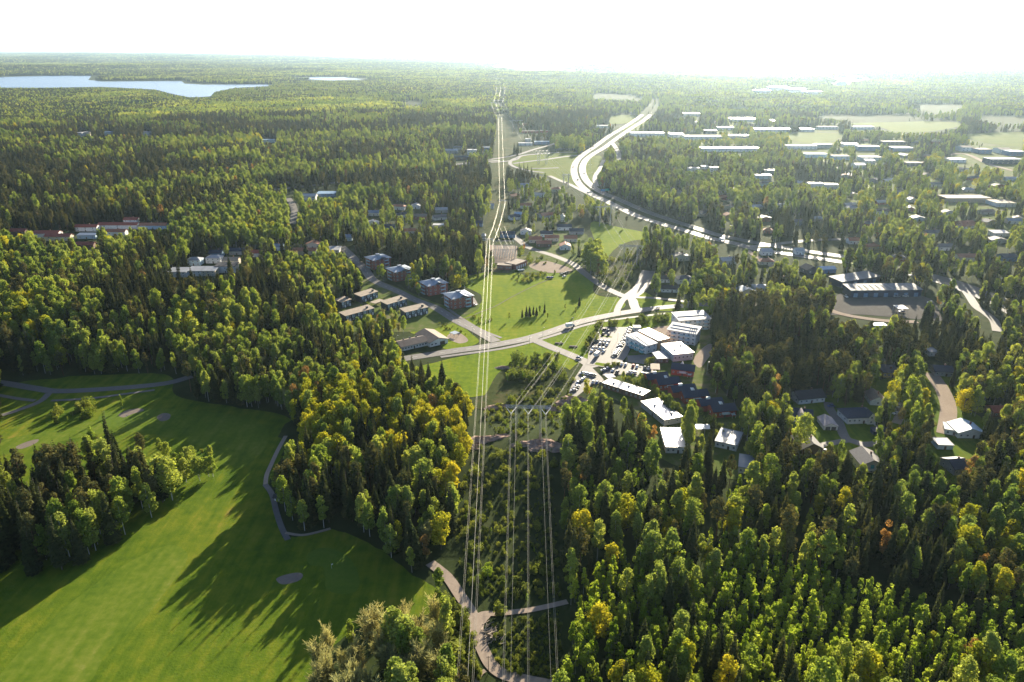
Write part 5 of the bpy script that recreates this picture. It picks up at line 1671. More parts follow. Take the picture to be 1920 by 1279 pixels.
# brushwood pile beside the path
x, y = at(922, 1192)
pile = thing('log_pile', 'heap of cut logs and branches beside the gravel path', 'log pile', (x, y, 0), .3)
logme = []
for i in range(3):
    mb = MB()
    mb.tube([(-1.9, 0, 0), (0, .06 * i, .03), (1.9, 0, 0)], .17 - .03 * i, 6, r1=.12 - .02 * i)
    logme.append(mb.mesh('log', plain('cut_logs', (.4, .32, .24), .85, scale=2)))
for i in range(64):
    lx, ly = rng.normal(0, 1.5), rng.normal(0, 2.2)
    hh = max(.15, 1.7 * math.exp(-(lx * lx / 5 + ly * ly / 9)) * rng.uniform(.15, 1))
    link('log', logme[i % 3], pile, (lx, ly, hh), (0, rng.normal(0, .16), rng.normal(.7, .5)))
nobase([(905, 1170), (935, 1170), (940, 1212), (908, 1212)])

# ================================================================== cars, lamps, signs, small things
def paint(name, col, metal=.2):
    m, t, o = nodes_of(name)
    b = N(t, 'ShaderNodeBsdfPrincipled', Roughness=.55, Metallic=metal)
    b.inputs['Base Color'].default_value = (*col, 1)
    b.inputs['Coat Weight'].default_value = .2
    t.links.new(b.outputs[0], o.inputs[0])
    return m


PAINT = {'white': paint('white_car_paint', (.75, .75, .73)), 'silver': paint('silver_car_paint', (.5, .51, .52), .6), 'black': paint('black_car_paint', (.015, .016, .018)),
         'blue': paint('blue_car_paint', (.03, .07, .2)), 'red': paint('red_car_paint', (.35, .03, .02)), 'grey': paint('grey_car_paint', (.13, .135, .14), .5)}
M_tyre = plain('tyre_rubber', (.02, .02, .02), .9)
CARME = {}


def car_meshes():
    prof = [(-2.2, .35), (-2.2, .75), (-1.35, .92), (-.75, 1.0), (.9, 1.0), (1.9, .92), (2.2, .8), (2.2, .35)]
    cab = [(-.95, .98), (-.35, 1.45), (1.15, 1.47), (1.85, .96)]
    mb = MB()
    n = len(prof)
    w = .88
    mb.face([(x, -w, z) for x, z in prof])
    mb.face([(x, w, z) for x, z in prof][::-1])
    for i in range(n):
        (x0, z0), (x1, z1) = prof[i], prof[(i + 1) % n]
        mb.face([(x0, -w, z0), (x0, w, z0), (x1, w, z1), (x1, -w, z1)])
    # roof skin
    mb.box(-.3, -.66, 1.452, 1.12, .66, 1.5)
    CARME['body'] = mb
    g = MB()
    a, b = .84, .66
    ya = [a, b, b, a]
    g.face([(x, -q, z) for (x, z), q in zip(cab, ya)])
    g.face([(x, q, z) for (x, z), q in zip(cab, ya)][::-1])
    for i in range(3):
        (x0, z0), (x1, z1) = cab[i], cab[i + 1]
        g.face([(x0, -ya[i], z0), (x0, ya[i], z0), (x1, ya[i + 1], z1), (x1, -ya[i + 1], z1)])
    CARME['windows'] = g.mesh('windows', M_glass)
    t = MB()
    t.tube([(0, -.1, 0), (0, .1, 0)], .34, 10)
    CARME['wheel'] = t.mesh('wheel', M_tyre)
    CARME['paint'] = {k: mb.mesh('car_body', m) for k, m in PAINT.items()}


car_meshes()


def car(x, y, z, yaw, colour, label, group, parts=True, sc=1.0):
    o = thing('parked_car' if 'parked' in label else 'car', label, 'car', (x, y, z), yaw, group)
    o.scale = (sc, sc, sc)
    link('body', CARME['paint'][colour], o)
    link('windows', CARME['windows'], o)
    if parts:
        for sx in (-1.35, 1.4):
            for sy in (-.8, .8):
                link('wheel', CARME['wheel'], o, (sx, sy, .34))
    return o


ORD = ['first', 'second', 'third', 'fourth', 'fifth', 'sixth', 'seventh', 'eighth', 'ninth', 'tenth', 'eleventh', 'twelfth', 'thirteenth', 'fourteenth']


def row(p, q, n, skip, yawd, where, cols, group, grow=None):
    a_, b_ = Vector(at(*p)), Vector(at(*q))
    k = 0
    for i in range(n):
        if i in skip:
            continue
        c = a_.lerp(b_, i / max(1, n - 1))
        col = cols[k % len(cols)]
        car(c.x, c.y, ZLAY[0] + .002, R(yawd) + random.uniform(-.04, .04), col, '%s car parked %s %s' % (col, ORD[k], where), group)
        k += 1


G1 = 'cars in the main car park'
row((1132, 620.5), (1140, 622), 2, (), 62, 'in the top left bay of the main car park', ['black', 'grey'], G1)
row((1121, 628), (1141, 629), 3, (), 62, 'in the second left row of the main car park', ['white', 'black', 'grey'], G1)
row((1114, 641), (1141, 643), 5, (), 62, 'in the third left row of the main car park', ['white', 'grey', 'silver', 'white', 'silver'], G1)
row((1112, 645), (1138, 648.5), 5, (1,), 62, 'in the fourth left row of the main car park', ['black', 'silver', 'black', 'white'], G1)
row((1112, 655), (1131, 656), 4, (), 62, 'in the fifth left row of the main car park', ['silver', 'grey', 'white', 'white'], G1)
row((1110, 661), (1132, 661), 4, (2,), 62, 'in the lowest left row of the main car park', ['white', 'black', 'silver'], G1)
row((1180, 617), (1170, 639), 6, (), 8, 'from the top in the main car park upper right row', ['white', 'white', 'silver', 'grey', 'white', 'silver'], G1)
row((1166, 645), (1162, 650.5), 3, (), 8, 'in the middle right row of the main car park', ['white', 'black', 'silver'], G1)
row((1160, 657), (1152, 668), 5, (), 8, 'in the lower right row of the main car park', ['white', 'silver', 'white', 'white', 'grey'], G1)
G2 = 'cars in the long car park'
row((1159, 684), (1216, 693), 9, (3, 6), 70, 'from the left in the long car park back row', ['black', 'white', 'silver', 'red', 'white', 'grey', 'silver'], G2)
row((1181, 700), (1218, 705), 6, (2,), 20, 'from the left in the long car park front row', ['silver', 'white', 'silver', 'white', 'silver'], G2)
row((1132, 696), (1138, 693), 2, (), 14, 'in the lane between the two car parks', ['silver', 'blue'], G2)
row((1149, 697), (1157, 700), 2, (), 60, 'in the gap beside the round bush of the long car park', ['white', 'black'], G2)
G3 = 'cars in the lower car park'
row((1092, 702), (1112, 706), 4, (), 15, 'in the upper row of the lower car park', ['white', 'white', 'silver', 'grey'], G3)
row((1112, 719), (1126, 721), 3, (), 70, 'in the right row of the lower car park', ['silver', 'blue', 'black'], G3)
row((1083, 720), (1095, 712), 4, (), 62, 'in the middle row of the lower car park', ['silver', 'black', 'white', 'white'], G3)
row((1075, 734), (1081, 727), 3, (), 20, 'in the lowest row of the lower car park', ['silver', 'black', 'white'], G3)
G4 = 'cars behind the brick apartment blocks'
row((842, 549), (846, 550), 2, (), 30, 'in the yard behind the third brick block', ['silver', 'blue'], G4)
row((852, 553), (890, 573), 6, (4,), 150, 'in the line behind the fourth brick block', ['white', 'silver', 'grey', 'white', 'white'], G4)
G5 = 'cars at the meadow edge'
row((1027, 522), (1035, 522.5), 3, (), 55, 'in the group on the meadow edge', ['blue', 'black', 'blue'], G5)
row((1053, 516), (1064, 512), 4, (), 40, 'in the group under the bushes beside the bending road', ['grey', 'black', 'grey', 'black'], G5)
row((1058, 520), (1060, 519), 1, (), 35, 'front of the group beside the bending road', ['white'], G5)
G6 = 'cars among the villas'
for (u, v, yw, c, lab) in ((1686, 765, 40, 'silver', 'silver car parked on the sunny forecourt beside the tall birch'), (1680, 778, 10, 'white', 'white car parked beside the largest white villa'), (1676, 771, 10, 'black', 'black car parked behind the white car near the largest villa'),
                           (1558, 764, 5, 'blue', 'blue car parked at the end of the villa lane'), (1545, 848, -30, 'white', 'white car parked beside the grey gabled villa'), (1733, 690, 60, 'grey', 'grey car parked in front of the navy roofed villa by the lane')):
    x, y = at(u, v)
    car(x, y, ZLAY[0], R(yw), c, lab, G6)
for (u, v, yw, c, lab) in ((1612, 557, 0, 'white', 'white van like car parked first before the longest warehouse'), (1681, 558, 0, 'silver', 'silver car parked second before the longest warehouse'), (1697, 557, 0, 'white', 'white car parked third before the longest warehouse'),
                           (1744, 569, 10, 'white', 'white car parked alone at the right of the warehouse yard'), (1690, 586, 5, 'blue', 'blue car parked under the white canopy'), (1586, 558, 90, 'white', 'white car parked at the left end of the longest warehouse'),
                           (1664, 526, 5, 'white', 'white car parked behind the shorter warehouse'), (1636, 529.5, 0, 'silver', 'silver car parked before the shorter warehouse')):
    x, y = at(u, v)
    car(x, y, ZLAY[0], R(yw), c, lab, 'cars at the warehouses', sc=1.15)


# traffic on the roads
def on_road(key, s, off, colour, label, rev=False, sc=1.0):
    g = ROADS[key]
    d = np.r_[0, np.cumsum(np.linalg.norm(np.diff(g, axis=0), axis=1))]
    s = s * d[-1]
    p = np.array([np.interp(s, d, g[:, 0]), np.interp(s, d, g[:, 1])])
    q = np.array([np.interp(s + 3, d, g[:, 0]), np.interp(s + 3, d, g[:, 1])])
    t = (q - p) / np.linalg.norm(q - p)
    p = p + np.array([t[1], -t[0]]) * off
    car(p[0], p[1], ZLAY[0], math.atan2(t[1], t[0]) + (math.pi if rev else 0), colour, label, 'cars driving on the roads', parts=True, sc=sc)


tr = [('west', .35, 2, 'black'), ('west', .44, -2, 'white'), ('west', .55, 2, 'grey'), ('west', .61, -2, 'black'), ('west', .64, 2, 'black'), ('west', .66, -2, 'grey'), ('west', .75, 2, 'white'), ('west', .80, -2, 'black'), ('west', .84, 2, 'white'), ('west', .87, -2, 'silver'), ('west', .25, -2, 'white'),
      ('east', .3, 2, 'white'), ('east', .42, -2, 'black'), ('east', .5, 2, 'grey'), ('east', .57, -2, 'black'), ('east', .7, 2, 'white'), ('east', .78, -2, 'white'), ('east', .83, 2, 'black')]
for i, (k, s, off, c) in enumerate(tr):
    n_ = sum(1 for q in tr[:i + 1] if q[0] == k)
    on_road(k, s, off, c, '%s car driving on the %s carriageway of the motorway, number %s from the far end' % (c, 'left' if k == 'west' else 'right', ORD[n_ - 1 if n_ <= 14 else 13]) if False else '%s car driving %s from the far end on the %s motorway carriageway' % (c, ORD[n_ - 1], 'left' if k == 'west' else 'right'), k == 'east', 1.15)
on_road('slip', .45, 0, 'black', 'black car driving on the slip road joining the motorway', True, 1.15)
on_road('cross', .3, 0, 'white', 'white car driving through the interchange', False, 1.15)
on_road('main', .66, 2, 'silver', 'silver car driving on the main road beside the pale blocks', False)
x, y = at(1086, 673)
car(x, y, ZLAY[0], R(155), 'blue', 'dark blue car driving out of the car park onto the side road', 'cars driving on the roads')


def box_truck(u, v, yaw, label, col='white'):
    x, y = at(u, v)
    o = thing('box_truck', label, 'truck', (x, y, ZLAY[0]), R(yaw))
    add_part(o, 'cargo_box', M_frame, [(-3.6, -1.2, .7, 1.6, 1.2, 3.2)])
    mb = MB()
    pf = [(1.65, .6), (1.65, 2.4), (2.5, 2.4), (3.2, 1.5), (3.4, 1.3), (3.4, .6)]
    mb.face([(a_, -1.1, b_) for a_, b_ in pf])
    mb.face([(a_, 1.1, b_) for a_, b_ in pf][::-1])
    for i in range(6):
        (a0, b0), (a1, b1) = pf[i], pf[(i + 1) % 6]
        mb.face([(a0, -1.1, b0), (a0, 1.1, b0), (a1, 1.1, b1), (a1, -1.1, b1)])
    mb.build('cab', PAINT[col], o)
    mb = MB()
    mb.face([(2.56, -1.0, 2.35), (3.22, -1.0, 1.5), (3.22, 1.0, 1.5), (2.56, 1.0, 2.35)])
    g = mb.build('windscreen', M_glass, o)
    g.location = (.02, 0, .02)
    for sx in (-2.4, 2.4):
        for sy in (-1.0, 1.0):
            w = link('wheel', CARME['wheel'], o, (sx, sy, .42))
            w.scale = (1.25, 1.25, 1.25)


box_truck(1120, 668, 62, 'white box truck parked at the lower left of the main car park')
box_truck(1069, 614, 20, 'grey blue truck driving on the path side of the main road', 'blue')
box_truck(1354, 452, -14, 'white truck driving on the motorway near the bridge')


def lamp(u, v, h, label, group):
    x, y = at(u, v)
    o = thing('street_lamp', label, 'street lamp', (x, y, 0), rng.uniform(0, 6.28), group)
    mb = MB()
    mb.tube([(0, 0, -.2), (0, 0, h), (.5, 0, h + .35)], .1, 5, r1=.06)
    mb.build('pole', M_steel, o)
    add_part(o, 'lamp_head', M_frame, [(.4, -.16, h + .28, 1.3, .16, h + .44)])


for i, (u, v, lab) in enumerate(((1325, 702, 'tall lamp pole between the red row houses and the spruce wood'), (1320, 822, 'lamp pole beside the low blue grey carport'), (745, 650, 'lamp pole left of the long low school'), (993, 646, 'lamp post at the corner of the main road and the car park road'),
                                 (921, 645, 'lamp post at the corner of the main road and the side road'), (1018, 630, 'lamp post on the main road right of the crossing'), (1075, 612, 'lamp post on the main road below the lone spruce'), (886, 628, 'lamp post on the sunny lower end of the side road'),
                                 (1163, 592, 'lamp post where the bending road meets the main road'), (1147, 685, 'lamp post at the entrance of the main car park'), (1158, 640, 'lamp post in the middle of the main car park'), (1050, 658, 'lamp post on the car park road'))):
    lamp(u, v, 8.5 if i < 3 else 6.5, lab, 'street lamps')
GW = ROADS['east']
dl = np.r_[0, np.cumsum(np.linalg.norm(np.diff(GW, axis=0), axis=1))]
for i in range(16):
    s = dl[-1] * (.50 + i * .03)
    p = np.array([np.interp(s, dl, GW[:, 0]), np.interp(s, dl, GW[:, 1])])
    q = np.array([np.interp(s + 3, dl, GW[:, 0]), np.interp(s + 3, dl, GW[:, 1])])
    t = (q - p) / np.linalg.norm(q - p)
    p = p - np.array([t[1], -t[0]]) * 13
    o = thing('motorway_lamp', 'motorway lamp with double arm, %s along the wooded side from the curve' % (ORD[i] if i < 14 else ('fifteenth', 'sixteenth')[i - 14]), 'street lamp', (p[0], p[1], 0), math.atan2(t[1], t[0]) + 1.57, 'motorway lamps')
    mb = MB()
    mb.tube([(0, 0, -.2), (0, 0, 11)], .13, 5)
    mb.tube([(-2.2, 0, 11.2), (2.2, 0, 11.2)], .08, 4)
    mb.build('pole', M_steel, o)
    for sx in (-2.4, 2.4):
        add_part(o, 'lamp_head', M_frame, [(sx - .6, -.2, 11.1, sx + .6, .2, 11.35)])

# motorway direction signs
M_sgreen = plain('green_sign_sheet', (.02, .34, .26), .5, var=.05)
M_sblue = plain('blue_sign_sheet', (.02, .22, .42), .5, var=.05)
for (u, v, m, lab) in ((1130, 364, M_sblue, 'blue direction sign beside the motorway curve'), (1138, 363, M_sgreen, 'green direction sign right of the blue one beside the motorway curve')):
    x, y = at(u, v)
    o = thing('motorway_sign', lab, 'road sign', (x, y, 0), .1)
    add_part(o, 'sign_panel', m, [(-3.2, -.1, 4.0, 3.2, .0, 7.4)])
    for s in (-2.2, 2.2):
        add_part(o, 'post', M_steel, [(s - .12, .003, -.2, s + .12, .25, 7.2)])
protect([(1124, 366), (1144, 366), (1144, 352), (1124, 352)])

# golf course things
x, y = at(521, 938)
hut = thing('tee_shelter', 'small dark golf shelter with a white front beside the asphalt path', 'shelter', (x, y, 0), -.2)
add_part(hut, 'wall', MW_['white'], [(-1.1, -1.0, 0, 1.1, 1.0, 2.1)])
mb = MB()
gable_roof(mb, 3.0, 2.8, 2.1, .9, .3, axis='x')
g = mb.build('roof', MR_['black'], hut)
g.location = (-1.5, -1.4, .01)
add_part(hut, 'door', M_door, [(-.4, -1.08, .05, .4, -1.003, 1.9)])
for (u, v, lab) in ((622, 1066, 'white golf flag on the kidney shaped green'), (238, 785, 'golf flag on the far green')):
    x, y = at(u, v)
    o = thing('golf_flag', lab, 'golf flag', (x, y, 0), .6)
    mb = MB()
    mb.tube([(0, 0, 0), (0, 0, 2.3)], .035, 5)
    mb.build('pole', M_frame, o)
    add_part(o, 'flag', M_frame, [(.03, -.012, 1.75, .65, .012, 2.25)])
# short wooden post by the path and its crossarm
x, y = at(916, 1262)
o = thing('wooden_pole', 'thin wooden pole beside the gravel path at the bottom', 'pole', (x, y, 0))
mb = MB()
mb.tube([(0, 0, -.3), (0, 0, 7.5)], .13, 6, r1=.09)
mb.build('shaft', M_bark, o)
add_part(o, 'crossarm', M_bark, [(-.7, -.06, 7.0, .7, .06, 7.14)])
# timber stacks on the grass beside the car park road
for (u, v, m, lab) in ((1048, 645, M_sand, 'pale stack of planks on the grass beside the car park road'), (1075, 651, M_bark, 'dark stack of planks on the grass beside the car park road')):
    x, y = at(u, v)
    o = thing('plank_stack', lab, 'plank stack', (x, y, 0), -.1)
    for i in range(4):
        for j in range(3):
            add_part(o, 'plank', m, [(-3.0 + .1 * j, -.8 + i * .42, .02 + j * .33, 3.0 - .12 * i, -.8 + i * .42 + .38, .02 + j * .33 + .3)])

# ================================================================== trees
def quads(c, nrm, size, asp=1.0):
    """one leaf-clump face per centre, facing nrm"""
    k = len(c)
    nrm = nrm / (np.linalg.norm(nrm, axis=1)[:, None] + 1e-9)
    ref = rng.normal(size=(k, 3))
    a = np.cross(nrm, ref)
    a /= np.linalg.norm(a, axis=1)[:, None] + 1e-9
    b = np.cross(nrm, a)
    s = (np.asarray(size) * 0.5)[:, None]
    q = rng.uniform(0.7, 1.3, (k, 4, 1))
    v = np.stack([c + (a + b * 0.2) * s * q[:, 0], c + (b * asp - a * 0.2) * s * q[:, 1], c - (a + b * 0.2) * s * q[:, 2], c - (b * asp - a * 0.2) * s * q[:, 3]], 1)
    # a slight fold so that a clump is not flat
    v[:, 1] += nrm * s * 0.35
    v[:, 3] += nrm * s * 0.35
    f = np.arange(k * 4).reshape(k, 4)
    return v.reshape(-1, 3), f


def unit(k):
    d = rng.normal(size=(k, 3))
    return d / np.linalg.norm(d, axis=1)[:, None]


def trunk_arrays(H, r, lean=0.02, limbs=0, z0=0.4, spread=2.5):
    mb = MB()
    dx, dy = rng.normal(0, lean, 2) * H
    mb.tube([(0, 0, -0.5), (dx * .3, dy * .3, H * .35), (dx, dy, H * .93)], r, 5, r1=r * .25)
    for i in range(limbs):
        z = H * rng.uniform(z0, .8)
        an = rng.uniform(0, 6.28)
        l = spread * rng.uniform(.5, 1)
        mb.tube([(dx * z / H, dy * z / H, z), (math.cos(an) * l, math.sin(an) * l, z + l * .8)], r * .35, 3, r1=r * .1)
    tri = []
    for f in mb.f:
        tri.append((f[0], f[1], f[2], f[3]) if len(f) == 4 else (f[0], f[1], f[2], f[2]))
        if len(f) == 5:
            tri.append((f[0], f[2], f[3], f[4]))
    return np.array(mb.v), np.array(tri)


def broad_crown(H, Rr, base, blobs, nq, size, top=1.0, narrow=0.0, bl=1.0):
    """foliage in uneven clumps through an ovoid volume"""
    cs, ns, ss = [], [], []
    mid = H * (base + 1) / 2
    hz_ = H * (1 - base) / 2
    B = []
    for i in range(blobs):
        t = rng.uniform(-.85, .85)
        w = math.sqrt(max(0.05, 1 - t * t)) * (1 - narrow * max(0, t)) * (1 + 0.1 * min(0, t))
        an = rng.uniform(0, 6.283)
        d = rng.uniform(.35, .8) * w * Rr
        B.append((math.cos(an) * d, math.sin(an) * d, mid + t * hz_, bl * Rr * rng.uniform(.30, .58) * (1 - .35 * max(0, t))))
    B.append((0, 0, H - Rr * .42, Rr * .42))
    B.append((rng.normal(0, .2), rng.normal(0, .2), mid, Rr * .62))
    per = nq // len(B)
    for (x, y, z, r) in B:
        d = unit(per)
        rad = r * rng.uniform(.55, 1.08, per) ** .6
        c = np.array([x, y, z]) + d * rad[:, None] * np.array([1, 1, 1.12])
        cs.append(c)
        ns.append(d * .9 + np.array([0, 0, .45]) + rng.normal(0, .55, (per, 3)))
        ss.append(size * rng.uniform(.55, 1.25, per))
    c = np.concatenate(cs)
    return quads(c, np.concatenate(ns), np.concatenate(ss))


def conifer_crown(H, Rr, base=0.08, layers=24, per=9):
    """whorls of drooping boughs, uneven, tapering to a spire"""
    V, Fc = [], []
    n = 0
    for li in range(layers):
        t = li / (layers - 1)
        z = H * (base + (0.985 - base) * t ** 0.92)
        r = Rr * (1 - t) ** 0.78 * rng.uniform(.8, 1.12) + .12
        m = max(4, int(per * (1 - .45 * t)))
        a0 = rng.uniform(0, 6.28)
        for k in range(m):
            if rng.random() < .07:
                continue
            an = a0 + 6.283 * (k + rng.uniform(-.25, .25)) / m
            l = r * rng.uniform(.65, 1.15)
            w = l * rng.uniform(.32, .5) + .08
            dr = l * rng.uniform(.18, .42)
            ca, sa = math.cos(an), math.sin(an)
            up = .10 * l

            def P(d, s, zz):
                return (ca * d - sa * s, sa * d + ca * s, z + zz)
            # root, two shoulders, hanging tip: two folded faces
            V += [P(0, 0, up), P(l * .55, w, -dr * .55), P(l, 0, -dr * .8), P(l * .55, -w, -dr * .55), P(l * .6, 0, up * .7)]
            Fc += [(n, n + 1, n + 2, n + 4), (n, n + 4, n + 2, n + 3)]
            n += 5
            if l > 1.1:
                for s in (-1, 1):
                    V += [P(l * .25, s * .05, 0), P(l * .5, s * w * 1.35, -dr * .6), P(l * .72, s * w * .9, -dr * 1.1), P(l * .5, s * w * .3, -.1)]
                    Fc.append((n, n + 1, n + 2, n + 3))
                    n += 4
    return np.array(V), np.array(Fc)


def bare_crown(H, Rr, nb=34, nt=34, leafq=120):
    V, Fc, mi = [], [], []
    n = 0
    for i in range(nb):
        z0 = H * rng.uniform(.12, .7)
        an = rng.uniform(0, 6.28)
        ln = H * rng.uniform(.2, .42)
        sp = rng.uniform(.18, .5)
        d = np.array([math.cos(an) * sp, math.sin(an) * sp, 1.0])
        d /= np.linalg.norm(d)
        p0 = np.array([0, 0, z0])
        for k in range(nt):
            s = rng.uniform(.15, 1)
            p = p0 + d * ln * s + rng.normal(0, .15, 3)
            e = d * rng.uniform(.5, 1) + rng.normal(0, .38, 3)
            e /= np.linalg.norm(e)
            q = p + e * rng.uniform(.7, 1.7)
            side = np.cross(e, rng.normal(size=3))
            side /= np.linalg.norm(side)
            w = .10
            V += [p - side * w, p + side * w, q + side * w * .3, q - side * w * .3]
            Fc.append((n, n + 1, n + 2, n + 3))
            n += 4
    v = np.array(V)
    keep = np.hypot(v[:, 0], v[:, 1]).max()
    v[:, :2] *= Rr / max(keep, 1e-6) * 1.1
    v[:, 2] *= H / v[:, 2].max()
    return v, np.array(Fc)


KINDS = {}


def make_kind(key, name, leafm, barkm, protos, phrase, cat='tree'):
    KINDS[key] = dict(name=name, phrase=phrase, cat=cat, crowns=[], trunks=[], coll=bpy.data.collections.new(name + '_source'), H=[])
    for i, (H, cv, cf, tv, tf) in enumerate(protos):
        cm = np_mesh(name + '_crown', cv, cf, leafm)
        tm = np_mesh(name + '_trunk', tv, tf, barkm)
        jm = np_mesh(name, np.concatenate([cv, tv]), np.concatenate([cf, tf + len(cv)]), [leafm, barkm], np.r_[np.zeros(len(cf), int), np.ones(len(tf), int)])
        k = KINDS[key]
        k['crowns'].append(cm)
        k['trunks'].append(tm)
        k['H'].append(H)
        k['coll'].objects.link(bpy.data.objects.new('%s_%02d' % (name, i), jm))


def P_spruce(i):
    H = 22.0
    Rr = (2.6, 3.1, 3.5, 2.9, 2.3, 3.3)[i]
    return (H, *conifer_crown(H, Rr, (.06, .1, .08, .14, .05, .1)[i], 25 + i % 3 * 2, 9 + i % 2 * 2), *trunk_arrays(H, .22))


def P_pine(i):
    H = 20.0
    return (H, *broad_crown(H, (2.7, 3.1, 3.4, 2.8)[i], (.42, .5, .38, .3)[i], 15, 900, .75, narrow=.25), *trunk_arrays(H, .24, limbs=5, z0=.5))


def P_birch(i):
    H = 20.0
    return (H, *broad_crown(H, (3.1, 3.6, 4.2, 3.3, 3.8, 4.6)[i], (.2, .26, .18, .3, .14, .24)[i], (26, 30, 34, 26, 32, 36)[i], 1900, .78, narrow=(.75, .6, .5, .7, .65, .35)[i], bl=.74), *trunk_arrays(H, .18, limbs=5))


def P_yellow(i):
    H = 18.0
    return (H, *broad_crown(H, (4.0, 4.9, 5.5, 4.5)[i], (.2, .16, .14, .22)[i], (26, 32, 36, 28)[i], 1900, .8, narrow=.3, bl=.76), *trunk_arrays(H, .22, limbs=6))


def P_rust(i):
    H = 18.0
    return (H, *broad_crown(H, (3.0, 3.8, 3.3)[i], (.16, .2, .22)[i], (14, 18, 15)[i], 900, .7, narrow=.45), *trunk_arrays(H, .2, limbs=7, z0=.25))


def P_young(i):
    H = 12.0
    return (H, *broad_crown(H, (1.5, 1.8, 2.1, 1.6, 1.9)[i], (.14, .2, .12, .22, .16)[i], (18, 20, 22, 18, 20)[i], 900, .5, bl=.78, narrow=(.75, .6, .45, .7, .55)[i]), *trunk_arrays(H, .09, limbs=2))


def P_bare(i):
    H = 15.0
    return (H, *bare_crown(H, (3.0, 3.7, 4.2)[i], 52), *trunk_arrays(H, .16, limbs=10, z0=.2, spread=1.6))


def P_shrub(i):
    H = 3.0
    return (H, *broad_crown(H, (1.3, 1.8, 1.5, 2.2)[i], .02, (7, 9, 8, 11)[i], 300, .5), *trunk_arrays(H * .6, .05, limbs=2))


make_kind('S', 'spruce_tree', L_spruce, M_bark, [P_spruce(i) for i in range(6)], 'dark pointed spruce')
make_kind('P', 'pine_tree', L_pine, M_pinebark, [P_pine(i) for i in range(4)], 'rounded grey green pine')
make_kind('B', 'birch_tree', L_birch, M_birchbark, [P_birch(i) for i in range(6)], 'fresh green birch')
make_kind('Y', 'yellow_broadleaf_tree', L_yellow, M_bark, [P_yellow(i) for i in range(4)], 'round yellow green tree')
make_kind('O', 'rust_coloured_tree', L_rust, M_bark, [P_rust(i) for i in range(3)], 'rust orange tree')
make_kind('T', 'young_birch', L_young, M_birchbark, [P_young(i) for i in range(5)], 'slim young birch')
make_kind('G', 'bare_tree', L_twig, M_bark, [P_bare(i) for i in range(3)], 'leafless brown tree')
make_kind('H', 'shrub', L_shrub, M_bark, [P_shrub(i) for i in range(4)], 'low green shrub', 'shrub')

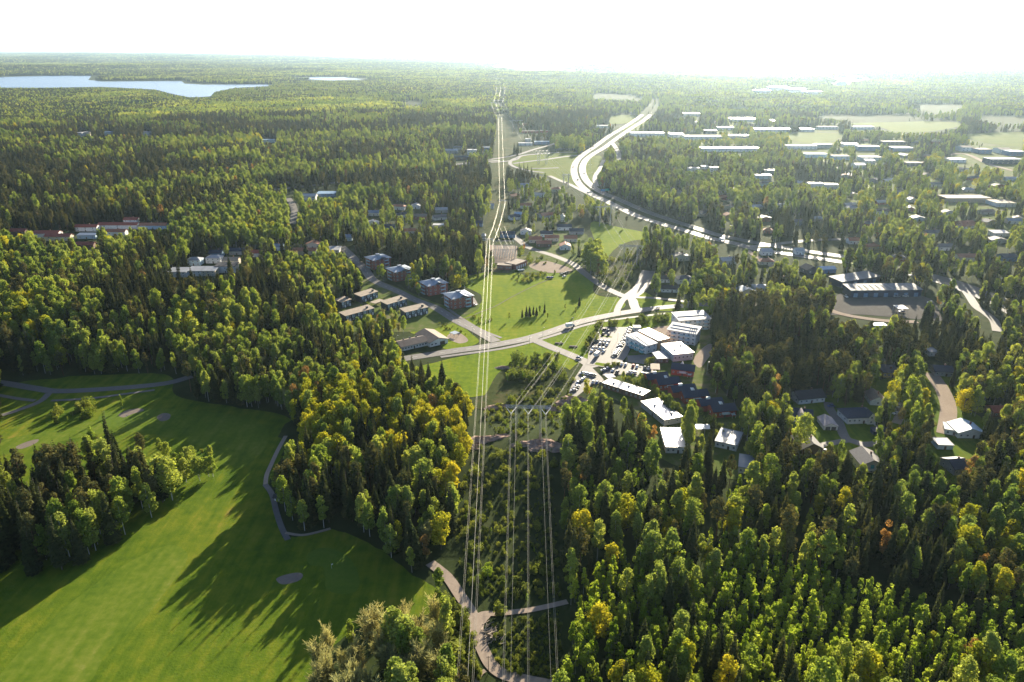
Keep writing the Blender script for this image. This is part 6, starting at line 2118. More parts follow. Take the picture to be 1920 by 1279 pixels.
# where each kind grows: polygon on the map (as seen from the drone), mixture, tallness, density, phrase
ZONES = [
    # key, polygon, mixture, scale of heights, density, phrase
    ('golf_copse', [(-150, 860), (60, 812), (205, 806), (330, 850), (410, 885), (400, 905), (340, 935), (245, 1000), (150, 1070), (0, 1082), (-150, 1090)], 'SSSSSSSSPPPBB', (.9, 1.35), 1.0, 'in the copse on the golf course'),
    ('golf_copse_end', [(285, 850), (345, 830), (410, 850), (420, 888), (395, 910), (330, 935), (285, 930)], 'BBBBHG', (.6, .8), .8, 'at the pale end of the golf course copse'),
    ('yellow_wood', [(530, 800), (580, 745), (700, 770), (850, 790), (880, 860), (870, 960), (850, 1000), (800, 1000), (700, 940), (560, 930), (530, 880)], 'SSSBBBYYYYYY', (.85, 1.2), 1.0, 'in the yellow wood beside the golf course'),
    ('dark_wood', [(520, 880), (570, 900), (700, 905), (860, 960), (850, 1040), (830, 1080), (775, 1070), (700, 1015), (620, 985), (560, 995), (530, 985)], 'SSSSSSPPBBB', (.75, 1.25), 1.4, 'along the shaded right edge of the golf course'),
    ('pale_wood', [(300, 690), (420, 640), (560, 650), (640, 660), (620, 745), (545, 785), (430, 760), (320, 742)], 'SSPGBBBBBBB', (.75, 1.1), 1.1, 'in the pale wood above the golf course'),
    ('mid_wood', [(560, 650), (700, 610), (770, 650), (860, 735), (880, 800), (830, 790), (700, 770), (600, 745)], 'SSSSSPBBBBY', (.85, 1.15), 1.0, 'in the wood below the long low building'),
    ('bare_thicket', [(575, 1330), (585, 1250), (640, 1175), (700, 1150), (800, 1135), (830, 1180), (850, 1330)], 'GGGGGGGBBB', (.95, 1.25), 1.0, 'in the bare thicket at the bottom edge'),
    ('path_edge', [(790, 1000), (850, 1000), (856, 1090), (830, 1120), (790, 1090)], 'YBBG', (.7, 1.0), .7, 'where the path leaves the golf course'),
    ('young_birches', [(1058, 1330), (1050, 1110), (1110, 1070), (1250, 1060), (1350, 1075), (1480, 1070), (1600, 1120), (1760, 1170), (1960, 1180), (1960, 1330)], 'TTTTTTTTTTTTTTTBBSSY', (.8, 1.2), 2.0, 'in the young birch thicket at the lower right'),
    ('lower_right_wood', [(1050, 1110), (1050, 900), (1100, 850), (1220, 880), (1420, 900), (1600, 920), (1960, 930), (1960, 1180), (1760, 1170), (1600, 1120), (1480, 1070), (1250, 1060)], 'SSSSSSPPPBBBBBBTTTTY', (.6, 1.2), 1.0, 'in the wood between the villas and the young birches'),
    ('right_edge_wood', [(1700, 880), (1960, 860), (1960, 1180), (1780, 1160), (1680, 1000)], 'SSPPBBBBY', (.65, 1.1), 1.0, 'at the right edge below the villas'),
    ('pylon_wood', [(1050, 900), (1062, 790), (1110, 745), (1200, 770), (1250, 850), (1330, 870), (1420, 900), (1220, 890), (1100, 860)], 'SSSSSSBBBB', (.75, 1.25), 1.05, 'in the wood right of the near pylon'),
    ('spruce_wood', [(1320, 700), (1335, 600), (1420, 570), (1520, 585), (1640, 610), (1740, 690), (1720, 740), (1660, 740), (1640, 770), (1560, 740), (1500, 730), (1480, 780), (1440, 850), (1400, 780)], 'SSSSSSPPPPPBB', (.8, 1.25), 1.1, 'in the tall spruce wood behind the villas'),
    ('villa_trees', [(1400, 780), (1480, 740), (1580, 740), (1780, 690), (1960, 680), (1960, 930), (1600, 930), (1420, 900)], 'SSSPPBBBBBY', (.7, 1.05), 1.3, 'among the villa gardens'),
    ('lot_trees', [(1180, 740), (1260, 700), (1400, 800), (1300, 800)], 'BBH', (.5, .7), .2, 'among the red row houses'),
    ('left_forest', [(-150, 720), (-150, 460), (300, 450), (560, 500), (620, 560), (600, 640), (420, 640), (310, 690), (100, 700)], 'SSSSSSSSSPPBBBBBBBBY', (.7, 1.3), 1.0, 'in the big dark forest on the left'),
    ('hill_wood', [(520, 480), (640, 470), (690, 500), (690, 545), (620, 600), (540, 560)], 'SSSGBBBBY', (.8, 1.1), 1.1, 'on the wooded hill left of the brick apartment blocks'),
    ('block_wood', [(700, 480), (770, 440), (880, 440), (900, 500), (880, 530), (800, 520), (760, 495)], 'SSSSSSPB', (.8, 1.2), 1.1, 'in the dark wood behind the brick apartment blocks'),
    ('rowhouse_trees', [(600, 600), (660, 595), (760, 600), (760, 640), (700, 650), (600, 650)], 'BBBBYG', (.6, .85), .8, 'between the row houses and the long low building'),
    ('homes_left', [(620, 440), (700, 380), (900, 370), (900, 440), (700, 470)], 'SSSPPBBBB', (.6, .95), .75, 'among the houses in the middle distance'),
    ('homes_mid', [(950, 350), (1050, 340), (1120, 420), (1130, 470), (1100, 520), (1050, 500), (950, 500)], 'SSPBBBBB', (.55, .85), .45, 'among the houses in the middle distance'),
    ('lone_grove', [(1092, 505), (1098, 492), (1125, 488), (1140, 500), (1142, 520), (1118, 524)], 'BBBB', (1.1, 1.3), 2.0, 'in the dense grove beside the bending road'),
    ('strip_wood', [(1210, 440), (1400, 465), (1520, 470), (1560, 580), (1330, 572), (1215, 560)], 'SSSPBBBBB', (.75, 1.1), .85, 'below the motorway on the right'),
    ('road_wood', [(1560, 470), (1780, 460), (1960, 480), (1960, 680), (1740, 690), (1640, 610), (1780, 600), (1740, 540)], 'SSSSPBBBB', (.7, 1.0), .8, 'around the dark warehouses'),
    ('motorway_wood', [(1130, 310), (1230, 270), (1500, 320), (1560, 460), (1400, 455), (1260, 412), (1140, 360)], 'SSSSPPBBBBBB', (.8, 1.15), .95, 'along the right side of the motorway'),
    ('suburb', [(1230, 240), (1960, 270), (1960, 470), (1560, 460), (1500, 330), (1240, 290)], 'SSSPBBBBBBY', (.55, .95), 1.0, 'in the suburb beyond the motorway'),
]
for z_ in ZONES[:2]:
    NOB[raster(z_[1])] = False
ZID = np.full((MH, MW), -1, int)
for i, z in enumerate(ZONES):
    ZID[raster(z[1])] = i


def vnoise(x, y, s, seed):
    x = x / s + seed * 17.3
    y = y / s + seed * 9.1
    xi = np.floor(x).astype(int)
    yi = np.floor(y).astype(int)
    fx, fy = x - xi, y - yi
    fx = fx * fx * (3 - 2 * fx)
    fy = fy * fy * (3 - 2 * fy)

    def hsh(a, b):
        h = (a * 374761393 + b * 668265263 + seed * 1274126177) & 0x7fffffff
        h = ((h ^ (h >> 13)) * 1274126177) & 0x7fffffff
        return ((h ^ (h >> 16)) & 0xffff) / 65535.0
    return (hsh(xi, yi) * (1 - fx) + hsh(xi + 1, yi) * fx) * (1 - fy) + (hsh(xi, yi + 1) * (1 - fx) + hsh(xi + 1, yi + 1) * fx) * fy


def wedge(r0, r1, step):
    m = r1 + 50
    xs = np.arange(-m, m, step)
    ys = np.arange(max(100, 0), r1, step)
    X, Y = np.meshgrid(xs, ys)
    X = X + rng.uniform(-.48, .48, X.shape) * step
    Y = Y + rng.uniform(-.48, .48, Y.shape) * step
    r = np.hypot(X, Y)
    ok = (r >= r0) & (r < r1) & (np.abs(X) < Y * 0.80 + 70)
    return X[ok], Y[ok]


KN = list('SPBYOTGH')
FOREST = {k: [] for k in KN}     # rows: x, y, z, height, zone


def scatter(r0, r1, step, grow):
    X, Y = wedge(r0, r1, step)
    Z = terrain(X, Y)
    u, v = proj(X, Y, Z)
    uc = np.clip(u, 1, 1918)
    vc = np.clip(v, 1, 1277)
    zid = ZID[(vc // 2).astype(int), (uc // 2).astype(int)]
    # kinds by zone
    rn = rng.random(len(X))
    con = vnoise(X, Y, 130, 1) * .5 + vnoise(X, Y, 38, 2) * .25 + vnoise(X, Y * .6, 420, 21) * .25
    yel = vnoise(X, Y, 60, 3)
    kind = np.full(len(X), 'S')
    hs = rng.uniform(.6, 1.25, len(X))
    dens = np.ones(len(X))
    d = zid < 0
    k_far = np.where(con + rng.normal(0, .09, len(X)) > .47, np.where(rng.random(len(X)) < .7, 'S', 'P'), np.where((yel > .8) & (rng.random(len(X)) < .5), 'Y', np.where(rng.random(len(X)) < .012, 'O', 'B')))
    kind[d] = k_far[d]
    for i, z in enumerate(ZONES):
        s = zid == i
        if not s.any():
            continue
        mix = z[2]
        # clumps: the draw is shifted by a slow field so that alike trees stand together
        q = (con[s] + yel[s] * .35 + rng.normal(0, .14, s.sum()))
        q = np.argsort(np.argsort(q)) / len(q)
        idx = np.clip((q * len(mix)).astype(int), 0, len(mix) - 1)
        kind[s] = np.array(list(mix))[idx]
        hs[s] = (z[3][0] + (z[3][1] - z[3][0]) * rng.random(s.sum()))
        dens[s] = z[4]
    ro = (rng.random(len(X)) < .008) & np.isin(kind, ['B', 'Y'])
    kind[ro] = 'O'
    base = np.select([kind == 'S', kind == 'P', kind == 'B', kind == 'Y', kind == 'O', kind == 'T', kind == 'G', kind == 'H'], [22, 20, 19, 17, 17, 11.5, 15, 3.])
    Hh_ = base * hs * (0.9 + .2 * rng.random(len(X))) * grow
    keep = rng.random(len(X)) < dens / 2.0
    keep &= ~look(NOB, u, v)
    # the golf course goes on beyond the left and lower edge of the picture
    keep &= ~((u < 0) & (u > -260) & (v > 1088)) & ~((v >= 1279) & (u < 565) & (u > -300))
    hw = Hh_ * .13
    for fr, off in ((.12, 0), (.35, 0), (.55, .8), (.55, -.8), (.75, 0), (.93, 0), (.3, .7), (.3, -.7)):
        uu, vv = proj(X + hw * off, Y, Z + Hh_ * fr)
        keep &= ~look(VIS, uu, vv)
    for k in KN:
        s = keep & (kind == k)
        FOREST[k].append(np.stack([X[s], Y[s], Z[s], Hh_[s], zid[s]], 1))


scatter(150, 700, 4.4, 1.0)
scatter(700, 1300, 4.9, 1.03)
scatter(1300, 2600, 6.0, 1.1)

# shrubs and saplings under the power lines, at field edges
SHR = []


def shrubs(poly, n, h0, h1, keys='H', zone=-2):
    p = np.array(poly, float)
    lo, hi = p.min(0), p.max(0)
    m = raster(poly)
    got = 0
    for _ in range(n * 30):
        u, v = rng.uniform(lo, hi)
        if not look(m, np.array([u]), np.array([v]))[0]:
            continue
        x, y, _z = at_t(u, v)
        h = rng.uniform(h0, h1)
        FOREST[keys[rng.integers(len(keys))]].append(np.array([[x, y, float(terrain(x, y)), h, zone]]))
        got += 1
        if got >= n:
            break


LOCAL = {-2: 'under the power lines in the clearing', -3: 'on the scrubby slope beside the far clearing', -4: 'at the edge of the sunlit meadow', -5: 'along the edge of the car parks', -6: 'in the gardens near the red row houses',
         -7: 'beside the golf course road', -8: 'beside the gravel path at the bottom'}
shrubs([(866, 900), (900, 830), (1040, 840), (1046, 1060), (1050, 1120), (920, 1140), (862, 1090), (858, 1000)], 150, 1.2, 4.5, 'HHHHHT', -2)
shrubs([(866, 900), (900, 840), (1040, 845), (1046, 1060), (1050, 1120), (920, 1140), (862, 1090), (858, 1000)], 420, .5, 2.0, 'H', -2)
shrubs([(920, 1170), (1050, 1145), (1052, 1279), (960, 1262), (925, 1240)], 220, .4, 1.4, 'H', -2)
shrubs([(905, 780), (960, 735), (1050, 720), (1048, 815), (930, 815)], 150, .8, 2.5, 'H', -2)
shrubs([(840, 1130), (872, 1150), (895, 1215), (900, 1279), (850, 1279), (830, 1200)], 120, .6, 2.4, 'H', -8)
shrubs([(920, 1170), (1050, 1145), (1052, 1279), (960, 1262), (925, 1240)], 75, .8, 2.5, 'H', -2)
shrubs([(905, 780), (960, 735), (1050, 720), (1048, 815), (930, 815)], 80, 1.2, 4.0, 'HHHT', -2)
shrubs([(960, 672), (1000, 660), (1050, 680), (1060, 715), (1000, 725), (950, 715)], 70, 2.5, 6.5, 'HHT', -2)
shrubs([(830, 1120), (872, 1150), (895, 1215), (900, 1279), (850, 1279), (830, 1200)], 60, 1.5, 4.5, 'HHHT', -8)
shrubs([(1130, 480), (1200, 462), (1205, 500), (1170, 545), (1120, 530)], 85, 2, 5.5, 'HHHB', -3)
shrubs([(960, 512), (1030, 515), (1060, 508), (1000, 530), (960, 530)], 26, 1.5, 4, 'H', -4)
shrubs([(880, 440), (905, 445), (920, 500), (900, 530), (870, 540)], 36, 2.5, 7, 'HHB', -4)
shrubs([(1095, 655), (1110, 628), (1122, 612), (1180, 606), (1190, 612), (1130, 612), (1106, 656)], 34, 2, 5.5, 'HHT', -5)
shrubs([(1165, 604), (1250, 592), (1255, 606), (1195, 612)], 46, 1.5, 5, 'HHHB', -5)
shrubs([(1124, 690), (1160, 682), (1158, 690), (1128, 698)], 12, 1.5, 3.5, 'H', -5)
shrubs([(1165, 703), (1215, 712), (1240, 745), (1215, 735), (1170, 716)], 26, 1.5, 5, 'HHB', -6)
shrubs([(1225, 735), (1262, 765), (1300, 790), (1285, 790), (1250, 775)], 26, 2.5, 7, 'HHB', -6)
shrubs([(1300, 715), (1330, 745), (1345, 790), (1400, 830), (1330, 820), (1290, 760)], 26, 1.5, 5, 'HHB', -6)
shrubs([(105, 765), (170, 760), (180, 785), (105, 800)], 24, 2, 6, 'HHB', -7)
shrubs([(820, 605), (850, 610), (880, 632), (858, 622), (830, 616)], 18, .8, 1.8, 'H', -4)
shrubs([(880, 596), (905, 592), (925, 600), (905, 610)], 12, .8, 2.4, 'H', -4)
shrubs([(660, 545), (760, 560), (810, 590), (760, 600), (650, 600)], 36, .8, 3, 'HHB', -4)
shrubs([(985, 475), (1050, 488), (1040, 500), (985, 492)], 16, 1, 4, 'H', -4)
shrubs([(1040, 735), (1085, 690), (1095, 705), (1060, 760)], 18, 1, 3, 'H', -2)

for k in KN:
    FOREST[k] = np.concatenate(FOREST[k]) if FOREST[k] else np.zeros((0, 5))

# trees that the photograph lets one tell apart
SINGLES = [
    (827, 1030, 'Y', 19, 1.15, 'golden yellow tree alone at the right edge of the dark golf wood', 3),
    (823, 1112, 'B', 12, 1.2, 'pale green round tree standing where the gravel path leaves the golf course', 1),
    (228, 985, 'Y', 11, 1.1, 'bright yellow tree at the front of the golf copse', 0),
    (212, 1018, 'B', 12, 1.35, 'round light green tree at the front corner of the golf copse', 5),
    (375, 902, 'B', 14, 1.3, 'pale green round willow at the outer end of the golf copse', 5),
    (400, 894, 'B', 12, 1.2, 'light green round tree outermost at the golf copse end', 2),
    (350, 905, 'B', 14, 1.25, 'pale round tree in the middle of the golf copse end', 2),
    (396, 866, 'B', 10, 1.1, 'small pale tree behind the golf copse end', 1),
    (209, 850, 'S', 27, .9, 'tallest pointed spruce at the back of the golf copse', 4),
    (230, 768, 'B', 10, .55, 'lone slim birch on the golf course bank', 0),
    (578, 745, 'O', 21, 1.2, 'rusty brown tree rising over the pale wood', 1),
    (598, 760, 'O', 16, 1.1, 'lower rusty brown tree beside the tall rusty one', 0),
    (856, 830, 'Y', 21, .85, 'tall yellow tree at the corner of the clearing', 0),
    (1450, 770, 'O', 24, .8, 'vivid orange slim tree in front of the spruce wood', 0),
    (1362, 700, 'O', 20, .9, 'orange tree at the left edge of the spruce wood', 2),
    (1490, 610, 'Y', 16, 1.0, 'yellow tree on top of the spruce wood', 1),
    (1697, 888, 'Y', 13, 1.2, 'bright yellow round tree among the villas', 2),
    (1684, 955, 'Y', 13, 1.2, 'golden yellow tree below the villas', 1),
    (1700, 770, 'B', 22, 1.15, 'tall light green tree beside the villa driveway', 2),
    (1500, 850, 'B', 24, 1.1, 'big light green birch left of the grey gabled villa', 5),
    (1655, 880, 'B', 19, .9, 'green tree right of the yellowish villa', 3),
    (1830, 1005, 'Y', 13, 1.2, 'golden round tree near the right edge of the picture', 2),
    (1888, 1065, 'Y', 15, 1.3, 'orange yellow tree against the right edge of the picture', 1),
    (1740, 1230, 'Y', 11, 1.0, 'small golden tree in the young birch thicket', 0),
    (1812, 1262, 'O', 15, 1.1, 'rusty tree in the lower right corner', 1),
    (1845, 1275, 'B', 13, 1.1, 'pale leafy tree in the lower right corner', 2),
    (1068, 930, 'O', 14, .8, 'orange tree left of the birches below the near pylon', 0),
    (1096, 925, 'O', 15, .8, 'second orange tree below the near pylon', 2),
    (1108, 760, 'O', 12, .9, 'orange tree at the bottom of the lower car park', 0),
    (1100, 742, 'Y', 12, .9, 'yellow tree beside the lower car park', 1),
    (1200, 820, 'O', 15, 1.0, 'orange brown tree left of the shining roof', 1),
    (774, 528, 'Y', 18, .7, 'bright yellow green tree beside the second brick apartment block', 0),
    (622, 592, 'Y', 18, 1.0, 'yellow tree left of the row houses', 1),
    (955, 601, 'B', 7, 1.0, 'grey green bush standing alone at the left of the meadow', 3),
    (979, 597, 'S', 9, .9, 'small tree at the left of the meadow thicket', 1), (987, 594, 'S', 10, 1.0, 'dark tree inside the meadow thicket', 2),
    (993, 594, 'S', 10, 1.2, 'dark tree in the centre of the meadow thicket', 5), (1000, 593, 'S', 9.5, 1.1, 'dark tree centre right in the meadow thicket', 3),
    (1006, 592, 'S', 8, 1.2, 'low dark tree in the meadow thicket', 2), (1012, 590, 'B', 8, 1.0, 'leafy tree in the meadow thicket', 1),
    (1021, 587, 'S', 11, .9, 'tallest dark spruce at the right of the meadow thicket', 0), (1027, 597, 'B', 5, 1.1, 'small leafy bush in front of the meadow thicket', 4),
    (1060, 580, 'B', 5, 1.0, 'small lone bush in the middle of the meadow', 2), (1086, 574, 'S', 9, 1.1, 'cone shaped dark spruce alone in the meadow', 2), (1079, 590, 'B', 7, .9, 'dark small tree nearest the main road in the meadow', 0),
    (1200, 720, 'B', 8, 1.2, 'light green garden tree left of the first red row house', 2), (1168, 720, 'B', 9, 1.0, 'light green tree on the lawn between the car parks', 1),
    (1254, 765, 'B', 9, 1.2, 'light green tree left of the third red row house', 2), (1291, 815, 'B', 10, .9, 'pale tree right of the shining roofs', 0),
    (1400, 822, 'B', 10, 1.3, 'light green round tree right of the white tin roof', 2), (1402, 858, 'B', 11, 1.2, 'light round tree in front of the tin roof hall', 5),
    (1375, 812, 'H', 6, 1.2, 'round bush in front of the last red row house', 1), (1388, 785, 'B', 9, .9, 'dark green tree right of the last red row house', 1),
    (1215, 683, 'H', 5, 1.1, 'round green bush beside the shaded parking strip', 1), (1223, 683, 'H', 5, 1.1, 'second round green bush beside the shaded parking strip', 0),
    (1119, 520, 'B', 24, 1.15, 'tallest tree of the dense grove beside the bending road', 5), (1107, 516, 'B', 22, 1.1, 'left tree of the dense grove beside the bending road', 2),
    (1132, 519, 'B', 20, 1.1, 'right tree of the dense grove beside the bending road', 4),
    (600, 1272, 'G', 18, 1.1, 'leftmost bare tree of the thicket at the bottom edge', 1), (618, 1240, 'G', 18, .9, 'tall bare tree behind the leftmost one', 0),
    (660, 1215, 'B', 13, .9, 'light green birch between the bare trees at the bottom', 0), (675, 1285, 'B', 8, 1.1, 'low green bush in front of the bare thicket', 1),
    (700, 1220, 'G', 20, 1.2, 'broad bare tree at the middle of the thicket', 2), (740, 1230, 'G', 21, 1.2, 'tall bare tree right of the middle of the thicket', 1),
    (790, 1240, 'G', 22, 1.1, 'brown bare tree at the right end of the thicket', 0), (730, 1275, 'G', 15, 1.2, 'bare tree at the very bottom of the thicket', 2), (765, 1285, 'G', 15, 1.2, 'bare tree at the bottom right of the thicket', 1),
    (838, 1230, 'H', 6, 1.5, 'pale bush at the right foot of the bare thicket', 3), (935, 1150, 'H', 4.5, 1.3, 'pale bush beside the fork of the gravel path', 2),
    (915, 1085, 'T', 8, 1.6, 'bright green young tree alone in the clearing above the path fork', 2),
    (1085, 470, 'B', 12, .9, 'round tree beside the orange roofed houses', 1), (982, 470, 'O', 9, 1.0, 'orange tree beside the substation road', 0),
    (800, 1010, 'B', 14, 1.0, 'yellow green tree left of the golden tree', 1), (745, 1030, 'Y', 15, .8, 'yellow topped tree in the dark golf wood edge', 3),
]

EDGE_ROT = rng.uniform


def tree_object(k, x, y, z, h, wide, var, label, group):
    K = KINDS[k]
    var %= len(K['crowns'])
    o = link(K['name'], None, None, (x, y, z), (0, 0, rng.uniform(0, 6.283)))
    s = h / K['H'][var]
    o.scale = (s * wide, s * wide, s)
    tag(o, label, K['cat'], group)
    link('crown', K['crowns'][var], o)
    link('trunk', K['trunks'][var], o)
    return o


for (u, v, k, h, wide, label, var) in SINGLES:
    x, y, _z = at_t(u, v)
    tree_object(k, x, y, float(terrain(x, y)), h, wide, var, label, None)

NSINGLE = {k: sum(1 for s in SINGLES if s[2] == k) for k in KN}
MAXN = 300


def stuff(name, K, rows):
    """the rest of one kind: one object that instances the kind's meshes on points"""
    me = bpy.data.meshes.new(name)
    n = len(rows)
    me.vertices.add(n)
    me.vertices.foreach_set('co', rows[:, :3].astype(np.float32).ravel())
    nv = len(K['crowns'])
    idx = rng.integers(0, nv, n)
    s = rows[:, 3] / np.array(K['H'])[idx]
    w = rng.uniform(.85, 1.2, n)
    scl = np.stack([s * w, s * w, s], 1).astype(np.float32)
    rot = np.stack([rng.normal(0, .03, n), rng.normal(0, .03, n), rng.uniform(0, 6.283, n)], 1).astype(np.float32)
    for nm, typ, arr in (('scl', 'FLOAT_VECTOR', scl), ('rot', 'FLOAT_VECTOR', rot)):
        at_ = me.attributes.new(nm, typ, 'POINT')
        at_.data.foreach_set('vector', arr.ravel())
    at_ = me.attributes.new('idx', 'INT', 'POINT')
    at_.data.foreach_set('value', idx.astype(np.int32))
    o = link(name, me)
    tag(o, kind='stuff')
    gn_instance(o, K['coll'], name)
    return o


def gn_instance(o, coll, name):
    ng = bpy.data.node_groups.new(name, 'GeometryNodeTree')
    ng.interface.new_socket(name='Geometry', in_out='INPUT', socket_type='NodeSocketGeometry')
    ng.interface.new_socket(name='Geometry', in_out='OUTPUT', socket_type='NodeSocketGeometry')
    gi = ng.nodes.new('NodeGroupInput')
    go = ng.nodes.new('NodeGroupOutput')
    ip = ng.nodes.new('GeometryNodeInstanceOnPoints')
    ci = ng.nodes.new('GeometryNodeCollectionInfo')
    ci.inputs['Collection'].default_value = coll
    ci.inputs['Separate Children'].default_value = True
    ci.inputs['Reset Children'].default_value = True
    ip.inputs['Pick Instance'].default_value = True

    def named(a, typ):
        q = ng.nodes.new('GeometryNodeInputNamedAttribute')
        q.data_type = typ
        q.inputs['Name'].default_value = a
        return next(s for s in q.outputs if s.enabled and s.name == 'Attribute')
    L = ng.links.new
    L(gi.outputs[0], ip.inputs['Points'])
    L(ci.outputs[0], ip.inputs['Instance'])
    L(named('idx', 'INT'), ip.inputs['Instance Index'])
    L(named('rot', 'FLOAT_VECTOR'), ip.inputs['Rotation'])
    L(named('scl', 'FLOAT_VECTOR'), ip.inputs['Scale'])
    L(ip.outputs[0], go.inputs[0])
    md = o.modifiers.new('plant', 'NODES')
    md.node_group = ng


LAND = [(1697, 848, 'the bright yellow villa tree'), (1450, 730, 'the vivid orange slim tree'), (1362, 675, 'the spruce wood orange tree'), (827, 985, 'the golden yellow tree'), (823, 1090, 'the pale tree at the path'), (228, 955, 'the yellow copse tree'),
        (212, 985, 'the round copse corner tree'), (209, 815, 'the tallest copse spruce'), (375, 875, 'the pale copse end'), (578, 720, 'the rusty brown tree'), (856, 790, 'the yellow clearing corner tree'), (1684, 920, 'the golden tree below villas'),
        (1830, 975, 'the golden right edge tree'), (1888, 1030, 'the orange yellow edge tree'), (1740, 1205, 'the small golden thicket tree'), (1812, 1235, 'the rusty corner tree'), (1080, 905, 'the two orange trees'), (1200, 800, 'the orange brown tree'),
        (1238, 770, 'the shining hall roof'), (1265, 815, 'the split white roof'), (1360, 820, 'the two part tin roof'), (1400, 865, 'the half hidden white roof'), (1500, 775, 'the white bay villa'), (1553, 793, 'the pinkish garage'), (1613, 780, 'the largest white villa'),
        (1645, 750, 'the round window house'), (1520, 835, 'the grey gabled villa'), (1632, 870, 'the cream villa'), (1668, 700, 'the ochre walled house'), (1768, 695, 'the lane villa'), (1815, 802, 'the light blue roof'), (1802, 880, 'the lowest villa'),
        (1660, 545, 'the longest warehouse'), (1694, 572, 'the white canopy'), (1427, 538, 'the pale blue house'), (1295, 600, 'the rearmost pale block'), (1350, 765, 'the last red house'), (1166, 735, 'the long narrow white roof'), (990, 760, 'the near pylon beam'),
        (1000, 835, 'the pink ledge'), (905, 826, 'the left ledge'), (890, 1160, 'the path fork'), (922, 1192, 'the log heap'), (521, 925, 'the golf shelter'), (510, 870, 'the golf path bend'), (625, 1070, 'the kidney shaped green'), (790, 640, 'the low school'),
        (849, 565, 'the nearest brick block'), (741, 515, 'the second brick block'), (675, 595, 'the longest row house'), (380, 500, 'the white forest cluster'), (488, 470, 'the red roofed white house'), (575, 468, 'the orange hill houses'), (220, 425, 'the long red roof'),
        (140, 745, 'the golf road bushes'), (230, 755, 'the lone slim birch'), (300, 722, 'the golf road end'), (985, 490, 'the substation'), (1118, 500, 'the dense grove'), (1175, 470, 'the second pylon'), (995, 590, 'the meadow thicket'), (1775, 740, 'the gravel lane'),
        (915, 1075, 'the lone clearing birch'), (1070, 1125, 'the side path end'), (700, 1200, 'the broad bare tree'), (790, 1210, 'the brown bare tree'), (600, 1250, 'the leftmost bare tree'), (1150, 690, 'the long car park'), (1215, 640, 'the blue fronted block')]
LANDA = np.array([(a_, b_) for a_, b_, _ in LAND], float)
ORDT = ['nearest', 'second', 'third', 'fourth', 'fifth', 'sixth']


def describe(K, rows_, u, v, sel):
    """labels for the single trees of one kind: rank and side by the nearest landmark, else build and place"""
    out = {}
    slots = {}
    hh = rows_[sel, 3]
    q1, q2 = np.quantile(hh, [.33, .67]) if len(sel) > 3 else (0, 0)
    for i in sel:
        d = np.hypot(LANDA[:, 0] - u[i], LANDA[:, 1] - v[i])
        j = int(d.argmin())
        dx, dy = u[i] - LANDA[j, 0], v[i] - LANDA[j, 1]
        side = ('right of' if dx > 0 else 'left of') if abs(dx) > abs(dy) else ('in front of' if dy > 0 else 'behind')
        slots.setdefault((j, side), []).append((d[j], i))
    for (j, side), lst in slots.items():
        lst.sort()
        for r_, (dd, i) in enumerate(lst):
            zz = int(rows_[i, 4])
            place = ZONES[zz][5] if zz >= 0 else LOCAL.get(zz, 'in the open forest')
            size = 'tall' if rows_[i, 3] > q2 else ('short' if rows_[i, 3] < q1 else 'middling')
            if r_ < len(ORDT) and dd < 240:
                out[i] = ('%s, %s of its kind %s %s' % (K['phrase'], ORDT[r_], side, LAND[j][2]), K['phrase'] + ' ' + place)
            else:
                out[i] = ('%s %s farther %s %s' % (size, K['phrase'], side, LAND[j][2]), K['phrase'] + ' ' + place)
    return out


STUFF_NAME = {'S': 'spruce_forest', 'P': 'pine_forest', 'B': 'birch_forest', 'Y': 'yellow_woodland', 'O': 'rust_coloured_woodland', 'T': 'young_birch_thicket', 'G': 'bare_thicket', 'H': 'scrub'}
for k in KN:
    K = KINDS[k]
    rows = FOREST[k]
    if not len(rows):
        continue
    u, v = proj(rows[:, 0], rows[:, 1], rows[:, 2] + rows[:, 3] * .6)
    dep = rows[:, 1] * CP + (CAMZ - rows[:, 2]) * SP
    big = rows[:, 3] / dep
    big = np.where((u > 4) & (u < 1916) & (v > 4) & (v < 1275), big, 0)
    order = np.argsort(-big)
    nn = min(MAXN - NSINGLE[k], int((big > 0).sum()))
    lab_ = describe(K, rows, u, v, order[:nn])
    for i in order[:nn]:
        x, y, z, h, zz = rows[i]
        lb, gp = lab_[i]
        tree_object(k, x, y, z, h, rng.uniform(.85, 1.2), int(rng.integers(0, 6)), lb, lb if ' farther ' in lb else gp)
    rest = rows[order[nn:]]
    if len(rest):
        stuff(STUFF_NAME[k], K, rest)
    print('TREES', k, len(rows), nn)

# far woods: patches of many small trees out towards the horizon
def cheap_tree(conif):
    if conif:
        H, Rr, m = 20.0, 2.9, 6
        V = [(0, 0, H)]
        for t, f in ((.72, .42), (.45, .7), (.12, 1.0)):
            for i in range(m):
                an = 6.283 * i / m + t * 3
                r = Rr * f * rng.uniform(.7, 1.25)
                V.append((math.cos(an) * r, math.sin(an) * r, H * t * rng.uniform(.9, 1.08)))
        Fc = [(0, 1 + i, 1 + (i + 1) % m, 1 + (i + 1) % m) for i in range(m)]
        for l in range(2):
            for i in range(m):
                a_, b_ = 1 + l * m + i, 1 + l * m + (i + 1) % m
                Fc.append((a_, a_ + m, b_ + m, b_))
        return np.array(V), np.array(Fc)
    H, Rr = 18.0, 3.8
    k = 46
    d = unit(k)
    c = np.array([0, 0, H * .58]) + d * np.array([Rr, Rr, H * .42]) * rng.uniform(.6, 1, (k, 1))
    return quads(c, d + rng.normal(0, .3, (k, 3)) + np.array([0, 0, .4]), np.full(k, 2.7))


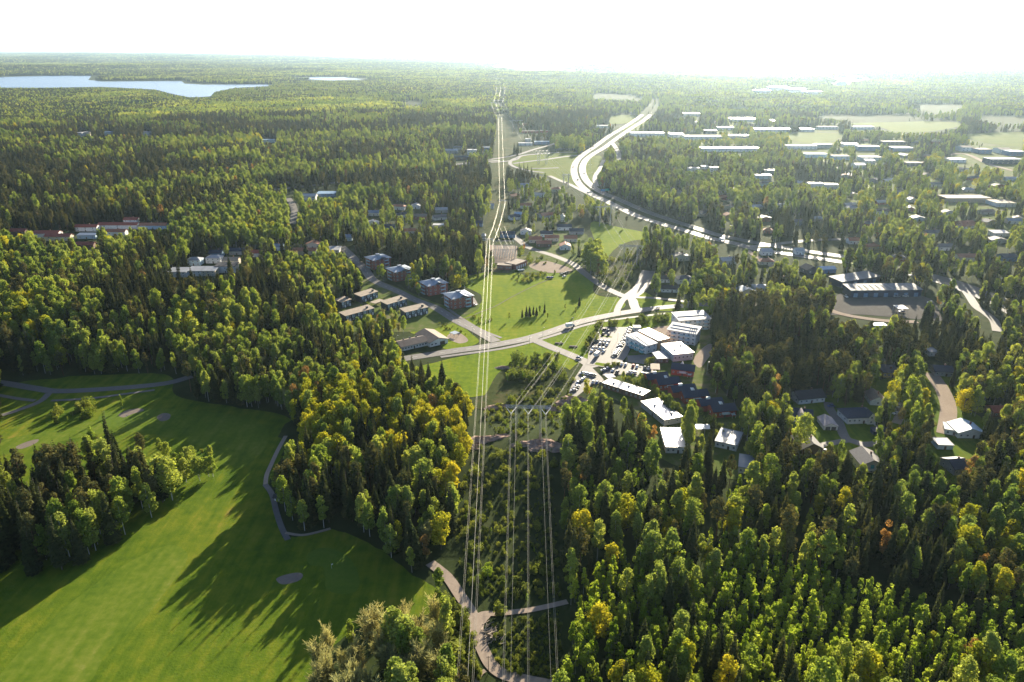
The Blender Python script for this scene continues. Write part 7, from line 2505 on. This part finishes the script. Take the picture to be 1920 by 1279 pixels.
far = bpy.data.collections.new('far_wood_source')
FARMIX = [.99, .92, .74, .5, .84, .95]
for pi, cf in enumerate(FARMIX):
    VV, FF, MI = [], [], []
    n = 0
    size = 150
    g = np.arange(-size / 2, size / 2, 7.6)
    for x in g:
        for y in g:
            px_, py_ = x + rng.uniform(-3.4, 3.4), y + rng.uniform(-3.4, 3.4)
            c = rng.random() < cf + .35 * (float(vnoise(np.array([px_]), np.array([py_]), 35, 5 + pi)[0]) - .5)
            v, f = cheap_tree(c)
            s = rng.uniform(.75, 1.15) * (1.05 if c else 1)
            an = rng.uniform(0, 6.28)
            R2 = np.array([[math.cos(an), -math.sin(an)], [math.sin(an), math.cos(an)]])
            v = v * s
            v[:, :2] = v[:, :2] @ R2.T
            v = v + np.array([px_, py_, 0])
            VV.append(v)
            FF.append(f + n)
            MI.append(np.full(len(f), 0 if c else (2 if rng.random() < .05 else 1)))
            n += len(v)
    me = np_mesh('far_wood_patch', np.concatenate(VV), np.concatenate(FF), [L_spruce, L_birch, L_yellow], np.concatenate(MI))
    far.objects.link(bpy.data.objects.new('far_wood_patch_%d' % pi, me))


def patches(r0, r1, step, sc, dens=1.0):
    m = r1
    xs = np.arange(-m, m, step)
    ys = np.arange(1000, r1, step)
    X, Y = np.meshgrid(xs, ys)
    X = X + rng.uniform(-.35, .35, X.shape) * step
    Y = Y + rng.uniform(-.35, .35, Y.shape) * step
    r = np.hypot(X, Y)
    ok = (r >= r0) & (r < r1) & (np.abs(X) < Y * 0.78 + 100)
    X, Y = X[ok], Y[ok]
    Z = terrain(X, Y)
    keep = rng.random(len(X)) < dens * np.where(vnoise(X, Y, 700, 9) > .78, .35, 1)
    e = 70 * sc
    for ox in (-e, 0, e):
        for oy in (-e, 0, e):
            for hh in (0, 17):
                uu, vv = proj(X + ox, Y + oy, Z + hh)
                keep &= ~look(VIS, uu, vv)
    for hh in (0,):
        uu, vv = proj(X, Y, Z)
        keep &= ~look(NOB, uu, vv)
    sub = (np.hypot(X, Y) < 4200)
    return np.stack([X[keep], Y[keep], Z[keep], np.full(keep.sum(), sc)], 1)


def single_far(r0, r1, step):
    """gaps that the patches leave along lake shores, fields and roads: single trees"""
    X, Y = wedge(r0, r1, step)
    return X, Y


rows = np.concatenate([patches(2620, 7000, 118, 1.0), patches(7000, 14000, 150, 1.25, .95), patches(14000, 30000, 260, 2.0, .9)])
nf = len(rows)
me = bpy.data.meshes.new('far_woods')
me.vertices.add(nf)
me.vertices.foreach_set('co', rows[:, :3].astype(np.float32).ravel())
cn = np.clip((vnoise(rows[:, 0], rows[:, 1], 420, 11) * .7 + vnoise(rows[:, 0], rows[:, 1], 1500, 12) * .5 - .1) + rng.normal(0, .08, nf), 0, .999)
order_ = np.argsort(FARMIX)
idx = order_[(cn * 6).astype(int)]
scl = np.stack([rows[:, 3], rows[:, 3], rows[:, 3] ** .5 * rng.uniform(.8, 1.15, nf)], 1).astype(np.float32)
rot = np.stack([np.zeros(nf), np.zeros(nf), rng.uniform(0, 6.283, nf)], 1).astype(np.float32)
for nm, arr in (('scl', scl), ('rot', rot)):
    at_ = me.attributes.new(nm, 'FLOAT_VECTOR', 'POINT')
    at_.data.foreach_set('vector', arr.ravel())
at_ = me.attributes.new('idx', 'INT', 'POINT')
at_.data.foreach_set('value', idx.astype(np.int32))
fo = link('far_woods', me)
tag(fo, kind='stuff')
gn_instance(fo, far, 'far_woods')
# single trees where whole patches do not fit
X, Y = wedge(2600, 5200, 12.0)
Z = terrain(X, Y)
covered = np.zeros(len(X), bool)
cell = {}
for x, y, z_, s in rows[rows[:, 3] == 1.0]:
    cell.setdefault((int(x // 80), int(y // 80)), []).append((x, y))
for i in range(len(X)):
    a_, b_ = int(X[i] // 80), int(Y[i] // 80)
    for da in (-1, 0, 1):
        for db in (-1, 0, 1):
            for (x, y) in cell.get((a_ + da, b_ + db), ()):
                if (x - X[i]) ** 2 + (y - Y[i]) ** 2 < 4000:
                    covered[i] = True
u, v = proj(X, Y, Z)
keep = ~covered & ~look(NOB, u, v)
for fr in (2, 9, 17):
    uu, vv = proj(X, Y, Z + fr)
    keep &= ~look(VIS, uu, vv)
rr = np.stack([X[keep], Y[keep], Z[keep], rng.uniform(13, 21, keep.sum()), np.zeros(keep.sum())], 1)
half = rng.random(len(rr)) < .5
if len(rr):
    stuff('far_shore_trees', KINDS['S'], rr[half])
    stuff('far_shore_birches', KINDS['B'], rr[~half])
print('FAR', nf, len(rr))
